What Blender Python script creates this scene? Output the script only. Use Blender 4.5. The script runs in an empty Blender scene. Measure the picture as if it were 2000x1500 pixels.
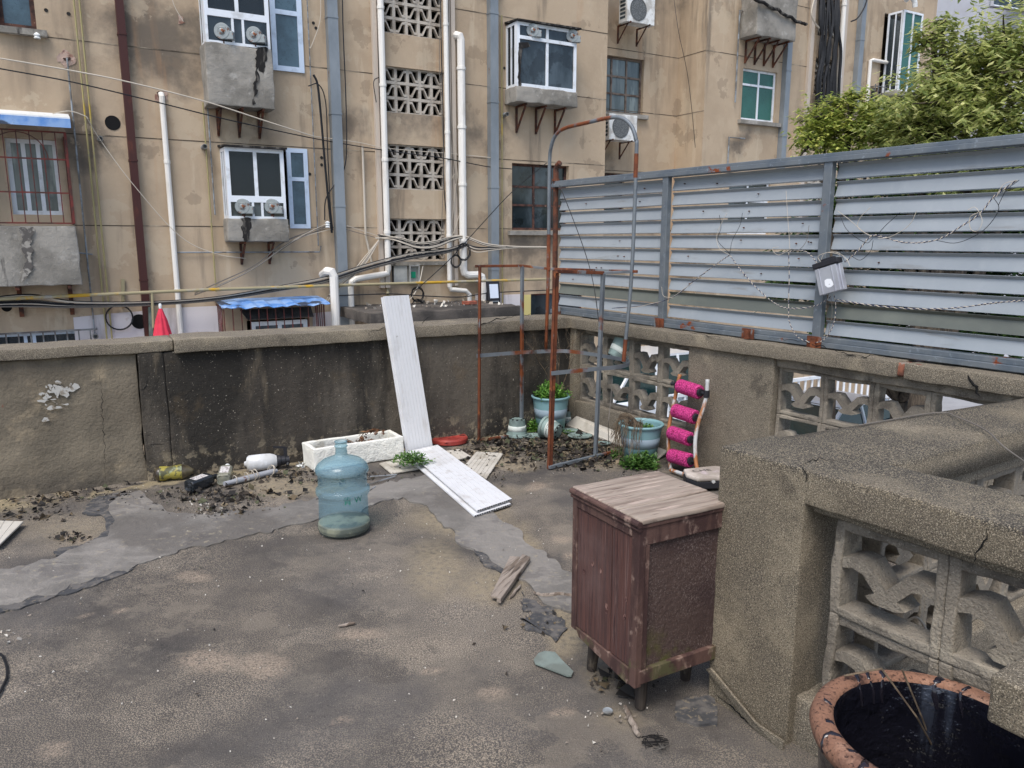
import bpy, bmesh, math, random
from mathutils import Vector as V, Matrix, noise
random.seed(7)
R = random.Random(11)
S = bpy.context.scene
COL = S.collection
# ---------------------------------------------------------------- camera
FPX, CAMH, PITCH = 1500.0, 1.47, math.atan(282/1500)
cam = bpy.data.objects.new('camera', bpy.data.cameras.new('camera'))
COL.objects.link(cam)
cam.location = (0, 0, CAMH); cam.rotation_euler = (math.pi/2-PITCH, 0, 0)
cam.data.lens = FPX/2000*36; cam.data.sensor_width = 36
cam.data.clip_start = .05; cam.data.clip_end = 500
S.camera = cam
S.render.resolution_x, S.render.resolution_y = 1024, 768
# ---------------------------------------------------------------- sky and sun (overcast)
W = bpy.data.worlds.new('World'); S.world = W; W.use_nodes = True
nt = W.node_tree; bg = nt.nodes['Background']
sky = nt.nodes.new('ShaderNodeTexSky'); sky.sky_type = 'NISHITA'; sky.sun_disc = False
SUN_EL, SUN_ROT = math.radians(58), math.radians(200)
sky.sun_elevation = SUN_EL; sky.sun_rotation = SUN_ROT
sky.air_density = 1.0; sky.dust_density = 2.2; sky.ozone_density = 1.0
nt.links.new(sky.outputs[0], bg.inputs[0]); bg.inputs[1].default_value = .12
sl = bpy.data.lights.new('sun', 'SUN'); sl.energy = 1.5; sl.angle = math.radians(30); sl.color = (1, .975, .94)
sun = bpy.data.objects.new('sun', sl); COL.objects.link(sun)
az = math.radians(200)
sd = V((math.sin(az)*math.cos(SUN_EL), math.cos(az)*math.cos(SUN_EL), math.sin(SUN_EL)))
sun.rotation_euler = sd.to_track_quat('Z', 'Y').to_euler()
S.view_settings.view_transform = 'Standard'; S.view_settings.look = 'None'
S.view_settings.exposure = 0.93; S.view_settings.gamma = 1
# ---------------------------------------------------------------- measuring helpers
CAM = V((0, 0, CAMH)); cP, sP = math.cos(PITCH), math.sin(PITCH)
def ray(x, y):
    a = (x-1000)/FPX; b = (750-y)/FPX
    return V((a, cP+b*sP, -sP+b*cP))
def fl(x, y, z=0.0):
    r = ray(x, y); return CAM + r*((z-CAMH)/r.z)
def dp(x, y, Y):
    r = ray(x, y); return CAM + r*(Y/r.y)
def pr(p):
    v = p-CAM; f = v.y*cP-v.z*sP; u = v.y*sP+v.z*cP
    return 1000+FPX*v.x/f, 750-FPX*u/f
class Fr:
    def __init__(s, o, t, n): s.o = V(o); s.t = V(t).normalized(); s.n = V(n).normalized()
    def P(s, t, z, o=0.0): return s.o + s.t*t + s.n*o + V((0, 0, z))
    def px(s, x, y, o=0.0):
        r = ray(x, y); P0 = s.o+s.n*o
        k = (P0-CAM).dot(s.n)/r.dot(s.n); p = CAM+r*k
        return (p-P0).dot(s.t), p.z
    def rect(s, x0, y0, x1, y1, o=0.0):
        a = s.px(x0, y0, o); b = s.px(x1, y1, o)
        return a[0], b[0], b[1], a[1]       # t0 t1 z0 z1
a_ = math.radians(59.8)
FD = V((math.sin(a_), math.cos(a_), 0)); FN = V((FD.y, -FD.x, 0))
FAC = Fr((0, 15.6, 0), FD, FN)
CN = V((.46, 6.02, 0))
RD = V((math.sin(math.radians(34.15)), -math.cos(math.radians(34.15)), 0)); RN = V((-.828, -.561, 0)).normalized()
RW = Fr(CN, RD, RN)
BD = V((-.881, -.474, 0)).normalized(); BN = V((-BD.y, BD.x, 0))
BW = Fr(CN, BD, BN)
A0 = V((.805, 2.047, 0)); RB = Fr(A0, RD, RN)
RAD = V((.860, .510, 0)).normalized()
RA = Fr((1.083, 2.087, 0), RAD, (RAD.y, -RAD.x, 0))
# ---------------------------------------------------------------- mesh builder
ORG = {}
class MB:
    def __init__(s): s.v = []; s.f = []
    def add(s, vs, fs):
        n = len(s.v); s.v += [V(p) for p in vs]; s.f += [tuple(i+n for i in f) for f in fs]; return s
    def hexa(s, o, a, b, c):
        o, a, b, c = V(o), V(a), V(b), V(c)
        vs = [o, o+a, o+a+b, o+b, o+c, o+a+c, o+a+b+c, o+b+c]
        fs = [(0,3,2,1),(4,5,6,7),(0,1,5,4),(1,2,6,5),(2,3,7,6),(3,0,4,7)]
        if a.cross(b).dot(c) < 0: fs = [f[::-1] for f in fs]
        return s.add(vs, fs)
    def fb(s, fr, t0, t1, z0, z1, o0, o1):
        return s.hexa(fr.P(t0, z0, o0), fr.t*(t1-t0), V((0,0,z1-z0)), fr.n*(o1-o0))
    def bar(s, p, q, w, h=None, up=(0,0,1)):
        p, q = V(p), V(q); d = (q-p); h = h or w
        u = V(up); sd_ = d.cross(u)
        if sd_.length < 1e-6: sd_ = d.cross(V((1,0,0)))
        sd_.normalize(); u2 = sd_.cross(d).normalized()
        return s.hexa(p-sd_*w/2-u2*h/2, d, sd_*w, u2*h)
    def tube(s, pts, r, n=8, caps=True, closed=False):
        pts = [V(p) for p in pts]; m = len(pts)
        rs = r if isinstance(r, (list, tuple)) else [r]*m
        vs = []; nrm = None
        for i, p in enumerate(pts):
            a = pts[i-1] if (i or closed) else p
            b = pts[(i+1) % m] if (i < m-1 or closed) else p
            d = (b-a).normalized() if (b-a).length > 1e-9 else V((0,0,1))
            if nrm is None:
                nrm = d.orthogonal().normalized()
            else:
                nrm = nrm-d*nrm.dot(d)
                nrm = nrm.normalized() if nrm.length > 1e-6 else d.orthogonal().normalized()
            bi = d.cross(nrm)
            for k in range(n):
                t = 2*math.pi*k/n; vs.append(p+(nrm*math.cos(t)+bi*math.sin(t))*rs[i])
        fs = []
        for i in range(m if closed else m-1):
            for k in range(n):
                a = i*n+k; b = i*n+(k+1) % n; j = ((i+1) % m)*n
                fs.append((a, b, j+(k+1) % n, j+k))
        if caps and not closed: fs.append(tuple(range(n))[::-1]); fs.append(tuple((m-1)*n+k for k in range(n)))
        return s.add(vs, fs)
    def lathe(s, prof, o=(0,0,0), ax=(0,0,1), n=32, cap0=False, cap1=False, sx=1, sy=1, wob=0):
        ax = V(ax).normalized(); o = V(o)
        u = ax.cross(V((0,1,0))); u = ax.cross(V((1,0,0))) if u.length < .1 else u
        u.normalize(); w = ax.cross(u)
        vs = []
        for r, h in prof:
            for k in range(n):
                t = 2*math.pi*k/n; rr = r*(1+wob*math.sin(3*t+h*30))
                vs.append(o+ax*h+u*rr*sx*math.cos(t)+w*rr*sy*math.sin(t))
        fs = [(i*n+k, i*n+(k+1) % n, (i+1)*n+(k+1) % n, (i+1)*n+k) for i in range(len(prof)-1) for k in range(n)]
        if cap0: fs.append(tuple(range(n))[::-1])
        if cap1: fs.append(tuple((len(prof)-1)*n+k for k in range(n)))
        return s.add(vs, fs)
    def slab(s, poly, vec):
        n = len(poly); vec = V(vec); vs = [V(p) for p in poly]+[V(p)+vec for p in poly]
        fs = [tuple(range(n))[::-1], tuple(range(n, 2*n))]+[(i, (i+1) % n, n+(i+1) % n, n+i) for i in range(n)]
        return s.add(vs, fs)
    def rough(s, fr, t0, t1, z0, z1, o0, o1, res=.04, amp=.004, rad=.012, seed=0):
        """box with worn rounded edges and an uneven surface"""
        lo = (t0, z0, min(o0, o1)); hi = (t1, z1, max(o0, o1))
        cs = []
        for i in range(3):
            Ls = hi[i]-lo[i]; rr_ = min(rad, Ls*.3); k = max(1, min(110, int((Ls-2*rr_)/res)))
            cs.append([lo[i], lo[i]+rr_*.35, lo[i]+rr_]+[lo[i]+rr_+(Ls-2*rr_)*q/k for q in range(1, k)]+[hi[i]-rr_, hi[i]-rr_*.35, hi[i]])
        nn = [len(q)-1 for q in cs]
        idx = {}; vs = []; fs = []
        def vert(i, j, k):
            key = (i, j, k)
            if key in idx: return idx[key]
            c = [cs[a][q] for a, q in enumerate(key)]
            q = [min(max(c[a], lo[a]+rad), hi[a]-rad) if hi[a]-lo[a] > 2*rad else (lo[a]+hi[a])/2 for a in range(3)]
            d = V([c[a]-q[a] for a in range(3)])
            if d.length > 1e-9: c = [q[a]+d.normalized()[a]*rad for a in range(3)] if d.length > rad else c
            p = fr.P(c[0], c[1], c[2])
            nv = noise.noise_vector(p*5+V((seed,0,0)))*amp*1.6+noise.noise_vector(p*22+V((0,seed,0)))*amp*.8
            idx[key] = len(vs); vs.append(p+nv); return idx[key]
        A, B, Cc = nn
        for (n1, n2, mk) in ((A, B, lambda i, j, e: (i, j, e*Cc)), (A, Cc, lambda i, j, e: (i, e*B, j)), (B, Cc, lambda i, j, e: (e*A, i, j))):
            for e in (0, 1):
                for i in range(n1):
                    for j in range(n2):
                        fs.append(tuple(vert(*mk(*q, e)) for q in ((i, j), (i+1, j), (i+1, j+1), (i, j+1))))
        return s.add(vs, fs)
    def build(s, name, mat, parent=None, smooth=False, bevel=0, fix=True, loc=None):
        o = V((0,0,0)) if parent is None else ORG[parent.name]
        if loc is not None: o = V(loc)
        me = bpy.data.meshes.new(name); me.from_pydata([tuple(p-o) for p in s.v], [], s.f)
        if fix:
            bm = bmesh.new(); bm.from_mesh(me); bmesh.ops.recalc_face_normals(bm, faces=bm.faces); bm.to_mesh(me); bm.free()
        ob = bpy.data.objects.new(name, me); COL.objects.link(ob)
        for m in (mat if isinstance(mat, (list, tuple)) else [mat]): me.materials.append(m)
        if smooth: me.shade_smooth() if hasattr(me, 'shade_smooth') else None
        if bevel:
            md = ob.modifiers.new('bevel', 'BEVEL'); md.width = bevel; md.segments = 2; md.limit_method = 'ANGLE'
        if parent is not None: ob.parent = parent
        elif loc is not None: ob.location = o
        ORG[ob.name] = o
        return ob
    def top(s, name, mat, label, cat, group=None, kind=None, **k):
        if kind == 'structure': ob = s.build(name, mat, **k)
        else:
            xs = [p.x for p in s.v]; ys = [p.y for p in s.v]; zs = [p.z for p in s.v]
            ob = s.build(name, mat, loc=((min(xs)+max(xs))/2, (min(ys)+max(ys))/2, min(zs)), **k)
        tag(ob, label, cat, group, kind); return ob
def tag(o, label=None, cat=None, group=None, kind=None):
    if label: o['label'] = label
    if cat: o['category'] = cat
    if group: o['group'] = group
    if kind: o['kind'] = kind
def thing(name, label, cat, loc, group=None):
    o = bpy.data.objects.new(name, None); COL.objects.link(o); o.location = V(loc); o.empty_display_size = .1
    tag(o, label, cat, group); ORG[o.name] = V(loc); return o
def dup(root, dloc, label, group=None, rz=0):
    def cp(o, par):
        c = o.copy(); COL.objects.link(c); c.parent = par
        if par is None: c.location = V(dloc); c.rotation_euler.z = rz
        for ch in list(o.children): cp(ch, c)
        return c
    c = cp(root, None); tag(c, label, None, group); return c
def smoothpts(pts, k=6):
    pts = [V(p) for p in pts]; out = []
    P = [pts[0]*2-pts[1]]+pts+[pts[-1]*2-pts[-2]]
    for i in range(1, len(P)-2):
        a, b, c, d = P[i-1], P[i], P[i+1], P[i+2]
        for j in range(k):
            t = j/k
            out.append(.5*((2*b)+(c-a)*t+(2*a-5*b+4*c-d)*t*t+(3*b-3*c+d-a)*t**3))
    out.append(pts[-1]); return out
# ---------------------------------------------------------------- materials
def srgb(r, g, b):
    f = lambda c: (c/255/12.92) if c/255 <= .04045 else ((c/255+.055)/1.055)**2.4
    return (f(r), f(g), f(b), 1)
BUMPK = .30
def mat(name, col, rough=.85, layers=(), bump=(), metal=0, spec=.3, trans=0, alpha=1, coat=0, emit=None, rnd=None):
    m = bpy.data.materials.new(name); m.use_nodes = True; n = m.node_tree.nodes; L = m.node_tree.links
    b = n['Principled BSDF']; b.inputs['Roughness'].default_value = rough; b.inputs['Metallic'].default_value = metal
    b.inputs['Specular IOR Level'].default_value = spec; b.inputs['Coat Weight'].default_value = coat
    b.inputs['Transmission Weight'].default_value = trans; b.inputs['Alpha'].default_value = alpha
    tc = n.new('ShaderNodeTexCoord')
    def msk(d):
        if 'attr' in d:
            a = n.new('ShaderNodeAttribute'); a.attribute_name = d['attr']; src = a.outputs['Fac']
        elif d.get('island'):
            a = n.new('ShaderNodeNewGeometry'); src = a.outputs['Random Per Island']
        else:
            mp = n.new('ShaderNodeMapping')
            if 'rot' in d:
                m0 = n.new('ShaderNodeMapping'); m0.inputs['Rotation'].default_value = d['rot']; L.new(tc.outputs['Object'], m0.inputs[0]); L.new(m0.outputs[0], mp.inputs[0])
            else: L.new(tc.outputs['Object'], mp.inputs[0])
            mp.inputs['Scale'].default_value = d.get('st', (1,1,1)); mp.inputs['Location'].default_value = d.get('lc', (0,0,0))
            if d.get('vor'):
                t = n.new('ShaderNodeTexVoronoi'); t.inputs['Scale'].default_value = d['s']; t.feature = d['vor']
                L.new(mp.outputs[0], t.inputs[0]); src = t.outputs['Distance']
            elif d.get('z'):
                sp = n.new('ShaderNodeSeparateXYZ'); L.new(mp.outputs[0], sp.inputs[0]); src = sp.outputs[d['z']]
            else:
                t = n.new('ShaderNodeTexNoise'); t.inputs['Scale'].default_value = d['s']
                t.inputs['Detail'].default_value = d.get('d', 5); t.inputs['Roughness'].default_value = d.get('r', .6)
                t.inputs['Distortion'].default_value = d.get('w', 0)
                L.new(mp.outputs[0], t.inputs[0]); src = t.outputs['Fac']
        mr = n.new('ShaderNodeMapRange'); mr.interpolation_type = 'SMOOTHSTEP'
        mr.inputs['From Min'].default_value = d.get('lo', .4); mr.inputs['From Max'].default_value = d.get('hi', .6)
        mr.inputs['To Max'].default_value = d.get('k', 1)
        L.new(src, mr.inputs[0]); out = mr.outputs[0]
        if 'mul' in d:
            o2 = msk(d['mul']); q = n.new('ShaderNodeMath'); q.operation = 'MULTIPLY'
            L.new(out, q.inputs[0]); L.new(o2, q.inputs[1]); out = q.outputs[0]
        if 'add' in d:
            o2 = msk(d['add']); q = n.new('ShaderNodeMath'); q.operation = 'MAXIMUM'
            L.new(out, q.inputs[0]); L.new(o2, q.inputs[1]); out = q.outputs[0]
        return out
    c = n.new('ShaderNodeRGB'); c.outputs[0].default_value = col; cur = c.outputs[0]
    for lay in layers:
        mx = n.new('ShaderNodeMix'); mx.data_type = 'RGBA'; L.new(msk(lay[1]), mx.inputs[0])
        L.new(cur, mx.inputs[6]); mx.inputs[7].default_value = lay[0]; cur = mx.outputs[2]
    L.new(cur, b.inputs['Base Color'])
    if emit: L.new(cur, b.inputs['Emission Color']); b.inputs['Emission Strength'].default_value = emit
    prev = None
    for d, dist in bump:
        bp = n.new('ShaderNodeBump'); bp.inputs['Distance'].default_value = dist*BUMPK; bp.inputs['Strength'].default_value = 1
        L.new(msk(d), bp.inputs['Height'])
        if prev: L.new(prev, bp.inputs['Normal'])
        prev = bp.outputs[0]
    if prev: L.new(prev, b.inputs['Normal'])
    return m
N = lambda s, lo=.4, hi=.6, k=1, **q: dict(s=s, lo=lo, hi=hi, k=k, **q)
def glassy(name, col, fac, rough=.05):
    m = bpy.data.materials.new(name); m.use_nodes = True; n = m.node_tree.nodes; L = m.node_tree.links
    b = n['Principled BSDF']; b.inputs['Base Color'].default_value = col; b.inputs['Roughness'].default_value = rough
    b.inputs['Specular IOR Level'].default_value = .6
    t = n.new('ShaderNodeBsdfTransparent'); t.inputs[0].default_value = (min(1, col[0]*1.2+.62), min(1, col[1]*1.2+.62), min(1, col[2]*1.2+.62), 1)
    mx = n.new('ShaderNodeMixShader'); mx.inputs[0].default_value = fac
    L.new(t.outputs[0], mx.inputs[1]); L.new(b.outputs[0], mx.inputs[2]); L.new(mx.outputs[0], n['Material Output'].inputs[0])
    return m
M = {}
UPS = (1, 1, .12)
M['stucco'] = mat('stucco', srgb(182,162,137), .95, [
    (srgb(160,141,118), N(.7, .35, .75, .8)), (srgb(190,171,146), N(1.4, .5, .7, .6, lc=(5,3,1))),
    (srgb(112,101,88), N(1.3, .52, .72, .75, st=UPS, d=7)), (srgb(78,73,67), N(2.6, .58, .76, .75, st=(1,1,.1), lc=(3,8,0), d=7)),
    (srgb(88,82,75), N(.5, .54, .68, .8, lc=(7,2,4), d=7)), (srgb(196,180,156), N(3, .60, .68, .5, st=(1,1,.15), lc=(1,1,9), d=7)),
    (srgb(176,134,96), N(2, .62, .75, .4, st=UPS, lc=(11,0,0))), (srgb(200,184,160), N(14, .62, .8, .35)), (srgb(190,174,150), N(.9, .57, .585, .4, lc=(0,9,3), d=10)), (srgb(128,112,94), N(1.1, .60, .61, .4, lc=(6,1,3), d=10)), (srgb(110,95,78), N(60, .6, .8, .3))],
    [(N(180, .3, .7), .004), (N(12, .3, .7), .006)])
M['groove'] = mat('groove', srgb(186,172,150), .95, [(srgb(70,62,52), N(1.5, .3, .55, 1))])
M['whitewash'] = mat('whitewash', srgb(206,200,200), .8, [
    (srgb(150,140,134), N(3, .5, .72, .8, st=(1,1,.2), d=8)), (srgb(170,150,140), N(9, .62, .75, .6))], [(N(40, .3, .7), .004)])
M['boxcon'] = mat('box_concrete', srgb(150,145,136), .95, [
    (srgb(112,108,100), N(2.2, .4, .65, .8, d=8)), (srgb(180,175,166), N(5, .55, .72, .7, lc=(2,2,2), d=8)),
    (srgb(45,43,42), N(3.4, .60, .68, .9, st=(1,1,.14), lc=(1.5,0,0), d=9)), (srgb(200,196,188), N(30, .66, .75, .5))],
    [(N(14, .3, .7, w=.5), .012), (N(90), .004)])
M['pale_trim'] = mat('pale_trim', srgb(188,176,162), .85, [(srgb(120,108,96), N(5, .55, .75, .7, st=UPS, d=8))], [(N(60), .003)])
M['lattice_far'] = mat('lattice_far', srgb(180,172,160), .95, [(srgb(140,130,118), N(4, .45, .65, .8))], [(N(50), .005)])
M['pvc'] = mat('white_pvc', srgb(222,218,210), .45, [(srgb(176,166,150), N(3, .5, .75, .7, st=(1,1,.3)))], spec=.4)
M['duct'] = mat('duct_metal', srgb(140,146,150), .5, [(srgb(112,119,124), N(1.2, .4, .6, .7, st=(1,1,.5))), (srgb(110,80,56), N(7, .66, .74, .8, st=(1,1,.5)))], metal=.25)
M['brownpipe'] = mat('brown_pipe', srgb(66,36,32), .5, [(srgb(110,60,40), N(4, .55, .7, .8, st=(1,1,.3))), (srgb(170,172,170), N(5, .68, .71, .9, st=(1,1,.3), lc=(0,0,2)))], spec=.3)
M['yellow'] = mat('yellow_pipe', srgb(150,140,110), .5, [(srgb(186,146,40), N(1.6, .5, .58, 1)), (srgb(150,146,138), N(3.5, .56, .66, .8))])
M['olive'] = mat('olive_pipe', srgb(150,140,98), .6, [(srgb(176,150,60), N(1, .55, .62, .9)), (srgb(120,118,110), N(3, .55, .66, .8))])
M['greypipe'] = mat('grey_pipe', srgb(140,146,150), .5, [(srgb(100,98,94), N(5))])
M['black'] = mat('black_rubber', srgb(26,27,30), .5)
M['dark'] = mat('dark_hole', (.006,.006,.006,1), .9)
M['room'] = mat('dark_room', (.03,.028,.026,1), .9)
M['wcable'] = mat('white_cable', srgb(188,178,162), .6)
M['gcable'] = mat('grey_cable', srgb(110,104,96), .6)
M['upvc'] = mat('window_white', srgb(222,226,230), .4, [(srgb(180,180,176), N(4, .5, .7, .7)), (srgb(90,84,78), N(14, .66, .76, .6))], spec=.4)
M['bluewhite'] = mat('window_bluewhite', srgb(196,210,226), .4, [(srgb(150,162,176), N(5, .5, .75, .6))], spec=.4)
M['brownwood'] = mat('window_brown', srgb(92,62,52), .7, [(srgb(54,38,34), N(8)), (srgb(140,120,104), N(14, .62, .7, .7))])
M['glass'] = glassy('window_glass', srgb(58,66,72), .38)
M['frost'] = mat('frosted_glass', srgb(74,98,110), .25, [(srgb(48,66,76), N(2.2, .35, .65, .8)), (srgb(40,56,62), N(26, .60, .66, .55, w=1))], [(N(160), .001)], spec=.6)
M['darkglass'] = mat('dark_glass', srgb(36,44,48), .10, [(srgb(74,84,90), N(1.2, .45, .6, .8, st=(1,1,.4), d=6)), (srgb(20,24,26), N(2.2, .52, .6, .7, lc=(3,3,3)))], spec=.6)  # paler tone paints reflections and curtains into the pane colour
M['greenglass'] = mat('green_glass', srgb(34,84,74), .25, [(srgb(20,56,50), N(1.5)), (srgb(60,112,100), dict(s=26, lo=.1, hi=.3, k=.5, vor='F1'))], spec=.5)
M['curtain'] = mat('curtain', srgb(190,196,192), .9, [(srgb(130,140,138), N(12, .4, .6, .8, st=(1,1,.05)))])
M['rustfan'] = mat('fan_metal', srgb(140,146,146), .45, [(srgb(128,76,46), N(7, .56, .62, 1, w=.4)), (srgb(84,56,40), N(14, .56, .66, .8))], metal=.3)
M['bracket'] = mat('rusty_bracket', srgb(62,44,38), .8, [(srgb(100,60,42), N(10))])
M['soot'] = mat('soot', srgb(34,32,31), .9, [(srgb(96,92,86), N(9, .52, .60, .8, st=(1,1,.3), d=8))])
M['blueroof'] = mat('blue_sheet', srgb(84,130,190), .5, [(srgb(130,160,200), N(3)), (srgb(40,40,44), N(1.6, .56, .6, .9, lc=(.4,0,0))), (srgb(190,200,210), N(10, .62, .72, .6))])
M['cage'] = mat('cage_iron', srgb(104,46,40), .7, [(srgb(70,44,38), N(8)), (srgb(140,110,100), N(20, .65, .75, .6))])
M['greycage'] = mat('cage_grey', srgb(120,122,122), .5, [(srgb(86,82,80), N(8))], metal=.3)
M['acwhite'] = mat('aircon_white', srgb(222,222,218), .5, [(srgb(180,176,168), N(5))])
M['acgrille'] = mat('aircon_grille', srgb(150,152,150), .6, [(srgb(88,90,90), dict(s=60, lo=.2, hi=.4, vor='F1'))])
M['slabdark'] = mat('slab_dark', srgb(92,86,80), .95, [(srgb(60,57,54), N(2, .4, .6, .9)), (srgb(150,142,130), N(20, .66, .75, .7))], [(N(30), .008)])
M['red'] = mat('red_cloth', srgb(206,58,78), .8, [(srgb(160,36,56), N(2.5, .5, .7, .7))])
M['pink'] = mat('pink_foam', srgb(190,60,124), .75, [(srgb(120,16,66), dict(s=60, lo=.11, hi=.04, vor='DISTANCE_TO_EDGE')), (srgb(226,84,150), N(60, .55, .7, .7))], [(dict(s=48, lo=0, hi=.06, vor='DISTANCE_TO_EDGE'), .004)])
M['pinkend'] = mat('pink_foam_end', srgb(168,38,92), .8)
# parapet concrete
SPK = [(srgb(176,168,150), N(170, .62, .74, .45, d=2))]
M['wall'] = mat('stained_wall', srgb(98,91,81), .95, [
    (srgb(64,59,53), N(1.0, .34, .56, .95, st=(1,1,.4), d=8)), (srgb(38,36,33), N(2.2, .44, .60, .9, st=(1,1,.22), lc=(3,1,0), d=8)),
    (srgb(142,128,106), N(2.6, .56, .68, .65, st=(1,1,.2), lc=(9,2,0), d=6)), (srgb(98,84,64), N(5, .55, .75, .5, d=8)),
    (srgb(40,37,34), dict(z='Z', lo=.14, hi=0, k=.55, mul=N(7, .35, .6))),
    (srgb(150,138,116), dict(z='Z', lo=.25, hi=.05, k=.8, mul=N(14, .52, .62, d=8))),
    (srgb(190,180,164), N(90, .67, .73, .6, d=2)), (srgb(40,37,34), N(75, .58, .7, .45, d=3))],
    [(N(150, .3, .7, d=3), .006), (N(18, .3, .7, d=6), .012)])
M['beigewall'] = mat('beige_plaster', srgb(132,122,105), .95, [
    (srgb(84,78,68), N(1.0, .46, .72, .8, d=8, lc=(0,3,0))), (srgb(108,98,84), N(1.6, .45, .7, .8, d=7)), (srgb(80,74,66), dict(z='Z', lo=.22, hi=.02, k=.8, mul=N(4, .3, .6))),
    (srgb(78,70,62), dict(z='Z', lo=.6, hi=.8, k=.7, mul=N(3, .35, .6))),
    (srgb(166,150,124), N(5, .55, .75, .6)), (srgb(120,70,56), N(7, .70, .74, .7))],
    [(N(60, .3, .7), .006), (N(9, .3, .7), .012)])
CONC = [(srgb(100,93,83), N(2.2, .42, .66, .8, d=7)), (srgb(74,70,64), N(1.3, .52, .68, .75, st=(1,1,.5), lc=(4,2,7), d=8)),
    (srgb(156,144,122), N(3.2, .54, .70, .6, lc=(1,7,3), d=7)), (srgb(176,164,142), N(320, .52, .62, .8, d=2)), (srgb(54,50,45), N(280, .53, .64, .8, lc=(3,3,3), d=2)), (srgb(56,52,48), N(4.5, .60, .70, .5, d=10, lc=(0,4,0)))]
M['conc'] = mat('weathered_concrete', srgb(110,102,89), .95, CONC, [(N(130, .3, .7, d=4), .005), (N(9, .3, .7, d=6), .008)])
M['concpale'] = mat('breeze_concrete', srgb(134,126,113), .95, [(srgb(86,80,72), N(3, .42, .62, .85, d=8)), (srgb(60,56,51), N(5, .58, .68, .6, d=8, lc=(4,4,4))), (srgb(170,160,142), N(9, .55, .7, .6)), (srgb(60,56,52), N(2, .6, .7, .7)), (srgb(64,58,52), N(160, .58, .68, .7)), (srgb(176,166,150), N(200, .58, .68, .6, lc=(1,2,3)))],
    [(N(120, .3, .7, d=4), .007), (N(12, .3, .7), .008)])
UPF = dict(z='Z', lo=.8, hi=.84)
M['railtop'] = mat('rail_coping', srgb(108,99,84), .95, CONC[:3]+[
    (srgb(60,57,53), N(2.6, .38, .54, .95, st=(1,1,1), lc=(2,9,0), d=10, mul=dict(z='Z', lo=.82, hi=.845))),
    (srgb(180,164,134), N(190, .54, .64, .65, d=4, mul=dict(z='Z', lo=.82, hi=.845)))]+CONC[3:],
    [(N(300, .3, .7, d=3), .006), (N(6, .3, .7, d=6), .008)])
M['floor'] = mat('terrace_floor', srgb(97,92,87), .92, [
    (srgb(74,70,66), N(1.0, .36, .60, .85, d=9)), (srgb(118,110,99), N(2.3, .5, .7, .6, d=8, lc=(3,3,0))),
    (srgb(170,156,136), N(240, .46, .60, .85, d=2, mul=N(1.7, .34, .62, 1, d=8, lc=(7,1,0)))),
    (srgb(186,170,148), N(230, .48, .62, .7, d=2, mul=N(1.3, .51, .66, .9, d=8, lc=(2,6,0)))),
    (srgb(62,58,56), N(220, .54, .66, .65, d=2, lc=(1,1,0))),
    (srgb(176,166,150), N(260, .66, .71, .7, d=2)),
    (srgb(66,62,59), N(.8, .53, .55, .35, d=9, lc=(3,1,0))), (srgb(134,124,110), N(1.4, .60, .62, .35, d=9, lc=(8,1,0))), (srgb(40,38,37), N(1.6, .497, .5025, .45, d=9, lc=(2,2,0), mul=dict(s=1.6, lo=.507, hi=.5035, d=9, lc=(2,2,0), mul=N(.9, .52, .6)))),
    (srgb(154,140,114), dict(attr='sand', lo=.1, hi=.9, k=.75, mul=N(40, .2, .62, d=8))),
    (srgb(168,150,130), dict(attr='spot', lo=.05, hi=.9, k=.75, mul=N(160, .38, .60, d=6))),
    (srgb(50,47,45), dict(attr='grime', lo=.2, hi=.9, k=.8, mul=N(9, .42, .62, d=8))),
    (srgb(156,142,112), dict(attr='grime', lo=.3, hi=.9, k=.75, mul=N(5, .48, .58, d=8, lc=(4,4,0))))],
    [(N(260, .3, .7, d=3), .005), (N(7, .3, .7, d=7), .014)])
M['bitumen'] = mat('grey_sealant', srgb(127,122,115), .7, [(srgb(104,100,94), N(1.6, .4, .62, .8, w=1.5, d=5)), (srgb(142,136,128), N(4, .52, .7, .6, st=(1,2,1), w=2)), (srgb(94,89,83), N(1.5, .48, .60, .8, d=9, lc=(5,0,0))), (srgb(150,140,120), N(30, .56, .66, .7, d=6, mul=N(2, .45, .6))), (srgb(74,70,70), N(3, .495, .505, .35, w=3, d=2, mul=N(2, .52, .6))), (srgb(150,140,126), N(90, .64, .72, .6))],
    [(N(3.0, .3, .7, w=1.6, d=2), .014), (N(60, .3, .7), .005)], spec=.35)
M['tar'] = mat('black_tar', srgb(66,66,67), .85, [(srgb(98,94,90), N(14, .46, .58, .9, d=8)), (srgb(124,114,98), N(50, .56, .66, .8, d=5))], [(N(25, .3, .7), .008)])
M['steel'] = mat('galvanised_rust', srgb(116,122,126), .55, [(srgb(92,98,104), N(6, .4, .7, .7)), (srgb(124,70,42), N(2.4, .52, .58, 1, st=(1,1,.8), d=7)), (srgb(72,44,34), N(9, .50, .62, .8, mul=N(2.4, .52, .58, d=7)))], metal=.35, bump=[(N(60), .001)])
M['rust'] = mat('rusty_steel', srgb(116,66,42), .85, [(srgb(74,44,34), N(7, .42, .60, .9)), (srgb(164,98,54), N(16, .58, .7, .7)), (srgb(118,124,126), N(5, .56, .60, .9, st=(1,1,.5), d=7))], bump=[(N(80), .002)])
M['fence'] = mat('fence_slat', srgb(146,152,156), .42, [(srgb(126,134,140), N(1.3, .4, .7, .6)), (srgb(160,164,166), N(4, .5, .8, .4, st=(3,3,1))), (srgb(120,118,112), N(3, .58, .7, .5, st=(1,1,6), d=8))], metal=.05, spec=.45)
M['fenceolive'] = mat('fence_slat_olive', srgb(108,112,104), .5, [(srgb(94,98,92), N(1.5))], metal=.1)
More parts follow.
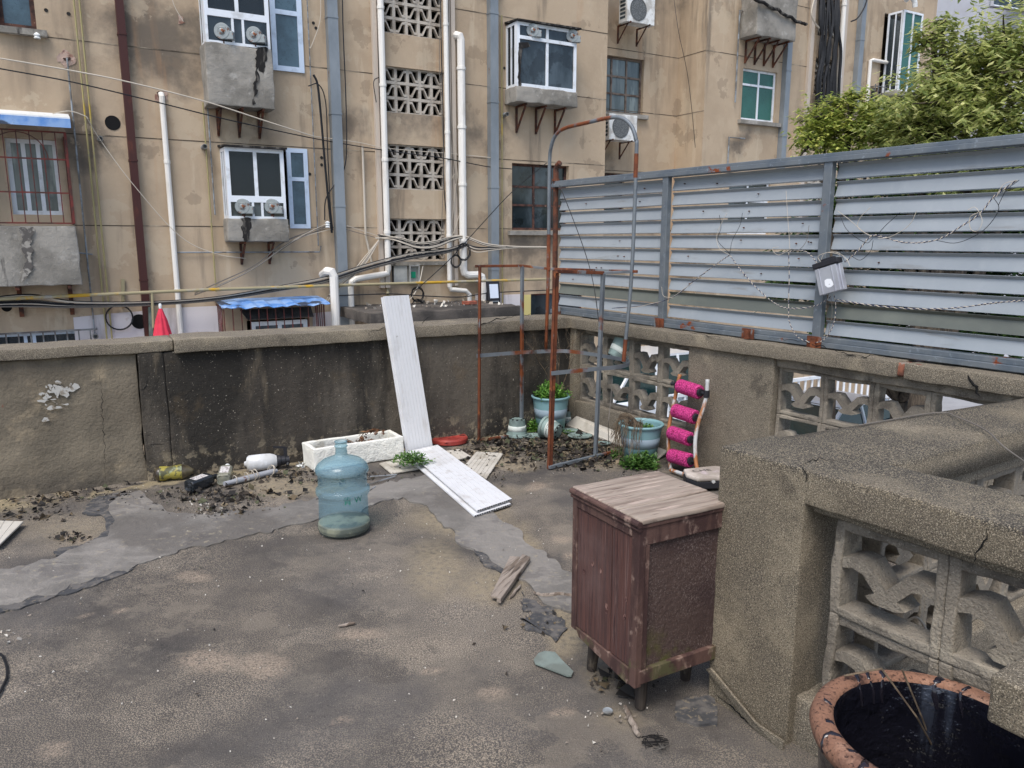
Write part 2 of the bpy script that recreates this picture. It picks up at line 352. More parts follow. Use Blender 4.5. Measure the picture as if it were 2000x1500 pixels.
M['fencefrm'] = mat('fence_frame', srgb(116,122,126), .5, [(srgb(92,102,112), N(7, .4, .7, .8, d=8)), (srgb(136,70,36), N(3.2, .63, .66, 1, d=6)), (srgb(160,170,178), N(30, .6, .7, .4))], metal=.35)
M['panel'] = mat('white_panel', srgb(214,214,214), .4, [(srgb(172,168,162), N(3, .50, .70, .6, d=8)), (srgb(186,180,174), N(14, .5, .7, .6, st=(1,1,.2))), (srgb(120,110,100), N(24, .68, .74, .6))], [], spec=.45)
M['paneldirty'] = mat('dusty_panel', srgb(190,184,172), .6, [(srgb(150,142,126), N(4, .45, .65, .7)), (srgb(110,104,92), N(24, .64, .74, .6))])
M['foam'] = mat('styrofoam', srgb(226,224,214), .9, [(srgb(176,168,150), N(7, .58, .7, .7, d=8)), (srgb(70,60,50), N(26, .70, .76, .7, mul=dict(z='Z', lo=.16, hi=0)))], [(dict(s=90, lo=0, hi=.7, vor='F1'), .006), (N(22), .008)])
M['soil'] = mat('soil', srgb(58,46,38), .95, [(srgb(34,28,24), N(14))], [(N(40), .02)])
M['litter'] = mat('leaf_litter', srgb(60,53,46), .9, [(srgb(38,36,34), dict(island=1, lo=.2, hi=.5)), (srgb(94,82,64), dict(island=1, lo=.66, hi=.70)), (srgb(76,78,58), dict(island=1, lo=.82, hi=.84)), (srgb(128,114,92), dict(island=1, lo=.95, hi=.96))])
M['pebble'] = mat('white_pebble', srgb(206,200,188), .9, [(srgb(130,120,108), dict(island=1, lo=.3, hi=.7))])
M['pot'] = mat('turquoise_plastic', srgb(122,158,162), .5, [(srgb(96,134,136), N(4, .45, .7, .7)), (srgb(150,160,150), N(12, .6, .75, .5))], spec=.4)
M['band'] = mat('mauve_band', srgb(128,144,154), .6, [(srgb(126,140,150), N(14, .55, .7, .8))])
M['smallpot'] = mat('grey_green_plastic', srgb(128,146,140), .55, [(srgb(100,114,110), N(9)), (srgb(160,160,146), N(20, .6, .75, .5))])
M['whiteband'] = mat('white_band', srgb(196,202,194), .6, [(srgb(150,156,148), N(30, .55, .7))])
M['print'] = mat('grey_print', srgb(96,108,104), .7)
M['redplastic'] = mat('red_plastic', srgb(168,72,62), .5, [(srgb(140,56,50), N(6)), (srgb(184,150,130), N(14, .62, .75, .6))])
M['wood'] = mat('grey_wood', srgb(150,138,126), .85, [(srgb(96,82,70), N(3, .45, .6, .8, st=(1.2,11,4), rot=(0,0,-1.1))), (srgb(62,54,48), N(6, .56, .66, .8, st=(1,12,4), rot=(0,0,-1.1)))], [(N(8, st=(1.2,14,4), rot=(0,0,-1.1)), .006)])
CABANG = math.atan2(.484, .875)
cl = lambda c, s, lo, hi, k, st, **q: (c, N(s, lo, hi, k, st=st, rot=(0,0,-CABANG), **q))
M['cabtop'] = mat('cabinet_top_wood', srgb(158,144,130), .85, [
    cl(srgb(120,104,92), 3, .42, .66, .85, (.8,11,1), d=8), cl(srgb(190,170,156), 4, .52, .66, .8, (1.5,14,1), d=7, lc=(3,0,0)),
    cl(srgb(80,60,54), 6, .60, .68, .9, (1,16,1), d=8, lc=(0,5,0)), (srgb(138,116,110), N(3, .55, .7, .5))], [(N(6, st=(1.2,20,1), rot=(0,0,-CABANG), d=8), .004)])
M['cabdoor'] = mat('cabinet_door_wood', srgb(86,58,52), .75, [
    (srgb(66,48,46), N(6, .42, .62, .8, st=(16,16,.5), d=6)), (srgb(118,94,88), N(6, .54, .70, .6, st=(18,18,.5), lc=(3,1,0), d=6)), (srgb(104,84,80), N(2, .45, .65, .6)),
    (srgb(140,118,110), N(4, .66, .76, .5, st=(3,3,.7), d=8)), (srgb(44,26,28), N(11, .62, .7, .9, st=(10,10,.4)))], [(N(9, st=(10,10,.5), d=8), .004)])
M['cabside'] = mat('cabinet_side_board', srgb(74,59,54), .7, [(srgb(56,42,42), N(3, .4, .62, .9, d=6)), (srgb(124,110,104), N(240, .50, .66, .75, st=(1,1,.7), d=4, mul=N(5, .3, .6))), (srgb(150,140,130), N(90, .70, .75, .5, d=3)), (srgb(84,84,40), dict(z='Z', lo=.34, hi=.2, k=.8, mul=N(6, .45, .6)))], [(N(60), .003)])
M['cabtrim'] = mat('cabinet_trim_wood', srgb(88,66,59), .8, [(srgb(60,42,40), N(4, .42, .6, .9, st=(5,5,1))), (srgb(140,118,106), N(9, .55, .68, .8, st=(3,3,2), d=8)), (srgb(84,88,54), dict(z='Z', lo=.3, hi=.16, k=.6, mul=N(8, .5, .6)))], [(N(20), .003)])
M['cableg'] = mat('cabinet_leg_wood', srgb(74,66,58), .9, [(srgb(50,44,40), N(12, st=(4,4,.5))), (srgb(110,100,84), N(18, .6, .7, .7))])
M['terra'] = mat('terracotta_rim', srgb(134,98,78), .9, [(srgb(104,76,64), N(6, .4, .65, .8, d=7)), (srgb(168,132,110), N(14, .55, .7, .6)), (srgb(52,36,32), N(110, .56, .64, .85, d=3)), (srgb(40,26,24), N(9, .60, .66, .8))], [(N(90), .004)])
M['glaze'] = mat('black_glaze', srgb(30,28,34), .14, [(srgb(60,32,24), N(4, .55, .75, .8)), (srgb(100,110,120), N(3, .66, .76, .35, st=(1,1,.3), d=9))], spec=.5, bump=[(N(9), .004)])
M['glazein'] = mat('inner_glaze', srgb(20,20,27), .16, [(srgb(86,94,108), N(5, .57, .70, .6, st=(1,1,.10), d=9)), (srgb(44,36,34), N(4, .5, .7, .7))], spec=.6, bump=[(N(7), .02)])  # pale upright streaks are reflections painted into the glaze colour
M['water'] = mat('dark_water', srgb(14,14,16), .05, spec=.5)
M['bark'] = mat('bark', srgb(92,82,70), .95, [(srgb(56,50,44), N(8, st=(2,2,.4)))], [(N(20, st=(2,2,.4)), .02)])
M['asphalt'] = mat('asphalt', srgb(150,151,154), .9, [(srgb(128,129,132), N(.6, .4, .6, .8)), (srgb(150,150,150), N(60, .6, .7, .5))])
M['paint'] = mat('road_paint', srgb(216,216,216), .7)
M['carwhite'] = mat('car_white', srgb(214,218,222), .3, coat=.6, spec=.5)
M['cargrey'] = mat('car_grey', srgb(70,76,84), .3, coat=.6, spec=.5)
M['carglass'] = mat('car_glass', srgb(22,44,46), .06, [(srgb(90,120,110), N(9, .64, .68, .5, d=8))], spec=.6)
M['tyre'] = mat('tyre', srgb(26,26,28), .8)
M['palewall'] = mat('pale_building', srgb(196,196,200), .8, [(srgb(170,168,170), N(.6, .4, .7, .6)), (srgb(140,136,134), N(2, .62, .75, .5, st=UPS))])
M['clearroof'] = mat('translucent_sheet', srgb(206,218,222), .35, [(srgb(156,182,190), N(2, .4, .6, .6, st=(1,1,1))), (srgb(120,120,110), N(9, .62, .74, .5))], spec=.5)
M['alu'] = mat('aluminium', srgb(186,188,194), .35, [(srgb(160,160,168), N(3, .4, .6, .5))], metal=.5)
M['sticker'] = mat('worn_sticker', srgb(232,234,236), .6, [(srgb(40,40,44), N(28, .58, .62, 1, d=5))])
M['blackplastic'] = mat('black_plastic', srgb(40,40,44), .45)
M['whiteplastic'] = mat('white_plastic', srgb(220,222,220), .4, [(srgb(180,178,170), N(9, .55, .7, .6))])
M['clearplastic'] = glassy('clear_plastic', srgb(150,150,136), .6, .2)
M['darkplastic'] = glassy('dark_bottle', srgb(46,50,54), .8, .2)
M['juice'] = mat('juice_bottle', srgb(96,90,70), .3, [(srgb(196,186,60), dict(z='Y', lo=0, hi=.001, k=0)), (srgb(60,52,36), N(14))], coat=.4)
M['yellowlabel'] = mat('yellow_label', srgb(150,140,66), .5, [(srgb(70,72,58), N(22, .5, .56, .9)), (srgb(140,150,120), N(8, .55, .6, .8))])
M['paperlabel'] = mat('paper_label', srgb(206,202,198), .7, [(srgb(130,120,118), dict(s=90, lo=.5, hi=.56, st=(1,1,4)) )])
M['bluebottle'] = glassy('blue_bottle', srgb(112,144,158), .30, .07)
M['bluewet'] = glassy('blue_bottle_misted', srgb(122,152,164), .50, .16)
M['murky'] = mat('murky_water', srgb(168,158,132), .3, [(srgb(90,88,74), N(7))], spec=.5)
M['greenprint'] = mat('green_print', srgb(24,120,96), .6)
M['bluebase'] = glassy('blue_bottle_base', srgb(128,140,138), .25, .12)
M['shard'] = mat('broken_glass', srgb(122,134,128), .15, [(srgb(106,114,108), N(9))], spec=.5)
M['litebox'] = mat('meter_box', srgb(176,176,170), .5, [(srgb(150,150,146), N(3))])
M['yellowpaint'] = mat('yellow_paint', srgb(200,186,122), .7)
M['greencard'] = mat('green_card', srgb(30,150,112), .6)
def leafmat(name, a, b, c, tr=.35):
    m = bpy.data.materials.new(name); m.use_nodes = True; n = m.node_tree.nodes; L = m.node_tree.links
    g = n.new('ShaderNodeNewGeometry'); cr = n.new('ShaderNodeValToRGB'); e = cr.color_ramp.elements
    e[0].color = a; e[1].color = c; q = e.new(.55); q.color = b
    L.new(g.outputs['Random Per Island'], cr.inputs[0])
    bs = n['Principled BSDF']; bs.inputs['Roughness'].default_value = .45; bs.inputs['Specular IOR Level'].default_value = .4
    L.new(cr.outputs[0], bs.inputs['Base Color'])
    t = n.new('ShaderNodeBsdfTranslucent'); L.new(cr.outputs[0], t.inputs[0])
    mx = n.new('ShaderNodeMixShader'); mx.inputs[0].default_value = tr
    L.new(bs.outputs[0], mx.inputs[1]); L.new(t.outputs[0], mx.inputs[2]); L.new(mx.outputs[0], n['Material Output'].inputs[0])
    return m
M['leafA'] = leafmat('camphor_leaf', srgb(112,128,74), srgb(176,184,112), srgb(224,222,158), .5)
M['leafB'] = leafmat('yellow_leaf', srgb(112,132,64), srgb(166,178,92), srgb(216,214,124), .45)
M['leafC'] = leafmat('dark_leaf', srgb(38,64,34), srgb(64,92,44), srgb(96,124,58))
M['weed'] = leafmat('weed_leaf', srgb(66,110,44), srgb(104,152,64), srgb(146,190,92))
M['weedd'] = leafmat('weed_dark', srgb(54,86,42), srgb(86,124,58), srgb(122,156,80))
M['deadleaf'] = leafmat('dead_leaf', srgb(74,46,30), srgb(110,72,46), srgb(150,112,78), .2)
M['twig'] = mat('twig', srgb(112,98,80), .9, [(srgb(80,68,56), N(20))])
M['palepane'] = mat('pale_pane', srgb(104,114,114), .15, [(srgb(70,80,82), N(5, .4, .62, .8, st=(1,1,.15))), (srgb(146,156,152), N(3, .56, .66, .6, st=(1,1,.2), lc=(2,0,0)))], spec=.6)
M['oldpaint'] = mat('flaked_paint', srgb(176,174,168), .8, [(srgb(140,132,120), N(30, .5, .6))])
M['greyframe'] = mat('window_greybrown', srgb(116,104,94), .7, [(srgb(80,62,54), N(6, .45, .6, .8))])
M['pinkskin'] = mat('seat_pad', srgb(188,178,168), .7, [(srgb(150,140,130), N(6)), (srgb(214,198,206), N(3, .6, .7, .6))])
M['tubewhite'] = mat('rusting_white_tube', srgb(176,176,174), .5, [(srgb(150,98,60), N(7, .50, .56, 1, st=(1,1,.4), d=7)), (srgb(110,64,40), N(12, .64, .7, .9))])
# ================================================================ SETTING: ground, floor
g = MB(); g.add([(-90,-40,-3), (130,-40,-3), (130,160,-3), (-90,160,-3)], [(0,1,2,3)])
g.top('ground', M['asphalt'], None, None, kind='structure')
mk = MB()
for k in range(6):
    p = V((3.0+k*1.5, 16.5+k*.9, -2.996)); mk.hexa(p, V((.12,0,0)), V((.9,1.5,0)), V((0,0,.002)))
p = fl(1090, 782, -3); q = fl(1345, 712, -3); mk.hexa(p+V((0,0,.004)), q-p, V((.1,.35,0)), V((0,0,.002)))
mk.top('road_marking', M['paint'], None, None, kind='structure')
# terrace floor as a fine grid with attributes for old sand stains and grime
far = RW.P(4.6, 0, -.1)
poly = [BW.P(6.5,0,-.1), BW.P(-.1,0,-.1), RW.P(0,0,-.1), RW.P(2.62,0,-.1), V((1.9,2.95,0)), V((1.10,2.30,0)), RB.P(0,0,-.15), RB.P(3.6,0,-.15), V((2.6,-1.6,0)), V((-6.5,-1.6,0))]
def inside(x, y, poly):
    c = False; j = len(poly)-1
    for i in range(len(poly)):
        a, b = poly[i], poly[j]
        if (a[1] > y) != (b[1] > y) and x < (b[0]-a[0])*(y-a[1])/(b[1]-a[1])+a[0]: c = not c
        j = i
    return c
SAND = [(900,1010,95,34,.9),(850,1110,60,62,.75),(960,1140,75,40,.75),(1020,1085,34,60,1),(1105,1225,36,60,1),(560,948,90,18,.9),(470,905,60,14,.7),(640,955,60,16,.8),
        (150,1035,130,34,.55),(1010,905,50,14,.8),(960,880,40,10,.8),(1130,870,90,18,.7),(1190,905,60,14,.6),(990,960,50,14,.5),(40,985,80,24,.5),(1190,1290,60,60,.6),(1210,1400,50,30,.5)]
SPOT = [(380,1125,34,10),(838,1305,22,8),(665,1410,17,8),(108,1462,32,14),(230,1195,12,7),(175,1197,10,5),(1100,1052,22,7),(1038,948,20,6),(150,1048,34,8),(1140,890,20,5),(1120,1080,20,8),(410,1290,60,20),(520,1300,50,24),(700,1240,50,10),(1090,1385,30,10),(960,1355,30,12)]
res = .04; X0, Y0, nx, ny = -6.5, -1.6, 250, 205
fv = []; sand = []; spot = []; grime = []
for j in range(ny+1):
    for i in range(nx+1):
        x, y = X0+i*res, Y0+j*res; p = V((x, y, 0))
        n1 = noise.noise(V((x*.9, y*.9, 0)))
        fv.append((x, y, -.004+.006*n1+.002*noise.noise(V((x*4, y*4, 3)))))
        s_ = sp_ = 0
        if y > .9:
            px_, py_ = pr(p)
            wx = px_+18*noise.noise(V((x*5, y*5, 1))); wy = py_+9*noise.noise(V((x*5, y*5, 7)))
            for a, b, rx, ry, k in SAND:
                d = ((wx-a)/rx)**2+((wy-b)/ry)**2
                if d < 2: s_ = max(s_, k*(1-d/2))
            for a, b, rx, ry in SPOT:
                d = ((wx-a)/rx)**2+((wy-b)/ry)**2
                if d < 2: sp_ = max(sp_, 1-d/2)
        else:
            s_ = max(0, noise.noise(V((x, y, 5)))); sp_ = 0
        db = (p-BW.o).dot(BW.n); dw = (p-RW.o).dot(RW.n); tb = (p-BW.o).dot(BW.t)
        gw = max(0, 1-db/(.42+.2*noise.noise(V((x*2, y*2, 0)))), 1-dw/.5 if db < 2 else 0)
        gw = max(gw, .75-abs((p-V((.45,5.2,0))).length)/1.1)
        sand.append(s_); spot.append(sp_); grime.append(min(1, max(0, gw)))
ff = []
for j in range(ny):
    for i in range(nx):
        if inside(X0+(i+.5)*res, Y0+(j+.5)*res, poly):
            a = j*(nx+1)+i; ff.append((a, a+1, a+nx+2, a+nx+1))
me = bpy.data.meshes.new('terrace_floor'); me.from_pydata(fv, [], ff)
for nm, arr in (('sand', sand), ('spot', spot), ('grime', grime)):
    at = me.attributes.new(nm, 'FLOAT', 'POINT'); at.data.foreach_set('value', arr)
fo = bpy.data.objects.new('terrace_floor', me); COL.objects.link(fo); me.materials.append(M['floor']); fo['kind'] = 'structure'
me.shade_smooth()
MB().slab([p+V((0,0,-.03)) for p in poly], (0,0,-.12)).top('terrace_slab', M['slabdark'], None, None, kind='structure')
def jag(px, step=4, amp=3.0, z=.006, seed=0):
    out = []
    for i in range(len(px)):
        a, b = px[i], px[(i+1) % len(px)]; d = math.hypot(b[0]-a[0], b[1]-a[1]); n = max(1, int(d/step))
        for k in range(n):
            t = k/n; x = a[0]+(b[0]-a[0])*t; y = a[1]+(b[1]-a[1])*t
            e = noise.noise_vector(V((x*.022, y*.03, seed)))*amp*1.6+noise.noise_vector(V((x*.055, y*.07, seed)))*amp*1.1+noise.noise_vector(V((x*.31, y*.4, seed)))*amp*.12
            out.append(fl(x+e.x, y+e.y*.7, z))
    return out
def sheet(name, px, m, z, th=.004, amp=3.0, seed=0):
    P = jag(px, amp=amp, z=z, seed=seed); bm = bmesh.new(); vs = [bm.verts.new(p) for p in P]
    f = bm.faces.new(vs); bmesh.ops.triangulate(bm, faces=[f], ngon_method='EAR_CLIP')
    ex = bmesh.ops.extrude_edge_only(bm, edges=[e for e in bm.edges if e.is_boundary])
    for v in ex['geom']:
        if isinstance(v, bmesh.types.BMVert): v.co.z -= .012+th
    bmesh.ops.recalc_face_normals(bm, faces=bm.faces)
    me = bpy.data.meshes.new(name); bm.to_mesh(me); bm.free(); o = bpy.data.objects.new(name, me); COL.objects.link(o)
    me.materials.append(m); o['kind'] = 'structure'; return o
sheet('tar_patch', [(165,985),(232,965),(262,970),(240,1010),(235,1050),(180,1075),(105,1090),(100,1078),(180,1055),(215,1035),(200,1010),(165,1000)], M['tar'], .004, amp=6, seed=3)
sheet('tar_patch', [(-60,1175),(0,1165),(130,1135),(230,1105),(262,1112),(180,1145),(60,1182),(0,1198),(-60,1215),(-300,1305),(-310,1285)], M['tar'], .004, amp=4, seed=5)
sheet('tar_patch', [(1020,1150),(1050,1170),(1085,1190),(1110,1215),(1090,1252),(1050,1235),(1020,1212),(1045,1205),(1030,1180)], M['tar'], .004, amp=14, seed=6)
sheet('tar_patch', [(1322,1370),(1350,1360),(1388,1352),(1402,1390),(1400,1412),(1360,1412),(1320,1400)], M['tar'], .004, amp=6, seed=8)
sheet('tar_patch', [(905,1052),(925,1062),(970,1092),(1010,1128),(990,1126),(945,1096)], M['tar'], .0045, amp=9, seed=12)
sheet('sealant_strip', [(-650,1290),(-300,1195),(-60,1130),(0,1112),(80,1092),(150,1070),(205,1045),(232,1015),(215,985),(232,968),(270,958),(300,972),(335,1000),(400,1005),(500,994),(620,972),(700,950),(770,935),(830,928),(900,958),(960,998),(1010,1038),(1060,1078),(1115,1118),(1170,1165),(1160,1200),(1110,1192),(1045,1166),(1020,1132),(960,1095),(900,1052),(860,1012),(820,984),(790,972),(745,984),(700,1000),(620,1016),(540,1034),(460,1052),(400,1062),(340,1078),(250,1112),(150,1143),(60,1172),(0,1188),(-60,1205),(-300,1290),(-650,1420)], M['bitumen'], .006, amp=7, seed=1)
# ================================================================ PARAPETS
COPZ = .79
bw = thing('parapet_wall', 'long stained concrete parapet with coping along the back of the terrace', 'wall', BW.P(0,0))
m = MB(); m.rough(BW, -.22, 2.93, -.1, .795, 0, -.24, res=.06, amp=.004, seed=1); m.build('wall', M['wall'], bw, smooth=True)
m = MB(); m.rough(BW, 2.93, 3.08, -.1, .80, .0, -.24, res=.05, amp=.004, seed=1)
m.build('pier', M['wall'], bw, smooth=True)
m = MB(); m.rough(BW, 3.08, 6.5, -.1, .80, -.035, -.24, res=.06, amp=.008, rad=.008, seed=2); m.build('recessed_panel', M['beigewall'], bw, smooth=True)['label'] = 'recessed beige plastered stretch at the left end'
m = MB(); m.rough(BW, -.24, 3.02-.15, .79, .872, .045, -.30, res=.035, amp=.003, rad=.006, seed=4); m.build('coping', M['conc'], bw, smooth=True)
m = MB(); m.rough(BW, 2.875, 6.5, .80, .865, .004, -.30, res=.035, amp=.003, rad=.006, seed=5); m.build('coping', M['conc'], bw, smooth=True)
# white paint flaking on the recessed panel
def splat(fr, px, o, seed, amp=8):
    out = []
    for i in range(len(px)):
        a, b = px[i], px[(i+1) % len(px)]; n = max(1, int(math.hypot(b[0]-a[0], b[1]-a[1])/4))
        for k in range(n):
            x = a[0]+(b[0]-a[0])*k/n; y = a[1]+(b[1]-a[1])*k/n
            e = noise.noise_vector(V((x*.12, y*.12, seed)))*amp; t, z = fr.px(x+e.x, y+e.y, o); out.append(fr.P(t, z, o))
    return out
m = MB()
for k in range(46):
    x, y = R.choice([(115,765),(115,765),(110,788),(92,775),(120,750)]); x += R.gauss(0, 13); y += R.gauss(0, 9); w = abs(R.gauss(3.5, 3.5))+1.5; h = abs(R.gauss(2.2, 2))+1
    m.slab(splat(BW, [(x-w,y),(x-w*.3,y-h),(x+w*.6,y-h*.7),(x+w,y+h*.2),(x+w*.2,y+h),(x-w*.7,y+h*.6)], -.030+k*.00004, k, 4), BN*.0015)
m.build('paint_splash', M['oldpaint'], bw)['kind'] = 'stuff'
# breeze blocks
def gull(m, fr, t0, t1, zc, o0, o1, h=.05, sd=0):
    """the bird-shaped cross piece in one opening"""
    w = t1-t0; k = .8+.4*((sd*37) % 10)/10
    pts = [(0, .012), (.17, .028), (.31, .026), (.50, -.042), (.69, .026), (.83, .030), (1, .012)]
    low = [(1, -.022), (.86, -.010), (.74, -.018), (.61, -.066), (.70, -.086), (.60, -.098), (.38, -.098), (.30, -.084), (.39, -.064), (.26, -.018), (.15, -.010), (0, -.022)]
    P = [fr.P(t0+a*w, zc+b*k, o0) for a, b in pts+low]
    m.slab(P, fr.n*(o1-o0))
def breeze(m, fr, t0, t1, z0, z1, nc, nr, o0, o1, jw=.022, seed=0, broken=()):
    cw = (t1-t0)/nc; ch = (z1-z0)/nr
    for c in range(nc):
        for r in range(nr):
            a, b = t0+c*cw, t0+(c+1)*cw; lo, hi = z0+r*ch, z0+(r+1)*ch; w = jw+.004*((c*7+r*3) % 3)
            m.rough(fr, a, a+w, lo, hi, o0, o1, .03, .005, .006, seed+c); m.rough(fr, b-w, b, lo, hi, o0, o1, .03, .005, .006, seed+c+1)
            m.rough(fr, a+w*.7, b-w*.7, lo, lo+w, o0-.002, o1+.002, .03, .005, .006, seed+r); m.rough(fr, a+w*.7, b-w*.7, hi-w, hi, o0-.002, o1+.002, .03, .005, .006, seed+r+3)
            if (c, r) not in broken: gull(m, fr, a+w*.5, b-w*.5, lo+ch*.57, o0-.006, o1+.006, sd=c*5+r*3+seed)
rw = thing('lattice_parapet', 'concrete parapet with pierced block panels below the metal louvre screen', 'wall', RW.P(0,0))
m = MB()
m.rough(RW, -.02, .065, -.1, .795, 0, -.20, .06, .005, .01, 7)
m.rough(RW, 1.245, 1.91, -.1, .79, 0, -.20, .05, .006, .012, 8)
m.rough(RW, .06, 1.25, -.1, .215, -.005, -.20, .05, .005, .01, 9)
m.rough(RW, 1.905, 4.8, -.1, .17, -.005, -.20, .05, .005, .01, 10)
m.build('wall', M['conc'], rw, smooth=True)
m = MB(); m.rough(RW, .06, 1.25, .765, .80, -.012, -.19, .05, .004, .008, 11); m.build('lintel', M['concpale'], rw, smooth=True); m = MB(); m.rough(RW, 1.905, 4.8, .735, .80, -.02, -.19, .05, .006, .008, 12); m.build('lintel', M['concpale'], rw, smooth=True)
m = MB(); breeze(m, RW, .07, 1.24, .215, .765, 4, 2, -.045, -.115, seed=1); m.build('breeze_block_panel', M['concpale'], rw)
m = MB(); breeze(m, RW, 1.915, 4.3, .17, .735, 8, 2, -.045, -.115, seed=5); m.build('breeze_block_panel', M['concpale'], rw)
m = MB(); m.rough(RW, -.1, 2.66, .79, .87, .035, -.235, .035, .0035, .006, 13); m.rough(RW, 2.70, 4.8, .785, .865, .035, -.235, .035, .004, .006, 14); m.build('coping', M['conc'], rw, smooth=True)
m = MB(); m.rough(RW, 2.60, 2.78, .80, .862, .02, -.2, .03, .01, .01, 15)
m.build('exposed_brick', mat('brick', srgb(140,90,70), .9, [(srgb(100,66,54), N(12)), (srgb(130,122,112), N(9, .55, .62, .9))]), rw, smooth=True)
# foreground L-shaped rail
cr = thing('corner_rail', 'foreground concrete balustrade with its square end pillar beside the cabinet', 'balustrade', RB.P(0,0))
m = MB(); m.rough(RB, -.292, .012, -.1, .845, 0, -.25, .035, .0025, .008, 21); m.build('pillar', M['railtop'], cr, smooth=True)
m = MB(); m.rough(RB, .004, 3.4, .745, .846, -.002, -.25, .035, .003, .008, 22); m.build('coping', M['railtop'], cr, smooth=True)
m = MB(); m.rough(RB, .0, 3.4, -.1, .15, -.03, -.22, .05, .005, .01, 23); m.build('plinth', M['conc'], cr, smooth=True); m = MB(); m.rough(RB, .0, 3.4, .715, .75, -.045, -.2, .05, .004, .008, 24); m.build('plinth', M['conc'], cr, smooth=True)
m = MB(); breeze(m, RB, .075, 3.15, .15, .715, 10, 2, -.06, -.15, jw=.028, seed=3); m.build('breeze_block_panel', M['concpale'], cr)
m = MB(); m.slab([RB.P(-.1,0,.008), RB.P(-.29,.10,.008), RB.P(-.27,.115,.012), RB.P(-.08,.03,.02), RB.P(.02,.025,.02), RB.P(.02,-.01,.02)], RN*.008)
m.build('cracked_render', M['conc'], cr)
# rail A: from the pillar away to the right wall
pa, pb = V((.683,2.309,0)), V((2.10,3.05,0)); pc, pd = V((1.083,2.087,0)), V((2.05,2.72,0))
er = thing('far_rail', 'concrete balustrade running from the corner pillar back to the louvred wall', 'balustrade', pc)
RF = Fr(pa, pb-pa, (-(pb-pa).y, (pb-pa).x, 0))   # far face, n pointing away from camera
LEN = (pb-pa).length
m = MB()
nseg = 40; top = []; idx = []
vs = []; fs = []
for i in range(nseg+1):
    s_ = i/nseg; a = pa.lerp(pb, s_)+(pb-pa).normalized()*.03; b = pc.lerp(pd, s_)-BN*0
    if i == 0: a = V((.82,2.375,0)); b = V((1.06,2.10,0))
    for j in range(9):
        q = a.lerp(b, j/8); z = .8445+noise.noise(q*6)*.002-(.003 if j in (0, 8) else 0); vs.append((q.x, q.y, z))
    vs.append((b.x, b.y, .75)); vs.append((a.x, a.y, .75))
for i in range(nseg):
    for j in range(11):
        fs.append((i*11+j, i*11+(j+1) % 11, (i+1)*11+(j+1) % 11, (i+1)*11+j))
m.add(vs, fs); m.build('coping', M['railtop'], er, smooth=True)
RG = Fr(pc+(pd-pc).normalized()*.0, pd-pc, ((pd-pc).y, -(pd-pc).x, 0))
m = MB(); breeze(m, RG, .05, 1.15, .15, .70, 4, 2, -.045, -.115, seed=9); m.build('breeze_block_panel', M['concpale'], er)
m = MB(); m.rough(RG, .0, 1.15, .70, .75, -.02, -.2, .04, .004, .008, 31); m.build('lintel', M['conc'], er, smooth=True); m = MB(); m.rough(RG, 0, 1.15, -.12, .15, -.01, -.2, .05, .004, .01, 32); m.build('plinth', M['conc'], er, smooth=True)
# concrete ledge near the camera above the jar
SF = Fr((.812,1.19,0), -RN, RD)
m = MB(); m.rough(SF, 0, .62, .655, .745, 0, .40, .03, .002, .008, 40)
m.top('concrete_ledge', M['railtop'], 'thick concrete ledge jutting out over the rim of the black jar', 'ledge', smooth=True)
def crack(parent, fr, px, o, w=.0022, seed=1):
    P = []
    for i in range(len(px)-1):
        (x0, y0), (x1, y1) = px[i], px[i+1]; n_ = max(2, int(math.hypot(x1-x0, y1-y0)/7))
        for k in range(n_): P.append((x0+(x1-x0)*k/n_+R.uniform(-3,3), y0+(y1-y0)*k/n_+R.uniform(-3,3)))
    Q = []
    for x, y in P:
        if fr is None: Q.append(fl(x, y, o))
        else: t, z = fr.px(x, y, o); Q.append(fr.P(t, z, o))
    mb = MB(); n_ = len(Q)
    mb.tube(Q, [max(.0004, w*math.sin(math.pi*(i+.6)/(n_+.2))*R.uniform(.4,1.3)) for i in range(n_)], 4); mb.build('crack', M['dark'], parent)
crack(cr, RB, [(1392,1352),(1420,1372),(1455,1405),(1480,1432),(1495,1440),(1530,1445)], .001, .003)
crack(cr, RB, [(1928,1025),(1925,1052),(1905,1080),(1898,1112)], .000, .002)
crack(cr, RB, [(1560,912),(1572,918),(1575,930),(1570,950)], .002, .002)
crack(rw, RW, [(1500,660),(1560,664),(1650,690),(1690,700),(1700,694),(1750,700)], .037, .003); crack(rw, RW, [(1890,735),(1905,757),(1918,780)], .037, .008); crack(rw, RW, [(1310,640),(1370,652),(1430,664)], .037, .002)
crack(bw, BW, [(1052,612),(1000,618),(960,626),(940,634),(905,640)], .047, .004); crack(bw, BW, [(795,625),(760,640),(712,650)], .047, .002); crack(bw, BW, [(840,618),(822,630),(834,640)], .047, .003)
crack(bw, BW, [(290,745),(280,760),(262,770)], .001, .002); crack(bw, BW, [(195,720),(200,800),(204,870),(206,945)], .001, .002); crack(bw, BW, [(290,868),(310,866),(328,872)], .001, .002)
crack(er, None, [(1560,908),(1600,895),(1640,900)], .847, .0015)
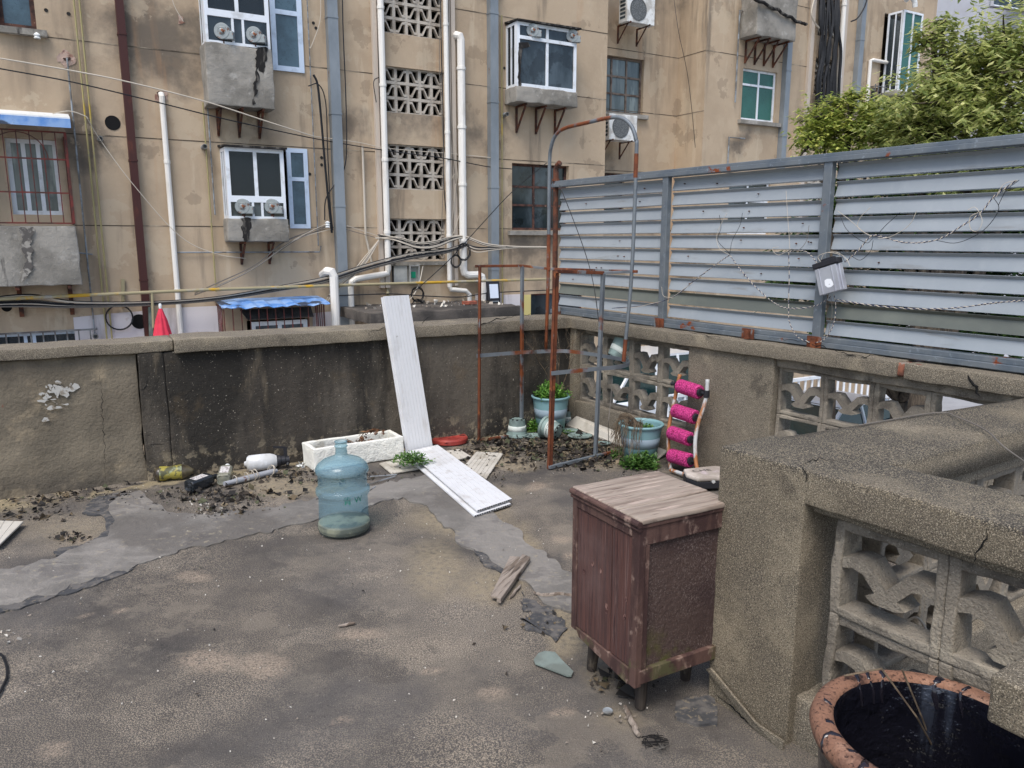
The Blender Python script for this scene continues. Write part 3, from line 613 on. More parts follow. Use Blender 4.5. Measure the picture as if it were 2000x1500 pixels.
# ================================================================ LOUVRE SCREEN
OF = -.12
lf = thing('louvre_screen', 'tall grey metal louvre screen standing on the pierced parapet', 'fence', RW.P(1,.87,OF))
ZT = 1.93
def slatprof(z, o):   # closed thin Z-channel
    return [(o+.006, z+.084), (o+.0078, z+.0825), (o-.008, z+.067), (o+.014, z+.004), (o-.014, z), (o-.014, z+.0015), (o+.0115, z+.0055), (o-.0105, z+.067)]
posts = [-.33, .90, 2.12, 3.34, 4.6]
NS = 10; pitch = (ZT-.05-.935)/NS
for s_ in range(4):
    t0, t1 = posts[s_]+.028, posts[s_+1]-.028
    if s_ == 0: t0 = posts[0]+.02
    for k in range(NS):
        z = .935+k*pitch+.006+R.uniform(-.002, .002); P = slatprof(z, OF-.01)
        m = MB(); dz = R.uniform(-.004, .004)
        A = [RW.P(t0, zz, oo) for oo, zz in P]; m.slab(A, RD*(t1-t0)+V((0,0,dz)))
        o = m.build('slat', M['fenceolive'] if k == 1 else M['fence'], lf)
for i, t in enumerate(posts[1:]):
    m = MB(); m.fb(RW, t-.026, t+.026, .90, ZT-.045, OF+.004, OF+.045); m.build('post', M['fencefrm'], lf, bevel=.004)
m = MB(); m.fb(RW, -.36, 4.7, ZT-.048, ZT-.020, OF-.03, OF+.052); m.fb(RW, -.36, 4.7, ZT-.020, ZT, OF-.03, OF+.04); m.build('top_rail', M['fencefrm'], lf, bevel=.003)
m = MB(); m.fb(RW, -.36, 4.7, .876, .905, OF-.03, OF+.05); m.fb(RW, -.36, 4.7, .905, .932, OF-.03, OF+.036); m.build('bottom_rail', M['fencefrm'], lf, bevel=.003)
for t in (-.26, .90, 1.66, 2.12, 3.34):
    m = MB(); m.fb(RW, t-.045, t+.045, .872, .935, OF+.053, OF+.058); m.fb(RW, t-.012, t+.02, .872, .925, OF+.058, OF+.075)
    m.build('rusty_bracket', M['rust'], lf)
m = MB()
for k in range(26):
    s_ = R.choice([0,0,1,1,1,2]); t = R.uniform(posts[s_]+.1, posts[s_+1]-.1); kk = R.randrange(2, NS); z = .935+kk*pitch+R.uniform(.03, .06)
    p = RW.P(t, z, OF-.004); m.tube([p, p+RN*.014], .0025, 6); m.tube([p+RN*.002, p+RN*.005], .0045, 6)
m.build('screw', M['bracket'], lf); bpy.data.objects['screw']['kind'] = 'stuff'
m = MB(); b0 = RW.P(-.34, .6, OF+.02); m.tube([b0, b0+V((0,0,1.42)), b0+V((0,0,1.45))+RD*.015, b0+V((0,0,1.47))+RD*.05], .022, 12)
m.tube([b0+V((0,0,1.33)), b0+V((0,0,1.35))], .03, 12)
m.top('vent_pipe', M['bracket'], 'dark rusty upright pipe with bent tip at the corner of the louvre screen', 'pipe')
# controller box and wiring on the screen
def rp(x, y, o=.0): t, z = RW.px(x, y, o); return RW.P(t, z, o)
OC = OF+.07
c0, c1, c2 = rp(1600,527,OC), rp(1645,513,OC), rp(1610,577,OC)
ux = (c1-c0); uy = (c2-c0); un = ux.cross(uy).normalized(); un = un if un.dot(RN) > 0 else -un
cb = thing('controller_box', 'silver boxed controller with black cap tied to the louvre post', 'controller', c2)
m = MB(); m.hexa(c0, ux*.93, uy, un*.045); m.hexa(c0+ux*.93, ux*.07, uy, un*.03); m.build('case', M['alu'], cb, bevel=.003)
m = MB()
for f in (.16, .70): m.hexa(c0+ux*f+un*.045, ux*.025, uy, un*.004)
m.build('rib', M['alu'], cb)
m = MB(); m.hexa(c0-ux*.05-uy*.02-un*.002, ux*1.08, uy*-.2, un*.052); m.hexa(c0+ux*.25-uy*.22, ux*.55, uy*-.1, un*.03); m.build('cap', M['blackplastic'], cb, bevel=.004)
m = MB(); m.slab([c0+ux*a+uy*b+un*.0455 for a, b in ((.34,.5),(.45,.46),(.6,.5),(.66,.62),(.68,.75),(.55,.8),(.42,.79),(.32,.68))], un*.001); m.build('sticker', M['sticker'], cb)
def wire(name, pts, r, m_, label, cat, group=None, k=6, n=5, twist=None):
    P = smoothpts(pts, k)
    mb = MB()
    if twist:
        L = 0; Q1 = []; Q2 = []
        for i, p in enumerate(P):
            if i: L += (P[i]-P[i-1]).length
            a = L*twist; off = V((0,0,1))*math.sin(a)*r*1.2+RD*math.cos(a)*r*1.2+RN*math.cos(a)*r
            Q1.append(p+off); Q2.append(p-off)
        mb.tube(Q1, r, n); o = mb.top(name, M['black'], label, cat, group)
        o.data.materials.append(M['wcable'])
        nf = len(o.data.polygons); mb2 = MB(); mb2.tube(Q1, r, n); mb2.tube(Q2, r, n)
        me = bpy.data.meshes.new(name); me.from_pydata([tuple(v-o.location) for v in mb2.v], [], mb2.f); me.materials.append(m_); me.materials.append(M['wcable'])
        for i, pl_ in enumerate(me.polygons): pl_.material_index = 0 if i < nf else 1
        o.data = me; return o
    mb.tube(P, r, n); return mb.top(name, m_, label, cat, group)
M['bluecable'] = mat('blue_cable', srgb(40,48,78), .5)
GW = 'wires tied across the louvre screen'
def rwp(L, o=OC): return [rp(x, y, o) for x, y in L]
wire('cable', rwp([(1195,602),(1250,598),(1310,582),(1360,545),(1400,515),(1425,498)]), .0022, M['bluecable'], 'twisted cable rising from the low left of the louvre screen to the first knot', 'cable', GW, 12, 5, 260)
wire('cable', rwp([(1425,498),(1445,525),(1475,560),(1510,590),(1540,602),(1590,598),(1622,580)]), .0022, M['bluecable'], 'twisted cable sagging from the left knot to below the controller box', 'cable', GW, 12, 5, 260)
wire('cable', rwp([(1540,490),(1541,540),(1540,600),(1542,630),(1560,660),(1600,668),(1625,640),(1632,600),(1628,575)]), .0022, M['bluecable'], 'twisted cable dropping to the coping in a loop under the controller box', 'cable', GW, 10, 5, 260)
wire('cable', rwp([(1540,490),(1575,492),(1600,520)]), .0022, M['bluecable'], 'short twisted cable entering the upper left of the controller box', 'cable', GW, 12, 5, 260)
wire('cable', rwp([(1632,585),(1700,596),(1780,603),(1860,602),(1940,592),(2010,586)]), .0024, M['bluecable'], 'long twisted cable running right from under the controller box', 'cable', GW, 14, 5, 260)
wire('cable', rwp([(1650,512),(1675,490),(1700,462),(1720,462),(1770,474),(1830,468),(1880,440),(1915,416),(1940,385),(1985,352)]), .0024, M['bluecable'], 'long twisted cable climbing right from the controller box to the upper slats', 'cable', GW, 12, 5, 220)
thin = [([(1425,498),(1405,485),(1400,460),(1412,430),(1420,416)],'wcable'),([(1425,498),(1430,470),(1445,440),(1450,416)],'black'),([(1425,495),(1402,470),(1408,445),(1405,420)],'black'),
 ([(1535,372),(1538,420),(1541,460),(1542,486)],'wcable'),([(1580,440),(1575,470),(1560,488),(1545,486)],'gcable'),([(1545,486),(1520,498),(1508,486),(1520,482)],'wcable'),
 ([(1636,412),(1660,430),(1685,452),(1702,462)],'wcable'),([(1700,405),(1680,425),(1676,445),(1702,462)],'wcable'),([(1758,415),(1730,440),(1712,460)],'black'),([(1790,412),(1775,440),(1740,462),(1715,466)],'wcable'),
 ([(1640,420),(1655,450),(1690,474),(1704,466)],'black'),([(1890,410),(1905,405),(1918,430),(1910,450),(1896,448),(1894,425),(1910,415)],'wcable'),([(1940,385),(1950,410),(1920,450),(1870,474),(1830,470)],'black'),
 ([(1985,352),(1960,360),(1945,385)],'wcable'),([(1990,352),(1965,372),(1950,400)],'black'),([(1650,512),(1640,488),(1660,498),(1680,508),(1700,490),(1705,470)],'black'),([(1600,525),(1610,495),(1640,498),(1625,510)],'wcable'),
 ([(1608,518),(1598,500),(1630,492),(1652,505),(1660,520)],'wcable'),([(1622,578),(1625,610),(1618,650)],'gcable'),([(1292,560),(1296,578),(1315,582)],'wcable')]
WL = ['white wire looping above the left knot of the louvre screen', 'thin black wire hooked above the left knot, right one', 'thin black wire curling over the left knot', 'long white wire hanging straight down to the middle knot', 'grey wire slanting into the middle knot from the right', 'grey wire loop left of the middle knot', 'white wire running from the post to the right knot', 'white wire bowing down to the right knot', 'black wire slanting into the right knot from above', 'white wire sweeping right of the right knot', 'black wire sagging left of the right knot', 'white wire loop hanging under the long right cable', 'black wire hanging below the far right cable end', 'white wire tip at the far upper right slat', 'black wire tip at the far upper right slat', 'black wire looping behind the controller box top', 'white wire crossed over the controller cap', 'pale wire tied round the post above the controller box', 'grey wire dangling down below the controller box', 'white wire hook on the second post near the bottom']
for i, (L, mm) in enumerate(thin):
    wire('wire', rwp(L, OC+.005), .0014, M[mm], WL[i], 'wire', 'loose thin wires on the louvre slats', 6, 4)
# ================================================================ OBJECTS ON THE TERRACE
def leaf(mb, p, d, L, w, up=V((0,0,1)), fold=.25, r=R):
    d = d.normalized(); s = d.cross(up)
    if s.length < .05: s = d.cross(V((1,0,0)))
    s.normalize(); nn = s.cross(d)
    a = p+d*L*.45
    mb.add([p, a+s*w-nn*fold*w, p+d*L-nn*L*.12, a-s*w-nn*fold*w], [(0,1,2),(0,2,3)])
def rdir(r=R, zlo=-1, zhi=1):
    z = r.uniform(zlo, zhi); a = r.uniform(0, 6.283); q = math.sqrt(max(0, 1-z*z)); return V((q*math.cos(a), q*math.sin(a), z))
def bush(name, center, rx, rz, n, ls, m, label, cat, stems=12, group=None, parent=None, zlo=0, flat=1):
    mb = MB(); st = MB(); c = V(center)
    for k in range(stems):
        d = rdir(R, .15, .9); q = V((d.x*rx, d.y*rx*flat, d.z*rz))
        st.tube([c, c+q*.5+V((0,0,rz*.1)), c+q*.9], [.003, .002, .001], 4)
    for k in range(n):
        d = rdir(R, zlo, 1); rr = R.random()**.4
        nz = .75+.5*noise.noise(V((d.x*3+c.x*9, d.y*3, d.z*3)))
        p = c+V((d.x*rx*rr*nz, d.y*rx*flat*rr*nz, max(.004, d.z*rz*rr*nz)))
        leaf(mb, p, rdir(R, -.3, .8)+d*.5, ls*R.uniform(.6, 1.4), ls*.36*R.uniform(.7, 1.2))
    if parent is not None:
        f = mb.build(name, m, parent); st.build('stem', M['twig'], f); return f
    t = thing(name, label, cat, c, group); mb.build('foliage', m, t); st.build('stem', M['weedd'], t); return t
# --- rusty frame
rf = thing('plant_rack', 'rusty angle-iron plant frame with a tall bent arch over the pots', 'frame', fl(1073,917))
b1 = V((-.255,5.49,0)); b4 = fl(1073,917); b5 = fl(1163,892); b2 = V((.072,5.69,0))
t1 = dp(934,520,b1.y); t2 = dp(1020,519,5.69); t4 = dp(1086,530,b4.y); t5 = dp(1178,533,b5.y)
def angle(p, q, w, a, b, m_, nm='post'):
    mb = MB(); p, q = V(p), V(q); a = V(a).normalized()*w; b = V(b).normalized()*w; d = q-p
    mb.hexa(p, d, a, b.normalized()*.004); mb.hexa(p, d, a.normalized()*.004, b); return mb.build(nm, m_, rf)
e1 = V((.72,.69,0)); e2 = V((.51,-.86,0))
angle(b1, t1, .028, e1, e2, M['rust']); angle(b4, t4, .03, e1, -e2, M['rust'])
def sq(p, q, w, m_, nm='post', up=(0,0,1)):
    mb = MB(); mb.bar(p, q, w, w, up); return mb.build(nm, m_, rf, bevel=.002)
sq(b2, t2, .022, M['steel'], up=e1); sq(b5, t5, .024, M['steel'], up=e1)
m3 = dp(1066,690,5.76); a3 = dp(1071,525,5.76); c3 = dp(1073,330,5.76); m6 = dp(1218,706,5.12); a6 = dp(1234,530,5.12); c6 = dp(1243,300,5.12)
arch = [m3, a3, c3]+[dp(x, y, Y) for x, y, Y in ((1077,285,5.72),(1087,262,5.68),(1105,250,5.6),(1145,240,5.42),(1190,230,5.28),(1215,231,5.2),(1233,246,5.15),(1242,272,5.12))]+[c6, a6, m6]
P = smoothpts(arch, 5); mb = MB()
mb.tube(P, .013, 8); mb.build('arch', M['steel'], rf, smooth=True)
for sa, sb in ((a3+V((0,0,-.02)), a3.lerp(c3, .35)), (m6, m6.lerp(a6, .25)), (a6.lerp(c6, .8), c6)): mb = MB(); mb.tube([sa, sb], .0142, 8); mb.build('rust_sleeve', M['rust'], rf)
sq(t1+V((-.02,0,0)), t2, .018, M['rust'], 'top_rail'); sq(t2, a3, .018, M['rust'], 'top_rail'); sq(a3, a6+V((.03,-.03,0)), .018, M['rust'], 'top_rail')
sq(t4, t5, .022, M['rust'], 'top_rail'); sq(t5, a6, .018, M['steel'], 'top_rail')
zm = .645
mid = [V((b1.x, b1.y, zm)), V((b2.x, 5.66, zm)), V((m3.x, 5.72, zm)), V((.42,5.72,zm)), V((.62,5.53,zm)), V((.76,5.33,zm)), V((.80,5.2,zm)), V((.77,5.08,zm)), V((.68,4.98,zm)), V((.545,4.92,zm)), V((b4.x+.01, b4.y, zm-.01))]
P = [mid[0], mid[1]]+smoothpts(mid[2:10], 5)+[mid[10]]
mb = MB()
for i in range(len(P)-1): mb.bar(P[i], P[i+1]+(P[i+1]-P[i]).normalized()*.003, .006, .026)
mb.build('mid_rail', M['steel'], rf)
sq(b1+V((0,0,.012)), b2+V((0,0,.012)), .018, M['rust'], 'bottom_rail'); sq(b4+V((0,0,.014)), V((.80,5.25,.014)), .022, M['steel'], 'bottom_rail')
# --- big turquoise pots
def bigpot(name, c, label, h=.265, r0=.105, r1=.142):
    t = thing(name, label, 'plant pot', c)
    mb = MB(); pf = [(0,0),(r0,0),(r0+(r1-r0)*.5,h*.5),(r1-.004,h-.03),(r1-.003,h-.022),(r1+.008,h-.018),(r1+.01,h-.004),(r1+.005,h),(r1-.006,h-.002),(r1-.008,h-.02),(r0+.003,.01),(0,.01)]
    mb.lathe([(max(r,.0005), z) for r, z in pf], c, n=48); mb.build('body', M['pot'], t, smooth=True)
    mb = MB(); f = lambda z: r0+(r1-r0)*z/h+.0012
    mb.lathe([(f(h*.40)-.003,h*.40),(f(h*.40),h*.402),(f(h*.66),h*.66),(f(h*.66)-.003,h*.662)], c, n=48); mb.build('band', M['band'], t, smooth=True)
    return t
def soil(c, r, z, parent, nm='soil'):
    mb = MB(); mb.lathe([(.0005,z+.012),(r*.5,z+.01),(r*.9,z+.002),(r,z-.01)], c, n=24, wob=.03); return mb.build(nm, M['soil'], parent, smooth=True)
p1 = fl(1075,836); p1 = V((p1.x*.985, p1.y*.985, 0))
P1 = bigpot('plant_pot', p1, 'turquoise pot overflowing with bright green leaves in the corner', h=.285)
soil(p1, .128, .25, P1)
bush('green_plant', p1+V((0,0,.255)), .165, .15, 2600, .023, M['weed'], 'bright green leafy plant mounded in the corner turquoise pot', 'plant', 20)
p2 = fl(1250,899)
P2 = bigpot('plant_pot', p2, 'turquoise pot with dry trailing roots beside the pink roller frame', h=.262)
soil(p2, .125, .215, P2)
bush('seedling', p2+V((.02,.01,.222)), .10, .03, 260, .016, M['weedd'], 'small green seedlings sprouting inside the pot with dry roots', 'plant', 6)
mb = MB(); c = p2+V((-.09,-.05,.26))
for k in range(70):
    a = R.uniform(2.2, 4.6); s_ = V((math.cos(a), math.sin(a), 0)); st = p2+V((R.uniform(-.1,.02), R.uniform(-.08,.06), .23))
    top_ = p2+s_*.150+V((0,0,.27+R.random()*.03)); e = p2+s_*R.uniform(.15,.21)+V((0,0,R.uniform(.02,.17)))
    mb.tube(smoothpts([st, st.lerp(top_, .6)+V((0,0,.03)), top_, top_.lerp(e, .5)+rdir()*.02, e+rdir()*.02], 3), [.0016]*12+[.0008], 4)
for k in range(18):
    a = rdir(R, .1, .7); mb.tube(smoothpts([p2+V((-.05,0,.23)), p2+V((-.06,0,.25))+a*.07, p2+V((-.05,0,.25))+a*.14+rdir()*.02], 3), .0011, 4)
mb.top('dry_root', M['twig'], 'tangle of dry pale roots spilling over the rim of the right pot', 'dry plant')
bush('weed', fl(1250,912)+V((0,0,.0)), .17, .115, 900, .028, M['weedd'], 'dark green weed spreading at the foot of the right turquoise pot', 'weed', 24, zlo=.02, flat=.6)
bush('weed', fl(1212,893)+V((0,0,.0)), .09, .07, 300, .02, M['weedd'], 'finer weed left of the right turquoise pot', 'weed', 10, zlo=.02)
bush('weed', fl(1043,842), .085, .11, 420, .020, M['weed'], 'small green weed between the two grey pots', 'weed', 10, zlo=.05)
w3 = fl(805,918)+V((0,0,.045)); bush('weed', w3, .15, .085, 620, .022, M['weedd'], 'low weed growing between the fallen white panels', 'weed', 14, zlo=.0, flat=.7)
bush('weed', fl(1108,846), .09, .03, 160, .014, M['weedd'], 'creeping weed behind the grey saucers', 'weed', 6, zlo=.0)
# bare shrub in the corner pot
mb = MB()
def branch(p, d, L, r, dep):
    P = [p]; q = p; dd = d.normalized()
    for i in range(4):
        dd = (dd+rdir()*.22+V((0,0,.05))).normalized(); q = q+dd*L/4; P.append(q)
    mb.tube(P, [r*(1-.15*i) for i in range(5)], 5)
    if dep:
        for k in range(3):
            s_ = P[R.randrange(1, 5)]; branch(s_, dd+rdir()*.8, L*R.uniform(.45, .75), r*.5, dep-1)
for d_ in (V((.05,-.1,1)), V((-.35,.0,1)), V((.35,-.25,1))): branch(p1+V((.045,-.03,.26)), d_, .36, .0052, 3)
mb.top('bare_shrub', M['twig'], 'leafless thin branches growing from the corner pot', 'shrub')
# --- text on small pots
def text_mesh(s, size):
    cu = bpy.data.curves.new('t', 'FONT'); cu.body = s; cu.size = size; cu.align_x = 'CENTER'; cu.align_y = 'CENTER'
    ob = bpy.data.objects.new('t', cu); COL.objects.link(ob); dg = bpy.context.evaluated_depsgraph_get(); dg.update()
    me = ob.evaluated_get(dg).to_mesh(); vs = [v.co.copy() for v in me.vertices]; fs = [tuple(p.vertices) for p in me.polygons]
    ob.evaluated_get(dg).to_mesh_clear(); bpy.data.objects.remove(ob); bpy.data.curves.remove(cu); return vs, fs
TXT = text_mesh('MINI ORIGINAL', .024)
def smallpot(c, ax, label, name='small_pot', rot=0, h=.135, r0=.058, r1=.078):
    """ax points from the pot's base to its mouth"""
    t = thing(name, label, 'plant pot', c); ax = V(ax).normalized()
    mb = MB(); pf = [(.0005,0),(r0-.014,.0),(r0-.012,.006),(r0,.006),(r0+.001,.012),(r1-.004,h-.022),(r1+.004,h-.02),(r1+.006,h-.004),(r1+.003,h),(r1-.004,h-.003),(r0-.002,.012),(.0005,.010)]
    mb.lathe(pf, c, ax, n=36)
    mb.build('body', M['smallpot'], t, smooth=False, bevel=0)
    f = lambda z: r0+(r1-r0)*z/h
    mb = MB(); mb.lathe([(f(.05)-.002,.048),(f(.05)+.0015,.05),(f(.085)+.0015,.085),(f(.085)-.002,.087)], c, ax, n=36); mb.build('band', M['whiteband'], t, smooth=True)
    u = ax.cross(V((0,1,0))); u = ax.cross(V((1,0,0))) if u.length < .1 else u
    u.normalize(); w = ax.cross(u); mb = MB(); r_ = f(.0675)+.0028
    mb.add([c+ax*(.0675+v.y)+(u*math.cos(rot+v.x/r_)+w*math.sin(rot+v.x/r_))*(r_+(v.y)*.14) for v in TXT[0]], TXT[1]); mb.build('print', M['print'], t, fix=False)
    mb = MB()
    for k in range(8):
        a = k*math.pi/4; q = c+(u*math.cos(a)+w*math.sin(a))*(r0-.012); mb.lathe([(.0005,-.0015),(.008,-.0015),(.008,.003),(.0005,.003)], q, ax, 10)
    mb.build('drain_hole', M['dark'], t); bpy.data.objects[t.children[-1].name]['kind'] = 'stuff'
    return t
q = fl(1010,852); smallpot(q+V((0,0,.137)), (0,0,-1), 'small grey green pot standing upside down below the steel post', rot=math.pi*.0)
q = fl(1086,862); smallpot(q+V((.02,-.0,.072)), (-.75,.55,.16), 'small grey green pot lying on its side before the corner pot', rot=2.2)
q = RW.P(.50, .60, -.03); smallpot(q, V((.55,-.1,.5))*1+V((0,.25,.3)), 'larger grey green pot wedged tilted in a block opening', name='wedged_pot', rot=-1.6, h=.16, r0=.07, r1=.10)
q = fl(1113,826); smallpot(q+V((-.02,-.06,.12)), (0,0,-1), 'tiny dull pot upturned in the wall corner behind the white board', rot=9, h=.10, r0=.035, r1=.045)
for px_, py_, rr, lb in ((1043,853,.072,'dusty round saucer under the weed between the grey pots'), (1112,843,.07,'grey saucer half hidden behind the lying pot'), (1133,853,.09,'pale green round saucer left of the white board'), (1178,868,.05,'small dark saucer under the edge of the white board')):
    q = fl(px_, py_, .006); mb = MB(); mb.lathe([(.0005,0),(rr*.8,0),(rr,.012),(rr+.004,.012),(rr*.84,.004),(rr*.5,.006),(.0005,.003)], q, n=32); mb.top('saucer', M['smallpot'], lb, 'saucer', smooth=True)
# --- white board by the lattice wall
a = fl(1105,832,.004); b = fl(1284,899,.004); c = rp(1126,815,.01); d = rp(1303,883,.01)
mb = MB(); mb.slab([a, b, d, c], (0,0,.012)); mb.top('white_board', M['paneldirty'], 'long dusty white board lying along the pierced parapet', 'board', bevel=.001)
q = fl(1192,735,.0)
P = smoothpts([dp(1196,740,5.2), dp(1192,790,5.15), dp(1188,830,5.1), fl(1189,868,.01)], 5); mb = MB(); mb.tube(P, .0025, 5)
mb.top('hanging_wire', M['gcable'], 'dark wire hanging from the mid rail of the plant frame', 'wire')
P = smoothpts([dp(1093,362,5.6), dp(1120,430,5.5), dp(1145,500,5.4), dp(1160,560,5.3), dp(1171,640,5.2)], 6); mb = MB(); mb.tube(P, .003, 5)
mb.top('hanging_wire', M['black'], 'black wire slanting down in front of the louvre screen corner', 'wire')
# --- pink roller frame
rt = thing('roller_frame', 'rusty exercise frame with four pink foam rollers by the block wall', 'exercise frame', fl(1340,930))
Yr = 4.72
LT = [(1328,731,4.98),(1322,757,4.97),(1319,775,4.96),(1312,805,4.94),(1306,840,4.9),(1306,880,4.86),(1310,918,4.80)]
RT = [(1382,741,4.72),(1380,770,4.71),(1375,792,4.70),(1364,825,4.67),(1358,860,4.64),(1359,900,4.6),(1366,936,4.53)]
for L in (LT, RT):
    mb = MB(); mb.tube(smoothpts([dp(*q) for q in L], 5), .0125, 10); mb.build('side_tube', M['tubewhite'], rt, smooth=True)
for k, (l, r_, px_) in enumerate((((1322,752,4.97),(1378,770,4.71),0),((1313,800,4.94),(1370,819,4.68),0),((1306,843,4.9),(1359,862,4.64),0),((1306,888,4.86),(1359,903,4.6),0))):
    A, B = dp(*l), dp(*r_); d = (B-A); L = d.length; d.normalize()
    mb = MB(); mb.tube([A, B], .006, 8); ro = mb.build('axle', M['blackplastic'], rt)
    s0, s1 = (.10, .80)
    mb = MB(); rr = .046; mb.lathe([(.02,L*s0),(rr-.008,L*s0),(rr,L*s0+.008),(rr,L*s1-.008),(rr-.008,L*s1),(.02,L*s1)], A, d, n=36); mb.build('roller', M['pink'], rt, smooth=False)
    mb = MB(); mb.lathe([(.0005,L*s1),(.026,L*s1+.001),(.024,L*s1+.016),(.0005,L*s1+.018)], A, d, n=20); mb.build('end_cap', M['blackplastic'], rt)
for q in ((1322,752,4.97),(1380,770,4.71)):
    A = dp(*q); mb = MB(); mb.tube([A+V((0,0,-.02)), A+V((0,0,.025))], .019, 12); d = (dp(1380,770,4.71)-dp(1322,752,4.97)).normalized()
    sgn = -1 if q[0] < 1350 else -1; mb.tube([A, A+d*.045*sgn, A+d*.05*sgn], [.010,.010,.016], 10); mb.build('clamp', M['blackplastic'], rt)
sc = dp(1384,934,4.47); sc.z = .06
sx = V((.93,.22,0)).normalized(); sy = V((-sx.y, sx.x, 0))
mb = MB(); Pz = [sc+sx*a+sy*b for a, b in ((-.12,-.09),(.10,-.11),(.17,-.06),(.17,.06),(.10,.12),(-.12,.10),(-.15,.0))]
mb.slab(Pz, (0,0,.028)); mb.build('seat_pad', M['pinkskin'], rt, bevel=.01)
mb = MB(); mb.slab([p+V((0,0,-.045)) for p in Pz], (0,0,.043)); mb.build('seat_base', M['blackplastic'], rt, bevel=.004)
TX = text_mesh('CHE', .05); mb = MB(); mb.add([sc+sx*(v.x*1.3-.03)+sy*(v.y+.035)+V((0,0,.0292)) for v in TX[0]], TX[1]); mb.build('print', M['blackplastic'], rt, fix=False)
mb = MB(); A = fl(1366,936,.03); mb.tube([A, A+V((.05,-.14,.03))], .012, 8); mb.tube([fl(1310,918,.02), A], .012, 8); mb.build('base_tube', M['tubewhite'], rt)
# --- white wall panels
def panelmb(a, b, c, d, nrm, th, ribs=7):
    """a-b short edge, c above b, d above a; ribbed board"""
    mb = MB(); n = V(nrm).normalized()*th; mb.slab([a, b, c, d], n)
    return mb
def ribbed(name, a, b, c, d, nrm, th, m_, label, ribs=7, cat='wall panel', ends=True):
    a, b, c, d = map(V, (a, b, c, d)); nn = V(nrm).normalized()
    t = thing(name, label, cat, (a+b)/2); mb = MB()
    for k in range(ribs):
        f0, f1 = k/ribs+.007, (k+1)/ribs-.007
        mb.slab([a.lerp(b, f0), a.lerp(b, f1), d.lerp(c, f1), d.lerp(c, f0)], nn*th)
    mb.slab([a+nn*.0006, b+nn*.0006, c+nn*.0006, d+nn*.0006], nn*(th-.0030)); mb.build('board', m_, t)
    if ends:
        mb = MB(); e = (a-d).normalized()*.0012
        for k in range(16):
            f0, f1 = (k+.2)/16, (k+.8)/16; p, q = a.lerp(b, f0), a.lerp(b, f1)
            mb.slab([p+nn*th*.25+e, q+nn*th*.25+e, q+nn*th*.8+e, p+nn*th*.8+e], -e*.9)
        mb.build('hollow_cell', M['dark'], t); t.children[-1]['kind'] = 'stuff'
    return t
bl = fl(796,889); wv = V((.155,.130,0)); br = bl+wv
tc = dp(771,578,5.30); bc = (bl+br)/2; Lv = tc-bc
nn = wv.cross(Lv).normalized(); nn = nn if nn.y < 0 else -nn
ribbed('leaning_panel', bl+nn*.012, br+nn*.012, br+Lv+nn*.012, bl+Lv+nn*.012, nn, .010, M['panel'], 'tall white plastic panel leaning against the back parapet', 8, ends=False)
ribbed('leaning_panel', bl-wv*.07, br-wv*.07, br+Lv*.995-wv*.05, bl+Lv*.995-wv*.05, nn, .010, M['panel'], 'second white panel leaning right behind the front one', 8, ends=False)
A_, B_, C_, D_ = fl(932,1000,.028), fl(1000,977,.028), fl(855,871,.034), fl(797,884,.034)
ribbed('fallen_panel', A_, B_, C_, D_, (0,0,1), .010, M['panel'], 'upper white ribbed panel of the pair lying on the floor', 7)
sh = V((-.015,-.03,0)); dz = V((0,0,-.019))
ribbed('fallen_panel', A_+sh+dz, B_+sh+V((.01,.0,0))+dz, C_+dz*1.2+V((-.02,-.02,0)), D_+dz*1.2+V((-.02,-.02,0)), (0,0,1), .010, M['panel'], 'lower white ribbed panel of the pair lying on the floor', 7)
ribbed('panel_offcut', fl(765,927,.004), fl(836,914,.004), fl(803,892,.004), fl(741,907,.004), (0,0,1), .008, M['paneldirty'], 'dusty panel piece left of the fallen pair under the weed', 6, ends=False)
ribbed('panel_offcut', fl(880,903,.004), fl(920,893,.004), fl(897,879,.004), fl(860,884,.004), (0,0,1), .008, M['paneldirty'], 'small cream panel piece just before the red lid', 5, ends=False)
ribbed('panel_offcut', fl(905,914,.004), fl(950,937,.004), fl(983,887,.004), fl(930,884,.004), (0,0,1), .008, M['paneldirty'], 'broken cream panel piece right of the fallen pair', 7, ends=False)
ribbed('panel_offcut', fl(0,1066,.02), fl(-50,1075,.02), fl(-45,1018,.02), fl(46,1021,.02), (0,0,1), .008, M['paneldirty'], 'white panel corner at the left edge of the terrace', 5, ends=False)
# --- red round lid
q = fl(878,862); lt = thing('round_lid', 'faded red round plastic lid on the floor by the back wall', 'lid', q)
mb = MB(); r_ = .138; mb.lathe([(r_-.004,0),(r_,.004),(r_-.002,.03),(r_-.012,.04),(r_-.03,.041),(.06,.037),(.0005,.036)], q, n=48, cap0=True); mb.build('lid', M['redplastic'], lt, smooth=False, bevel=.002)
mb = MB()
for k in range(8):
    a = k*math.pi/4; mb.bar(q+V((math.cos(a)*.02, math.sin(a)*.02, .0385)), q+V((math.cos(a)*.10, math.sin(a)*.10, .0415)), .004, .004)
mb.build('rib', M['redplastic'], lt); lt.children[-1]['kind'] = 'stuff'
mb = MB(); h = q+V((.095,.02,.0415)); mb.slab([h+V((math.cos(a*math.pi/6)*.024, math.sin(a*math.pi/6)*.012, 0)) for a in range(12)], (0,0,.0015)); mb.build('hand_hole', M['dark'], lt)
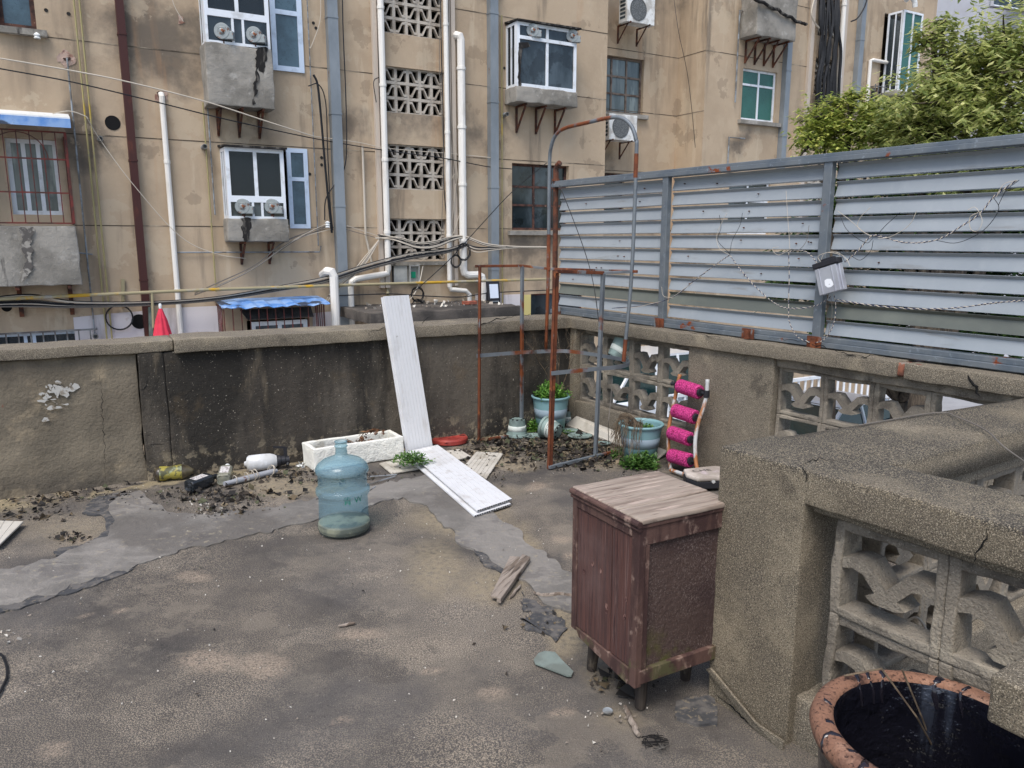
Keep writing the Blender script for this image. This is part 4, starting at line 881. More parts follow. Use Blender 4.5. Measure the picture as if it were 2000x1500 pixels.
# --- styrofoam box
LF, RF_ = fl(614,922), fl(789,893); dirx = (RF_-LF).normalized(); diry = V((-dirx.y, dirx.x, 0)); LL = (RF_-LF).length
top = fl(591,855,.15); Wd = max(.2, (top-LF).dot(diry)); Wd = .222
ft = thing('foam_box', 'open white styrofoam planter box against the back parapet', 'box', LF)
FB = Fr(LF, dirx, diry); hb = .15; tw = .028
mb = MB()
for (t0_, t1_, o0_, o1_) in ((0,LL,0,tw),(0,LL,Wd-tw,Wd),(0,tw,tw-.001,Wd-tw+.001),(LL-tw,LL,tw-.001,Wd-tw+.001)): mb.rough(FB, t0_, t1_, 0, hb, o0_, o1_, .02, .003, .007, 3)
mb.rough(FB, .01, LL-.01, .004, .03, .01, Wd-.01, .03, .002, .005, 4); mb.build('shell', M['foam'], ft, smooth=True)
mb = MB()
vs = []; fs = []
for i in range(21):
    for j in range(9):
        p = FB.P(tw+.001+(LL-2*tw-.002)*i/20, .03+.03*max(0, math.sin(i/20*3.1-.4))+.02*noise.noise(V((i*.6, j*.6, 0)))+.012, tw+.001+(Wd-2*tw-.002)*j/8); vs.append(p)
fs = [(i*9+j, i*9+j+1, (i+1)*9+j+1, (i+1)*9+j) for i in range(20) for j in range(8)]
mb.add(vs, fs); c = FB.P(LL*.68, .05, Wd*.5); mb.lathe([(.13,.0),(.10,.035),(.05,.05),(.0005,.055)], c, n=18, wob=.1, sy=.6); mb.build('soil', M['soil'], ft, smooth=True)
dt = thing('dead_plant', 'withered brown plant standing in the styrofoam planter', 'plant', c)
mb = MB(); st = MB()
P = smoothpts([c+V((-.08,0,.03)), c+V((-.05,0,.11)), c+V((.02,0,.15)), c+V((.09,.01,.14))], 4); st.tube(P, .003, 5)
for p in P[3:]:
    for k in range(4): leaf(mb, p+rdir()*.01, rdir(R, -1, .2), R.uniform(.02,.045), .010, fold=.7)
P = smoothpts([c+V((-.08,0,.03)), c+V((-.11,0,.06)), c+V((-.17,.0,.09))], 4); st.tube(P, .002, 5)
for p in P[2:]:
    for k in range(2): leaf(mb, p, rdir(R, -1, .2), R.uniform(.02,.035), .009, fold=.7)
for k in range(18): leaf(mb, c+V((R.uniform(-.09,.02),R.uniform(-.03,.03),R.uniform(.03,.11))), rdir(R, -1, .2), R.uniform(.02,.04), .010, fold=.7)
mb.build('withered_leaves', M['deadleaf'], dt); st.build('stem', M['twig'], dt)
# --- big water bottle
q = fl(674,1050); q = V((q.x, q.y*1.03, 0)); k_ = q.length
q = fl(673,1036)
wb = thing('water_bottle', 'big blue water cooler bottle with a little murky water standing on the terrace', 'bottle', q)
rr = .133
prof = [(.03,.012),(rr-.02,.003),(rr-.006,.008),(rr+.0,.03),(rr,.055),(rr-.006,.065),(rr-.008,.075),(rr-.010,.213),(rr-.008,.216),(rr+.001,.221),(rr+.003,.232),(rr+.002,.249),(rr-.008,.256),(rr-.010,.258),(rr-.010,.335)]
def crisp(P, e=.0012):
    out = [P[0]]
    for i in range(1, len(P)-1):
        for q in (P[i-1], P[i+1]):
            L_ = math.hypot(q[0]-P[i][0], q[1]-P[i][1]); k = min(e/L_, .3); out.append((P[i][0]+(q[0]-P[i][0])*k, P[i][1]+(q[1]-P[i][1])*k))
    return out+[P[-1]]
prof = [(a, b*.93) for a, b in prof]
top_ = [(rr-.010,.333),(rr-.009,.336),(rr+.001,.340),(rr,.362),(rr-.012,.385),(rr-.035,.405),(rr-.07,.420),(.045,.425),(.034,.430),(.030,.440),(.028,.478),(.033,.48),(.033,.486),(.029,.488),(.0295,.505),(.032,.506),(.032,.512),(.027,.513)]
top_ = [(a, b*.93) for a, b in top_]
mb = MB(); mb.lathe(crisp(prof[5:]), q, n=64); mb.build('body', M['bluebottle'], wb, smooth=True)
mb = MB(); mb.lathe(crisp(prof[:6]), q, n=64); mb.build('base', M['bluebase'], wb, smooth=True)
mb = MB(); mb.lathe(crisp(top_, .003), q, n=64); mb.build('shoulder', M['bluewet'], wb, smooth=True)
mb = MB(); mb.lathe([(.0005,.006),(rr-.024,.006),(rr-.010,.012),(rr-.003,.03),(rr-.003,.052),(.0005,.052)], q, n=64); mb.build('murky_water', M['murky'], wb, smooth=False)
T2 = text_mesh('青 W', .045); mb = MB(); r_ = rr-.0065
mb.add([q+V((r_*math.cos(-.95+v.x/r_), r_*math.sin(-.95+v.x/r_), .195+v.y)) for v in T2[0]], T2[1]); mb.build('print', M['greenprint'], wb, fix=False)
for i, (x0, y0, x1, y1, lb) in enumerate(((720,931,775,927,'thin grey rod on the floor behind the water bottle, farther one'), (716,947,772,930,'thin grey rod slanting on the floor behind the water bottle'), (722,958,733,950,'short rod end beside the water bottle'))):
    mb = MB(); mb.tube([fl(x0,y0,.008), fl(x1,y1,.008)], .0035, 6); mb.top('metal_rod', M['greypipe'], lb, 'rod')
# --- bottles by the wall
def lying(px_, d_, r_, lift=0):
    p = fl(*px_); p.z = r_+lift; return p, V(d_).normalized()
c, d = lying((303,940), (.94,.34,.0), .045)
bt = thing('juice_bottle', 'muddy plastic drink bottle with yellow label lying by the wall', 'bottle', c)
mb = MB(); mb.lathe([(.0005,0),(.030,.003),(.042,.012),(.045,.03),(.044,.06),(.038,.085),(.041,.11),(.045,.14),(.045,.165),(.036,.19),(.02,.212),(.016,.225),(.0005,.226)], c, d, n=24); mb.build('body', mat('muddy_plastic', srgb(92,84,64), .35, [(srgb(54,46,36), N(12))], coat=.3), bt, smooth=True)
mb = MB(); mb.lathe([(.0458,.03),(.0448,.06),(.0388,.085),(.0418,.11),(.0458,.14),(.0458,.158)], c, d, n=24); mb.build('label', M['yellowlabel'], bt, smooth=True)
def oilbottle(c, d, up, label, m_, name):
    t = thing(name, label, 'bottle', c); d = V(d).normalized(); s = V(up).cross(d).normalized(); u = d.cross(s).normalized()
    def ring(w, h, x, rc=.3):
        out = []
        for sx_, sy_ in ((1,1),(-1,1),(-1,-1),(1,-1)):
            a = (sx_*w, sy_*h*(1-rc)); b = (sx_*w*(1-rc), sy_*h)
            out += [a, b] if sx_*sy_ > 0 else [b, a]
        return [c+d*x+s*a+u*b for a, b in out]
    rings = [ring(.02,.02,.006), ring(.034,.030,.0), ring(.038,.034,.006), ring(.038,.034,.15), ring(.034,.030,.165), ring(.018,.017,.185), ring(.013,.013,.188), ring(.013,.013,.2)]
    mb = MB(); vs = [p for r in rings for p in r]; fs = [tuple(range(8))[::-1], tuple(range(len(vs)-8, len(vs)))]
    for i in range(len(rings)-1):
        for k in range(8): fs.append((i*8+k, i*8+(k+1) % 8, (i+1)*8+(k+1) % 8, (i+1)*8+k))
    mb.add(vs, fs); mb.build('body', m_, t, bevel=.003)
    mb = MB(); mb.lathe([(.0005,.198),(.016,.198),(.016,.218),(.0005,.219)], c, d, n=16); mb.build('cap', M['blackplastic'] if 'dark' in label else M['whiteplastic'], t)
    mb = MB(); mb.hexa(c+d*.035-s*.026+u*.0345, d*.095, s*.052, u*.001); mb.build('label', M['paperlabel'], t)
    mb = MB()
    for r_ in (.022, .013): mb.lathe([(r_,-.0005),(r_+.002,-.002),(r_+.004,-.0005)], c, d, n=20)
    mb.build('base_ring', m_, t); return t
oilbottle(fl(369,962)+V((0,0,.036)), (.42,.9,.02), (-.1,-.35,.9), 'dark oil bottle lying with its base to the viewer', M['darkplastic'], 'oil_bottle')
oilbottle(fl(437,949)+V((0,0,.036)), (-.22,.95,.12), (.15,-.5,.8), 'clear plastic bottle with paper label lying by the wall', M['clearplastic'], 'plastic_bottle')
c, d = lying((482,921), (.93,.36,.0), .052)
sp = thing('sprayer', 'white hand pump sprayer with dark grey head lying on its side', 'sprayer', c)
mb = MB(); mb.lathe([(.0005,-.014),(.014,-.012),(.018,.0),(.040,.004),(.052,.018),(.054,.10),(.052,.15),(.044,.175),(.034,.19),(.034,.2)], c, d, n=32); mb.build('tank', mat('milky_plastic', srgb(214,216,218), .4, [(srgb(186,186,184), N(9))]), sp, smooth=True)
mb = MB(); mb.lathe([(.0005,.188),(.037,.188),(.037,.212),(.031,.216),(.031,.24),(.026,.244),(.026,.268),(.0005,.27)], c, d, n=24)
h0 = c+d*.245; mb.bar(h0+V((0,0,.02)), h0+V((0,0,.085)), .016, .022, d); mb.bar(h0+V((0,0,.085)), h0-d*.075+V((0,0,.095)), .016, .010); mb.tube([c+d*.262, c+d*.262+V((.0,-.03,-.03))], .011, 8); mb.build('pump_head', M['blackplastic'], sp)
mb = MB(); A, B = fl(438,951)+V((0,0,.018)), fl(541,925)+V((0,0,.02)); d = (B-A).normalized(); L = (B-A).length
pt = thing('pipe_piece', 'broken grey pipe piece wrapped with white rings below the sprayer', 'pipe', A)
mb.tube([A, A+d*L*.25], .015, 12); mb.tube([A+d*L*.2, A+d*L*.95], .018, 14); mb.tube([A+d*L*.95, B], .012, 10); mb.build('tube', mat('flaking_grey', srgb(150,152,156), .6, [(srgb(110,76,62), N(9, .55, .6, .9)), (srgb(206,204,200), N(16, .58, .64, .9))]), pt)
mb = MB()
for f, r_ in ((.2,.026),(.42,.028),(.52,.036),(.56,.036),(.6,.034),(.88,.036),(.91,.03)):
    cc = A+d*L*f+V((0,0,.01)); u = d.cross(V((0,0,1))).normalized(); w = (d.cross(u)+d*R.uniform(-.4,.4)).normalized()
    mb.tube([cc+(u*math.cos(k*.5236)+w*math.sin(k*.5236))*r_ for k in range(12)], .0022, 5, closed=True)
mb.build('ring', M['wcable'], pt); pt.children[-1]['kind'] = 'stuff'
# --- cabinet
F0 = V((.382,2.122,0)); cx = V((.875,.484,0)).normalized(); cy = V((-.484,.875,0)).normalized()
CF = Fr(F0, cx, cy)   # t along the side, o towards the far end of the front
DW, DD, ZB, ZT_ = .350, .330, .142, .645
ct = thing('cabinet', 'weathered dark red wooden bedside cabinet standing against the corner pillar', 'cabinet', F0+cx*DD/2+cy*DW/2)
mb = MB(); mb.fb(CF, .012, DD-.004, ZB+.02, ZT_-.002, .012, DW-.012); mb.build('side_panel', M['cabside'], ct)
mb = MB()
mb.fb(CF, 0, DD, ZT_-.058, ZT_-.0, .0, .02); mb.fb(CF, .0, DD, ZB, ZB+.045, -.004, .018)
mb.fb(CF, 0, .03, ZB+.045, ZT_-.058, .001, .02); mb.build('side_trim', M['cabtrim'], ct, bevel=.002)
mb = MB()   # front faces -cx : at t<0
mb.fb(CF, -.014, .012, ZB-.01, ZT_+.002, -.002, .032); mb.fb(CF, -.014, .012, ZB+.03, ZT_, DW-.028, DW)
mb.fb(CF, -.016, .012, ZT_-.036, ZT_-.002, .032, DW-.028)
mb.slab([CF.P(-.016,ZB-.012,.032), CF.P(-.016,ZB+.016,DW-.05), CF.P(-.016,ZB+.045,DW-.028), CF.P(-.016,ZB+.045,.032)], cx*.026)
mb.build('front_frame', M['cabtrim'], ct, bevel=.003)
mb = MB(); zlo, zhi = ZB+.047, ZT_-.038; y0, y1 = .034, DW-.030; sp_ = y0+(y1-y0)*.34
mb.fb(CF, -.011, .004, zlo, zhi, y0, sp_-.0022); mb.build('door_board', M['cabdoor'], ct, bevel=.0015)
mb = MB(); mb.fb(CF, -.011, .004, zlo, zhi, sp_+.0022, y1); mb.build('door_board', M['cabdoor'], ct, bevel=.0015)
mb = MB(); mb.fb(CF, -.0035, .002, zlo, zhi, sp_-.0021, sp_+.0021); mb.build('door_gap', M['dark'], ct)
km = mat('knot', srgb(120,92,84), .8, [(srgb(60,36,36), N(60))])
for (oo, zz) in ((sp_+.055, .44), (sp_+.10, .445), (sp_+.022, .335), (sp_+.020, .318), (.055,.40), (.06,.34), (.28,.40)):
    mb = MB(); mb.lathe([(.0005,.0),(.006,.0),(.009,-.0015),(.009,.001)], CF.P(-.0112, zz, oo), cx, n=12, sy=.6); mb.build('knot', km, ct)
mb = MB()
mb.rough(CF, -.030, .236, ZT_+.012, ZT_+.030, -.018, DW+.006, .02, .0022, .003, 5) if 0 else None
for (a0, a1, sd) in ((-.028,.10,1),(.1035,.30,2),(.3035,.395,3)):
    pass
for (o0_, o1_, sd) in ((-.008,.101,1),(.107,DW+.004,2)): mb.rough(CF, -.012, DD+.020, ZT_+.010, ZT_+.026, o0_, o1_, .02, .0012, .004, sd)
mb.build('top_board', M['cabtop'], ct, smooth=True)
mb = MB(); mb.tube([CF.P(-.017, ZT_+.012, -.008), CF.P(-.017, ZT_+.013, DW+.002)], .010, 10); mb.tube([CF.P(-.015, ZT_-.004, -.006), CF.P(-.015, ZT_-.003, DW+.002)], .007, 10)
mb.fb(CF, -.012, DD+.015, ZT_, ZT_+.010, -.005, DW+.001); mb.build('top_moulding', M['cabtrim'], ct)
for (tt, oo, dx, dy) in ((.085,.085,-.012,-.01),(.075,DW-.03,-.01,.015),(DD-.05,DW-.05,.03,.02),(DD-.02,.13,.0,.0)):
    mb = MB(); A = CF.P(tt, ZB+.03, oo); B = CF.P(tt+dx, 0, oo+dy); mb.tube([A, B], [.026, .017], 12); mb.build('leg', M['cableg'], ct)
# --- wood bits, shard, stones
def plank(px, th, m_, label, name='plank', cat='plank', z=.012):
    mb = MB(); mb.slab([fl(x, y, z) for x, y in px], (0,0,th)); return mb.top(name, m_, label, cat, bevel=.002)
plank([(958,1168),(972,1170),(1022,1092),(996,1090)], .012, M['wood'], 'shorter weathered board lying on the grey sealant', z=.014)
plank([(970,1176),(978,1179),(1036,1096),(1020,1090)], .022, M['wood'], 'narrow weathered batten beside the shorter board', z=.014)
def stick(pts, r, label, m_=None, name='stick'):
    mb = MB(); P = smoothpts([fl(x, y, r) for x, y in pts], 4); n_ = len(P); mb.tube([p+rdir()*r*.3 for p in P], [r*(.6+.5*math.sin(i/n_*3)) for i in range(n_)], 7); mb.top(name, m_ or M['wood'], label, 'stick')
stick([(1042,1157),(1062,1163),(1090,1160),(1120,1163)], .008, 'knobbly grey stick ending at the cabinet side')
stick([(661,1222),(693,1216)], .006, 'small pale stick lying alone on the terrace middle')
stick([(996,1168),(1004,1158),(1016,1143)], .006, 'tiny stick right of the weathered boards')
stick([(1222,1378),(1228,1395),(1238,1418),(1247,1436)], .009, 'curved grey wood splinter at the cabinet front leg')
mb = MB(); mb.slab([fl(x, y, .004) for x, y in ((1042,1291),(1052,1278),(1064,1274),(1084,1276),(1098,1292),(1120,1314),(1116,1322),(1108,1322),(1045,1298))], (0,0,.006)); mb.top('glass_shard', M['shard'], 'greenish broken glass shard lying left of the cabinet', 'glass')
mb = MB(); mb.lathe([(.0005,.003),(.012,.002),(.0155,.0),(.0165,.005),(.0145,.006),(.012,.004),(.0005,.004)], fl(1187,1390,.004), n=21, wob=.04); mb.top('bottle_cap', M['greypipe'], 'crimped metal bottle cap on the floor by the cabinet leg', 'bottle cap')
mb = MB(); c = fl(1283,1449,.012)
for k in range(12): mb.tube(smoothpts([c+rdir()*.02, c+rdir(R,-.2,.3)*.035, c+rdir(R,-.2,.3)*.045], 3), .0015, 4)
mb.top('dark_twigs', M['soot'], 'small tuft of black twigs at the bottom of the terrace', 'twigs')
P = smoothpts([fl(-500,1420,.006), fl(-200,1350,.006), fl(-60,1300,.006), fl(-5,1277,.006), fl(10,1292,.006), fl(14,1315,.006), fl(8,1335,.006), fl(-20,1372,.006), fl(-120,1400,.006), fl(-400,1420,.006), fl(-900,1480,.006)], 6); mb = MB(); mb.tube(P, .0045, 6); mb.top('hose_loop', M['black'], 'black cable loop entering at the left edge of the floor', 'cable')
P = smoothpts([RF.P(.55,.848,-.02), fl(1828,806,.851), fl(1870,815,.855), fl(1925,840,.858), fl(1960,872,.856), V(fl(1985,905,.80))+V((.02,-.03,0)), V(fl(2000,925,.78)), V(fl(2030,990,.6))], 6); mb = MB(); mb.tube(P, .0025, 6); mb.top('thin_cable', M['gcable'], 'thin grey cable arching over the top of the far concrete rail', 'cable')
def bits(name, spec, m_, label, n3=1):
    mb = MB()
    for (px_, py_, sx_, sy_, n_, s0, s1) in spec:
        for k in range(int(n_*(.75 if m_ is M['litter'] else 1))):
            x = R.gauss(px_, sx_); y = R.gauss(py_, sy_); p = fl(x, y, .003)
            if (p-BW.o).dot(BW.n) < .01 or (p-RW.o).dot(RW.n) < .02 or not inside(p.x, p.y, poly): continue
            s_ = R.uniform(s0, s1)
            s_ = s_*R.choice((.35,.4,.5,.6,.8,1.3,1.9)) if m_ is M['litter'] else s_
            if m_ is M['litter']:
                d = rdir(R, -.25, .45); mb_d = d; leaf(mb, p+V((0,0,R.uniform(0,.008))), d, s_, s_*R.uniform(.25,.6), up=rdir(R, .3, 1), fold=R.uniform(-.8,.8))
            else:
                e = [rdir()*s_ for _ in range(5)]; q = p+V((0,0,s_*.4)); vs = [q+v for v in e]
                mb.add(vs, [(0,1,2),(0,2,3),(0,3,1),(4,1,2),(4,2,3),(4,3,1)])
    return mb.top(name, m_, label, 'debris', kind='stuff')
LIT = [(120,965,80,12,320,.01,.035),(60,1000,50,10,200,.01,.03),(430,968,70,12,600,.01,.035),(420,1000,40,8,200,.008,.025),(560,925,50,8,400,.01,.03),(620,940,60,6,200,.008,.02),
 (1010,880,60,10,900,.01,.035),(1110,875,60,14,1500,.01,.04),(1180,895,40,12,700,.01,.035),(960,860,50,5,500,.01,.03),(1140,905,60,8,300,.01,.03),(870,895,60,12,250,.008,.02),(700,925,40,6,150,.008,.02),
 (960,925,30,14,200,.008,.02),(140,1050,22,5,160,.008,.02),(1205,1330,30,12,90,.01,.04),(1060,1215,40,14,40,.006,.015),(620,1120,400,160,60,.004,.012),(1200,950,40,6,100,.01,.025),(1050,850,60,5,400,.01,.03)]
bits('leaf_litter', LIT, M['litter'], 'dark dry leaf litter and bark scraps along the wall foot')
PEB = [(600,1050,300,60,120,.002,.006),(700,1250,400,120,160,.002,.005),(1180,1380,60,40,40,.003,.008),(400,990,20,8,30,.004,.012),(1150,920,80,20,60,.002,.006),(100,1250,120,80,30,.003,.008),(30,1245,25,8,8,.006,.012),(1000,1080,80,40,50,.002,.005),(300,960,150,10,60,.002,.006)]
bits('pebbles', PEB, M['pebble'], 'scattered white grit and paint crumbs on the terrace floor')
mb = MB(); c = fl(590,908,.006)
for k in range(10): leaf(mb, c+rdir(R,0,.2)*.02, rdir(R, -.1, .5), .035, .014, up=rdir(R,.4,1), fold=.5)
mb.top('paper_scrap', M['whiteplastic'], 'crumpled white scrap beside the sprayer head', 'paper')
# --- black glazed jar
jc = V((.888,1.438,0)); jt = thing('water_jar', 'big black glazed earthen jar with a bare terracotta rim in the near corner', 'jar', jc)
mb = MB(); mb.lathe([(.0005,0),(.15,0),(.19,.12),(.222,.28),(.228,.38),(.222,.42),(.232,.425)], jc, n=64); mb.build('body', M['glaze'], jt, smooth=True)
mb = MB(); mb.lathe([(.2015,.453),(.1985,.44),(.199,.40),(.198,.30),(.175,.12),(.15,.03),(.0005,.02)], jc, n=64); mb.build('inner_glaze', M['glazein'], jt, smooth=True)
mb = MB(); prf = [(.232,.418),(.245,.424),(.250,.440),(.245,.456),(.232,.464),(.214,.4635),(.2045,.459),(.2015,.453)]
mb.lathe(prf, jc, n=96); mb.build('rim', M['terra'], jt, smooth=True)
mb = MB(); mb.lathe([(.0005,.17),(.183,.17)], jc, n=48); mb.build('water', M['water'], jt)
mb = MB()
for a, l, w in ((172,.7,.006),(183,1.3,.007),(197,.6,.005),(206,1.6,.008),(216,1.2,.006),(150,.5,.005),(112,.6,.006),(103,.5,.005),(95,.7,.006),(62,1.3,.009),(47,.6,.005),(226,1.4,.006),(239,.6,.006)):
    a = math.radians(a); P = [(.1985,.40),(.198,.43),(.2015,.452),(.210,.462),(.224,.4645)]+([(.241,.4595),(.2495,.445),(.2475,.43),(.2345,.418)] if l > 1 else [])
    mb = MB(); n_ = len(P); W5 = [w*.4, w*.8, w, w*.9, w*1.1]+[w*.7, w*.5, w*.6, w*.7]; vs = []
    for i, (r_, z) in enumerate(P):
        aa = a+.03*math.sin(i*1.3+l*9)
        for s_, hh in ((-1,0),(-.5,.0022),(0,.0032),(.5,.0022),(1,0)):
            b_ = aa+s_*W5[i]/r_; nr = (1 if i > 5 else -1 if i < 2 else 0); rr_ = r_+hh*nr-.0003*(s_ in (-1,1))*nr; vs.append(jc+V((math.cos(b_)*rr_, math.sin(b_)*rr_, z+(hh if 1 < i < 7 else 0))))
    mb.add(vs, [(i*5+j, i*5+j+1, (i+1)*5+j+1, (i+1)*5+j) for i in range(n_-1) for j in range(4)]); mb.build('glaze_drip', M['glaze'], jt, smooth=True)
for i, (pts, lb) in enumerate((([fl(1648,1320,.475), fl(1722,1306,.50), fl(1790,1400,.40), fl(1850,1510,.205)], 'bent grey stalk resting on the jar rim'), ([fl(1762,1308,.5), fl(1800,1400,.38), fl(1840,1510,.205)], 'straight grey stalk dipping into the jar'))):
    mb = MB()
    for a, b in zip(pts[:-1], pts[1:]): mb.tube([a, b], .0022, 5)
    mb.top('stalk', M['twig'], lb, 'stalk')
P = smoothpts([rp(1,1,0)]*0+[RB.P(.16,.36,-.28), RB.P(.20,.40,-.30), RB.P(.235,.36,-.30), RB.P(.20,.33,-.30), RB.P(.25,.31,-.3), RB.P(.34,.30,-.29), RB.P(.40,.33,-.28)], 6)
mb = MB(); mb.tube(P, .004, 6); mb.top('cord_loop', M['wcable'], 'cream cord looped behind the pierced block by the jar', 'cord')
# ================================================================ APARTMENT BUILDING BEHIND
def FX(x, y, o=0.0): return FAC.px(x, y, o)
def fx(x, y, o=0.0): t, z = FAC.px(x, y, o); return FAC.P(t, z, o)
def holewall(m, fr, t0, t1, z0, z1, holes, o0=0, th=.24):
    ts = sorted({t0, t1, *[min(max(h[i], t0), t1) for h in holes for i in (0, 1)]}); zs = sorted({z0, z1, *[min(max(h[i], z0), z1) for h in holes for i in (2, 3)]})
    for a, b in zip(ts[:-1], ts[1:]):
        for c, d in zip(zs[:-1], zs[1:]):
            mt, mz = (a+b)/2, (c+d)/2
            if any(h[0] < mt < h[1] and h[2] < mz < h[3] for h in holes): continue
            m.add([fr.P(a,c,o0), fr.P(b,c,o0), fr.P(b,d,o0), fr.P(a,d,o0)], [(0,1,2,3)])
    for h in holes:
        a, b, c, d = h
        q = [(a,c),(b,c),(b,d),(a,d)]
        for i in range(4):
            p, r = q[i], q[(i+1) % 4]; m.add([fr.P(*p,o0), fr.P(*r,o0), fr.P(*r,o0-th), fr.P(*p,o0-th)], [(0,1,2,3)])
def rct(x0, y0, x1, y1, o=0.0): return FAC.rect(x0, y0, x1, y1, o)
ab = thing('apartment_building', 'long old tan rendered apartment block behind the terrace', 'building', FAC.P(0, -3))
HA = rct(-12,-45,72,58); HB = rct(8,268,125,420)
HC = (-5.50,-4.12,4.22,5.95); HD = (-5.42,-4.08,1.72,2.95)
HE = (.12,1.42,4.45,5.45); HF = (.0,1.35,1.66,2.95)
LT0, LT1 = -2.60, -1.44
LAT = [(1.08,1.85),(2.37,3.16),(3.70,4.48),(5.03,5.82)]
HOLES = [HA, HB, HC, HD, HE, HF, (-8.9,-7.5,-.55,.10), (-5.2,-4.15,-.9,.12), (.45,1.75,-.2,.37)]+[(LT0,LT1,a,b) for a, b in LAT]
CT = 2.26      # corner
m = MB(); holewall(m, FAC, -16, CT, -3, 9.5, HOLES)
m.add([FAC.P(CT,-3), FAC.P(CT,-3,-.9), FAC.P(CT,9.5,-.9), FAC.P(CT,9.5)], [(0,1,2,3)])
# recess
G_ = FAC.px(1187,107,-.9); G2 = FAC.px(1255,225,-.9); HG = (G_[0]-.1, G2[0], G2[1], G_[1]); 
m.add([FAC.P(4.99,-3,-.9), FAC.P(4.99,-3), FAC.P(4.99,9.5), FAC.P(4.99,9.5,-.9)], [(0,1,2,3)])
holewall(m, FAC, CT-.0, 4.99, -3, 9.5, [(max(HG[0], CT+.02), HG[1], HG[2], HG[3]), (2.5,3.5,1.6,2.95)], -.9)
LR0, LR1 = 8.60, 9.34
LATR = [(a, b) for a, b in ((3.70,4.48),(5.0,5.85),(2.37,3.16),(6.35,7.2))]
HI = rct(1452,132,1513,240); HK = rct(1702,170,1760,262); HJ = (11.1,12.1,5.2,7.2)
holewall(m, FAC, 4.99, 13.3, -3, 9.5, [HI, HK, HJ, (5.9,7.3,1.6,2.9), (10.8,12.3,1.3,2.6)]+[(LR0,LR1,a,b) for a, b in LATR])
m.add([FAC.P(13.3,-3), FAC.P(13.3,-3,-8), FAC.P(13.3,9.5,-8), FAC.P(13.3,9.5)], [(0,1,2,3)])
m.add([FAC.P(-16,9.5), FAC.P(13.3,9.5), FAC.P(13.3,9.5,-8), FAC.P(-16,9.5,-8)], [(0,1,2,3)])
m.add([FAC.P(-16,-3), FAC.P(-16,-3,-8), FAC.P(-16,9.5,-8), FAC.P(-16,9.5)], [(0,1,2,3)])
m.build('wall', M['stucco'], ab, fix=False)
m = MB()   # room backs
for a, b in ((-15.9,CT-.05),(CT+.02,4.9),(5.05,13.2)): m.add([FAC.P(a,-3,-1.9), FAC.P(b,-3,-1.9), FAC.P(b,9.4,-1.9), FAC.P(a,9.4,-1.9)], [(0,1,2,3)])
m.build('interior', M['room'], ab, fix=False)
m = MB()
for z in (1.68, 3.005, 4.32, 5.60, 6.92, 8.2):
    for a, b in ((-7.6 if z < 4 else -16, -5.62), (-5.62 if z != 4.32 else -4.0, LT0-.18), (LT1+.2, CT), ):
        segs = [(a, b)]
        for h in HOLES:
            if h[2] <= z <= h[3]:
                ns = []
                for s0, s1 in segs:
                    if h[1] <= s0 or h[0] >= s1: ns.append((s0, s1))
                    else:
                        if h[0] > s0: ns.append((s0, h[0]))
                        if h[1] < s1: ns.append((h[1], s1))
                segs = ns
        for s0, s1 in segs: m.fb(FAC, s0, s1, z-.005, z+.008, -.01, .004)
    m.fb(FAC, CT, 4.99, z-.005, z+.008, -.91, -.896); m.fb(FAC, 4.99-.004, 5.0, z-.005, z+.008, -.9, 0)
    for s0, s1 in ((4.99,8.35),(9.6,13.3)):
        if not any(h[2] < z < h[3] and h[0] < s1 and h[1] > s0 for h in (HI,HK,HJ)): m.fb(FAC, s0, s1, z-.005, z+.008, -.01, .004)
m.build('groove', M['groove'], ab, fix=False)
for q_ in ([(143,620),(220,612),(296,606),(296,700),(150,700)], [(318,602),(432,597),(436,700),(318,700)], [(610,612),(668,606),(668,700),(614,700)]):
    m = MB(); m.slab([fx(*q, .004) for q in q_], FN*.004); m.build('whitewash', M['whitewash'], ab)
m = MB(); m.fb(FAC, LT1+.6, -.22, -.3, .42, .002, .01); m.build('whitewash', M['whitewash'], ab)
for a, b in LAT:
    m = MB(); nc, nr = 5, 3; t0, t1 = LT0, LT1; cw = (t1-t0)/nc; ch = (b-a)/nr
    for c in range(nc+1): m.fb(FAC, t0+c*cw-.028, t0+c*cw+.028, a, b, -.16, -.06)
    for r in range(nr+1): m.fb(FAC, t0, t1, a+r*ch-.025, a+r*ch+.025, -.163, -.057)
    for c in range(nc):
        for r in range(nr):
            l, h = t0+c*cw+.026, a+r*ch+.02; w_, h_ = cw-.052, ch-.04; k = 1 if (c+r) % 2 else 0
            pts = [(0,.16),(.32,.16),(.72,.82),(1,.82)]; th = .042
            pts = [((x if k else 1-x), y) for x, y in pts]
            P_ = [(l+x*w_, h+y*h_) for x, y in pts]
            m.slab([FAC.P(x, z+th/2, -.14) for x, z in P_]+[FAC.P(x, z-th/2, -.14) for x, z in P_[::-1]], FN*.09)
    m.build('lattice_panel', M['lattice_far'], ab)
for a, b in LATR:
    m = MB(); nc, nr = 3, 3; t0, t1 = LR0, LR1; cw = (t1-t0)/nc; ch = (b-a)/nr
    for c in range(nc+1): m.fb(FAC, t0+c*cw-.028, t0+c*cw+.028, a, b, -.16, -.06)
    for r in range(nr+1): m.fb(FAC, t0, t1, a+r*ch-.025, a+r*ch+.025, -.163, -.057)
    for c in range(nc):
        for r in range(nr):
            l, h = t0+c*cw, a+r*ch; x0, x1 = (l+.02, l+cw-.02)[::1 if (c+r) % 2 else -1]
            m.bar(FAC.P(x0, h+.05, -.11), FAC.P(x1, h+ch-.05, -.11), .05, .09, up=FN)
    m.build('lattice_panel', M['lattice_far'], ab)
m = MB()
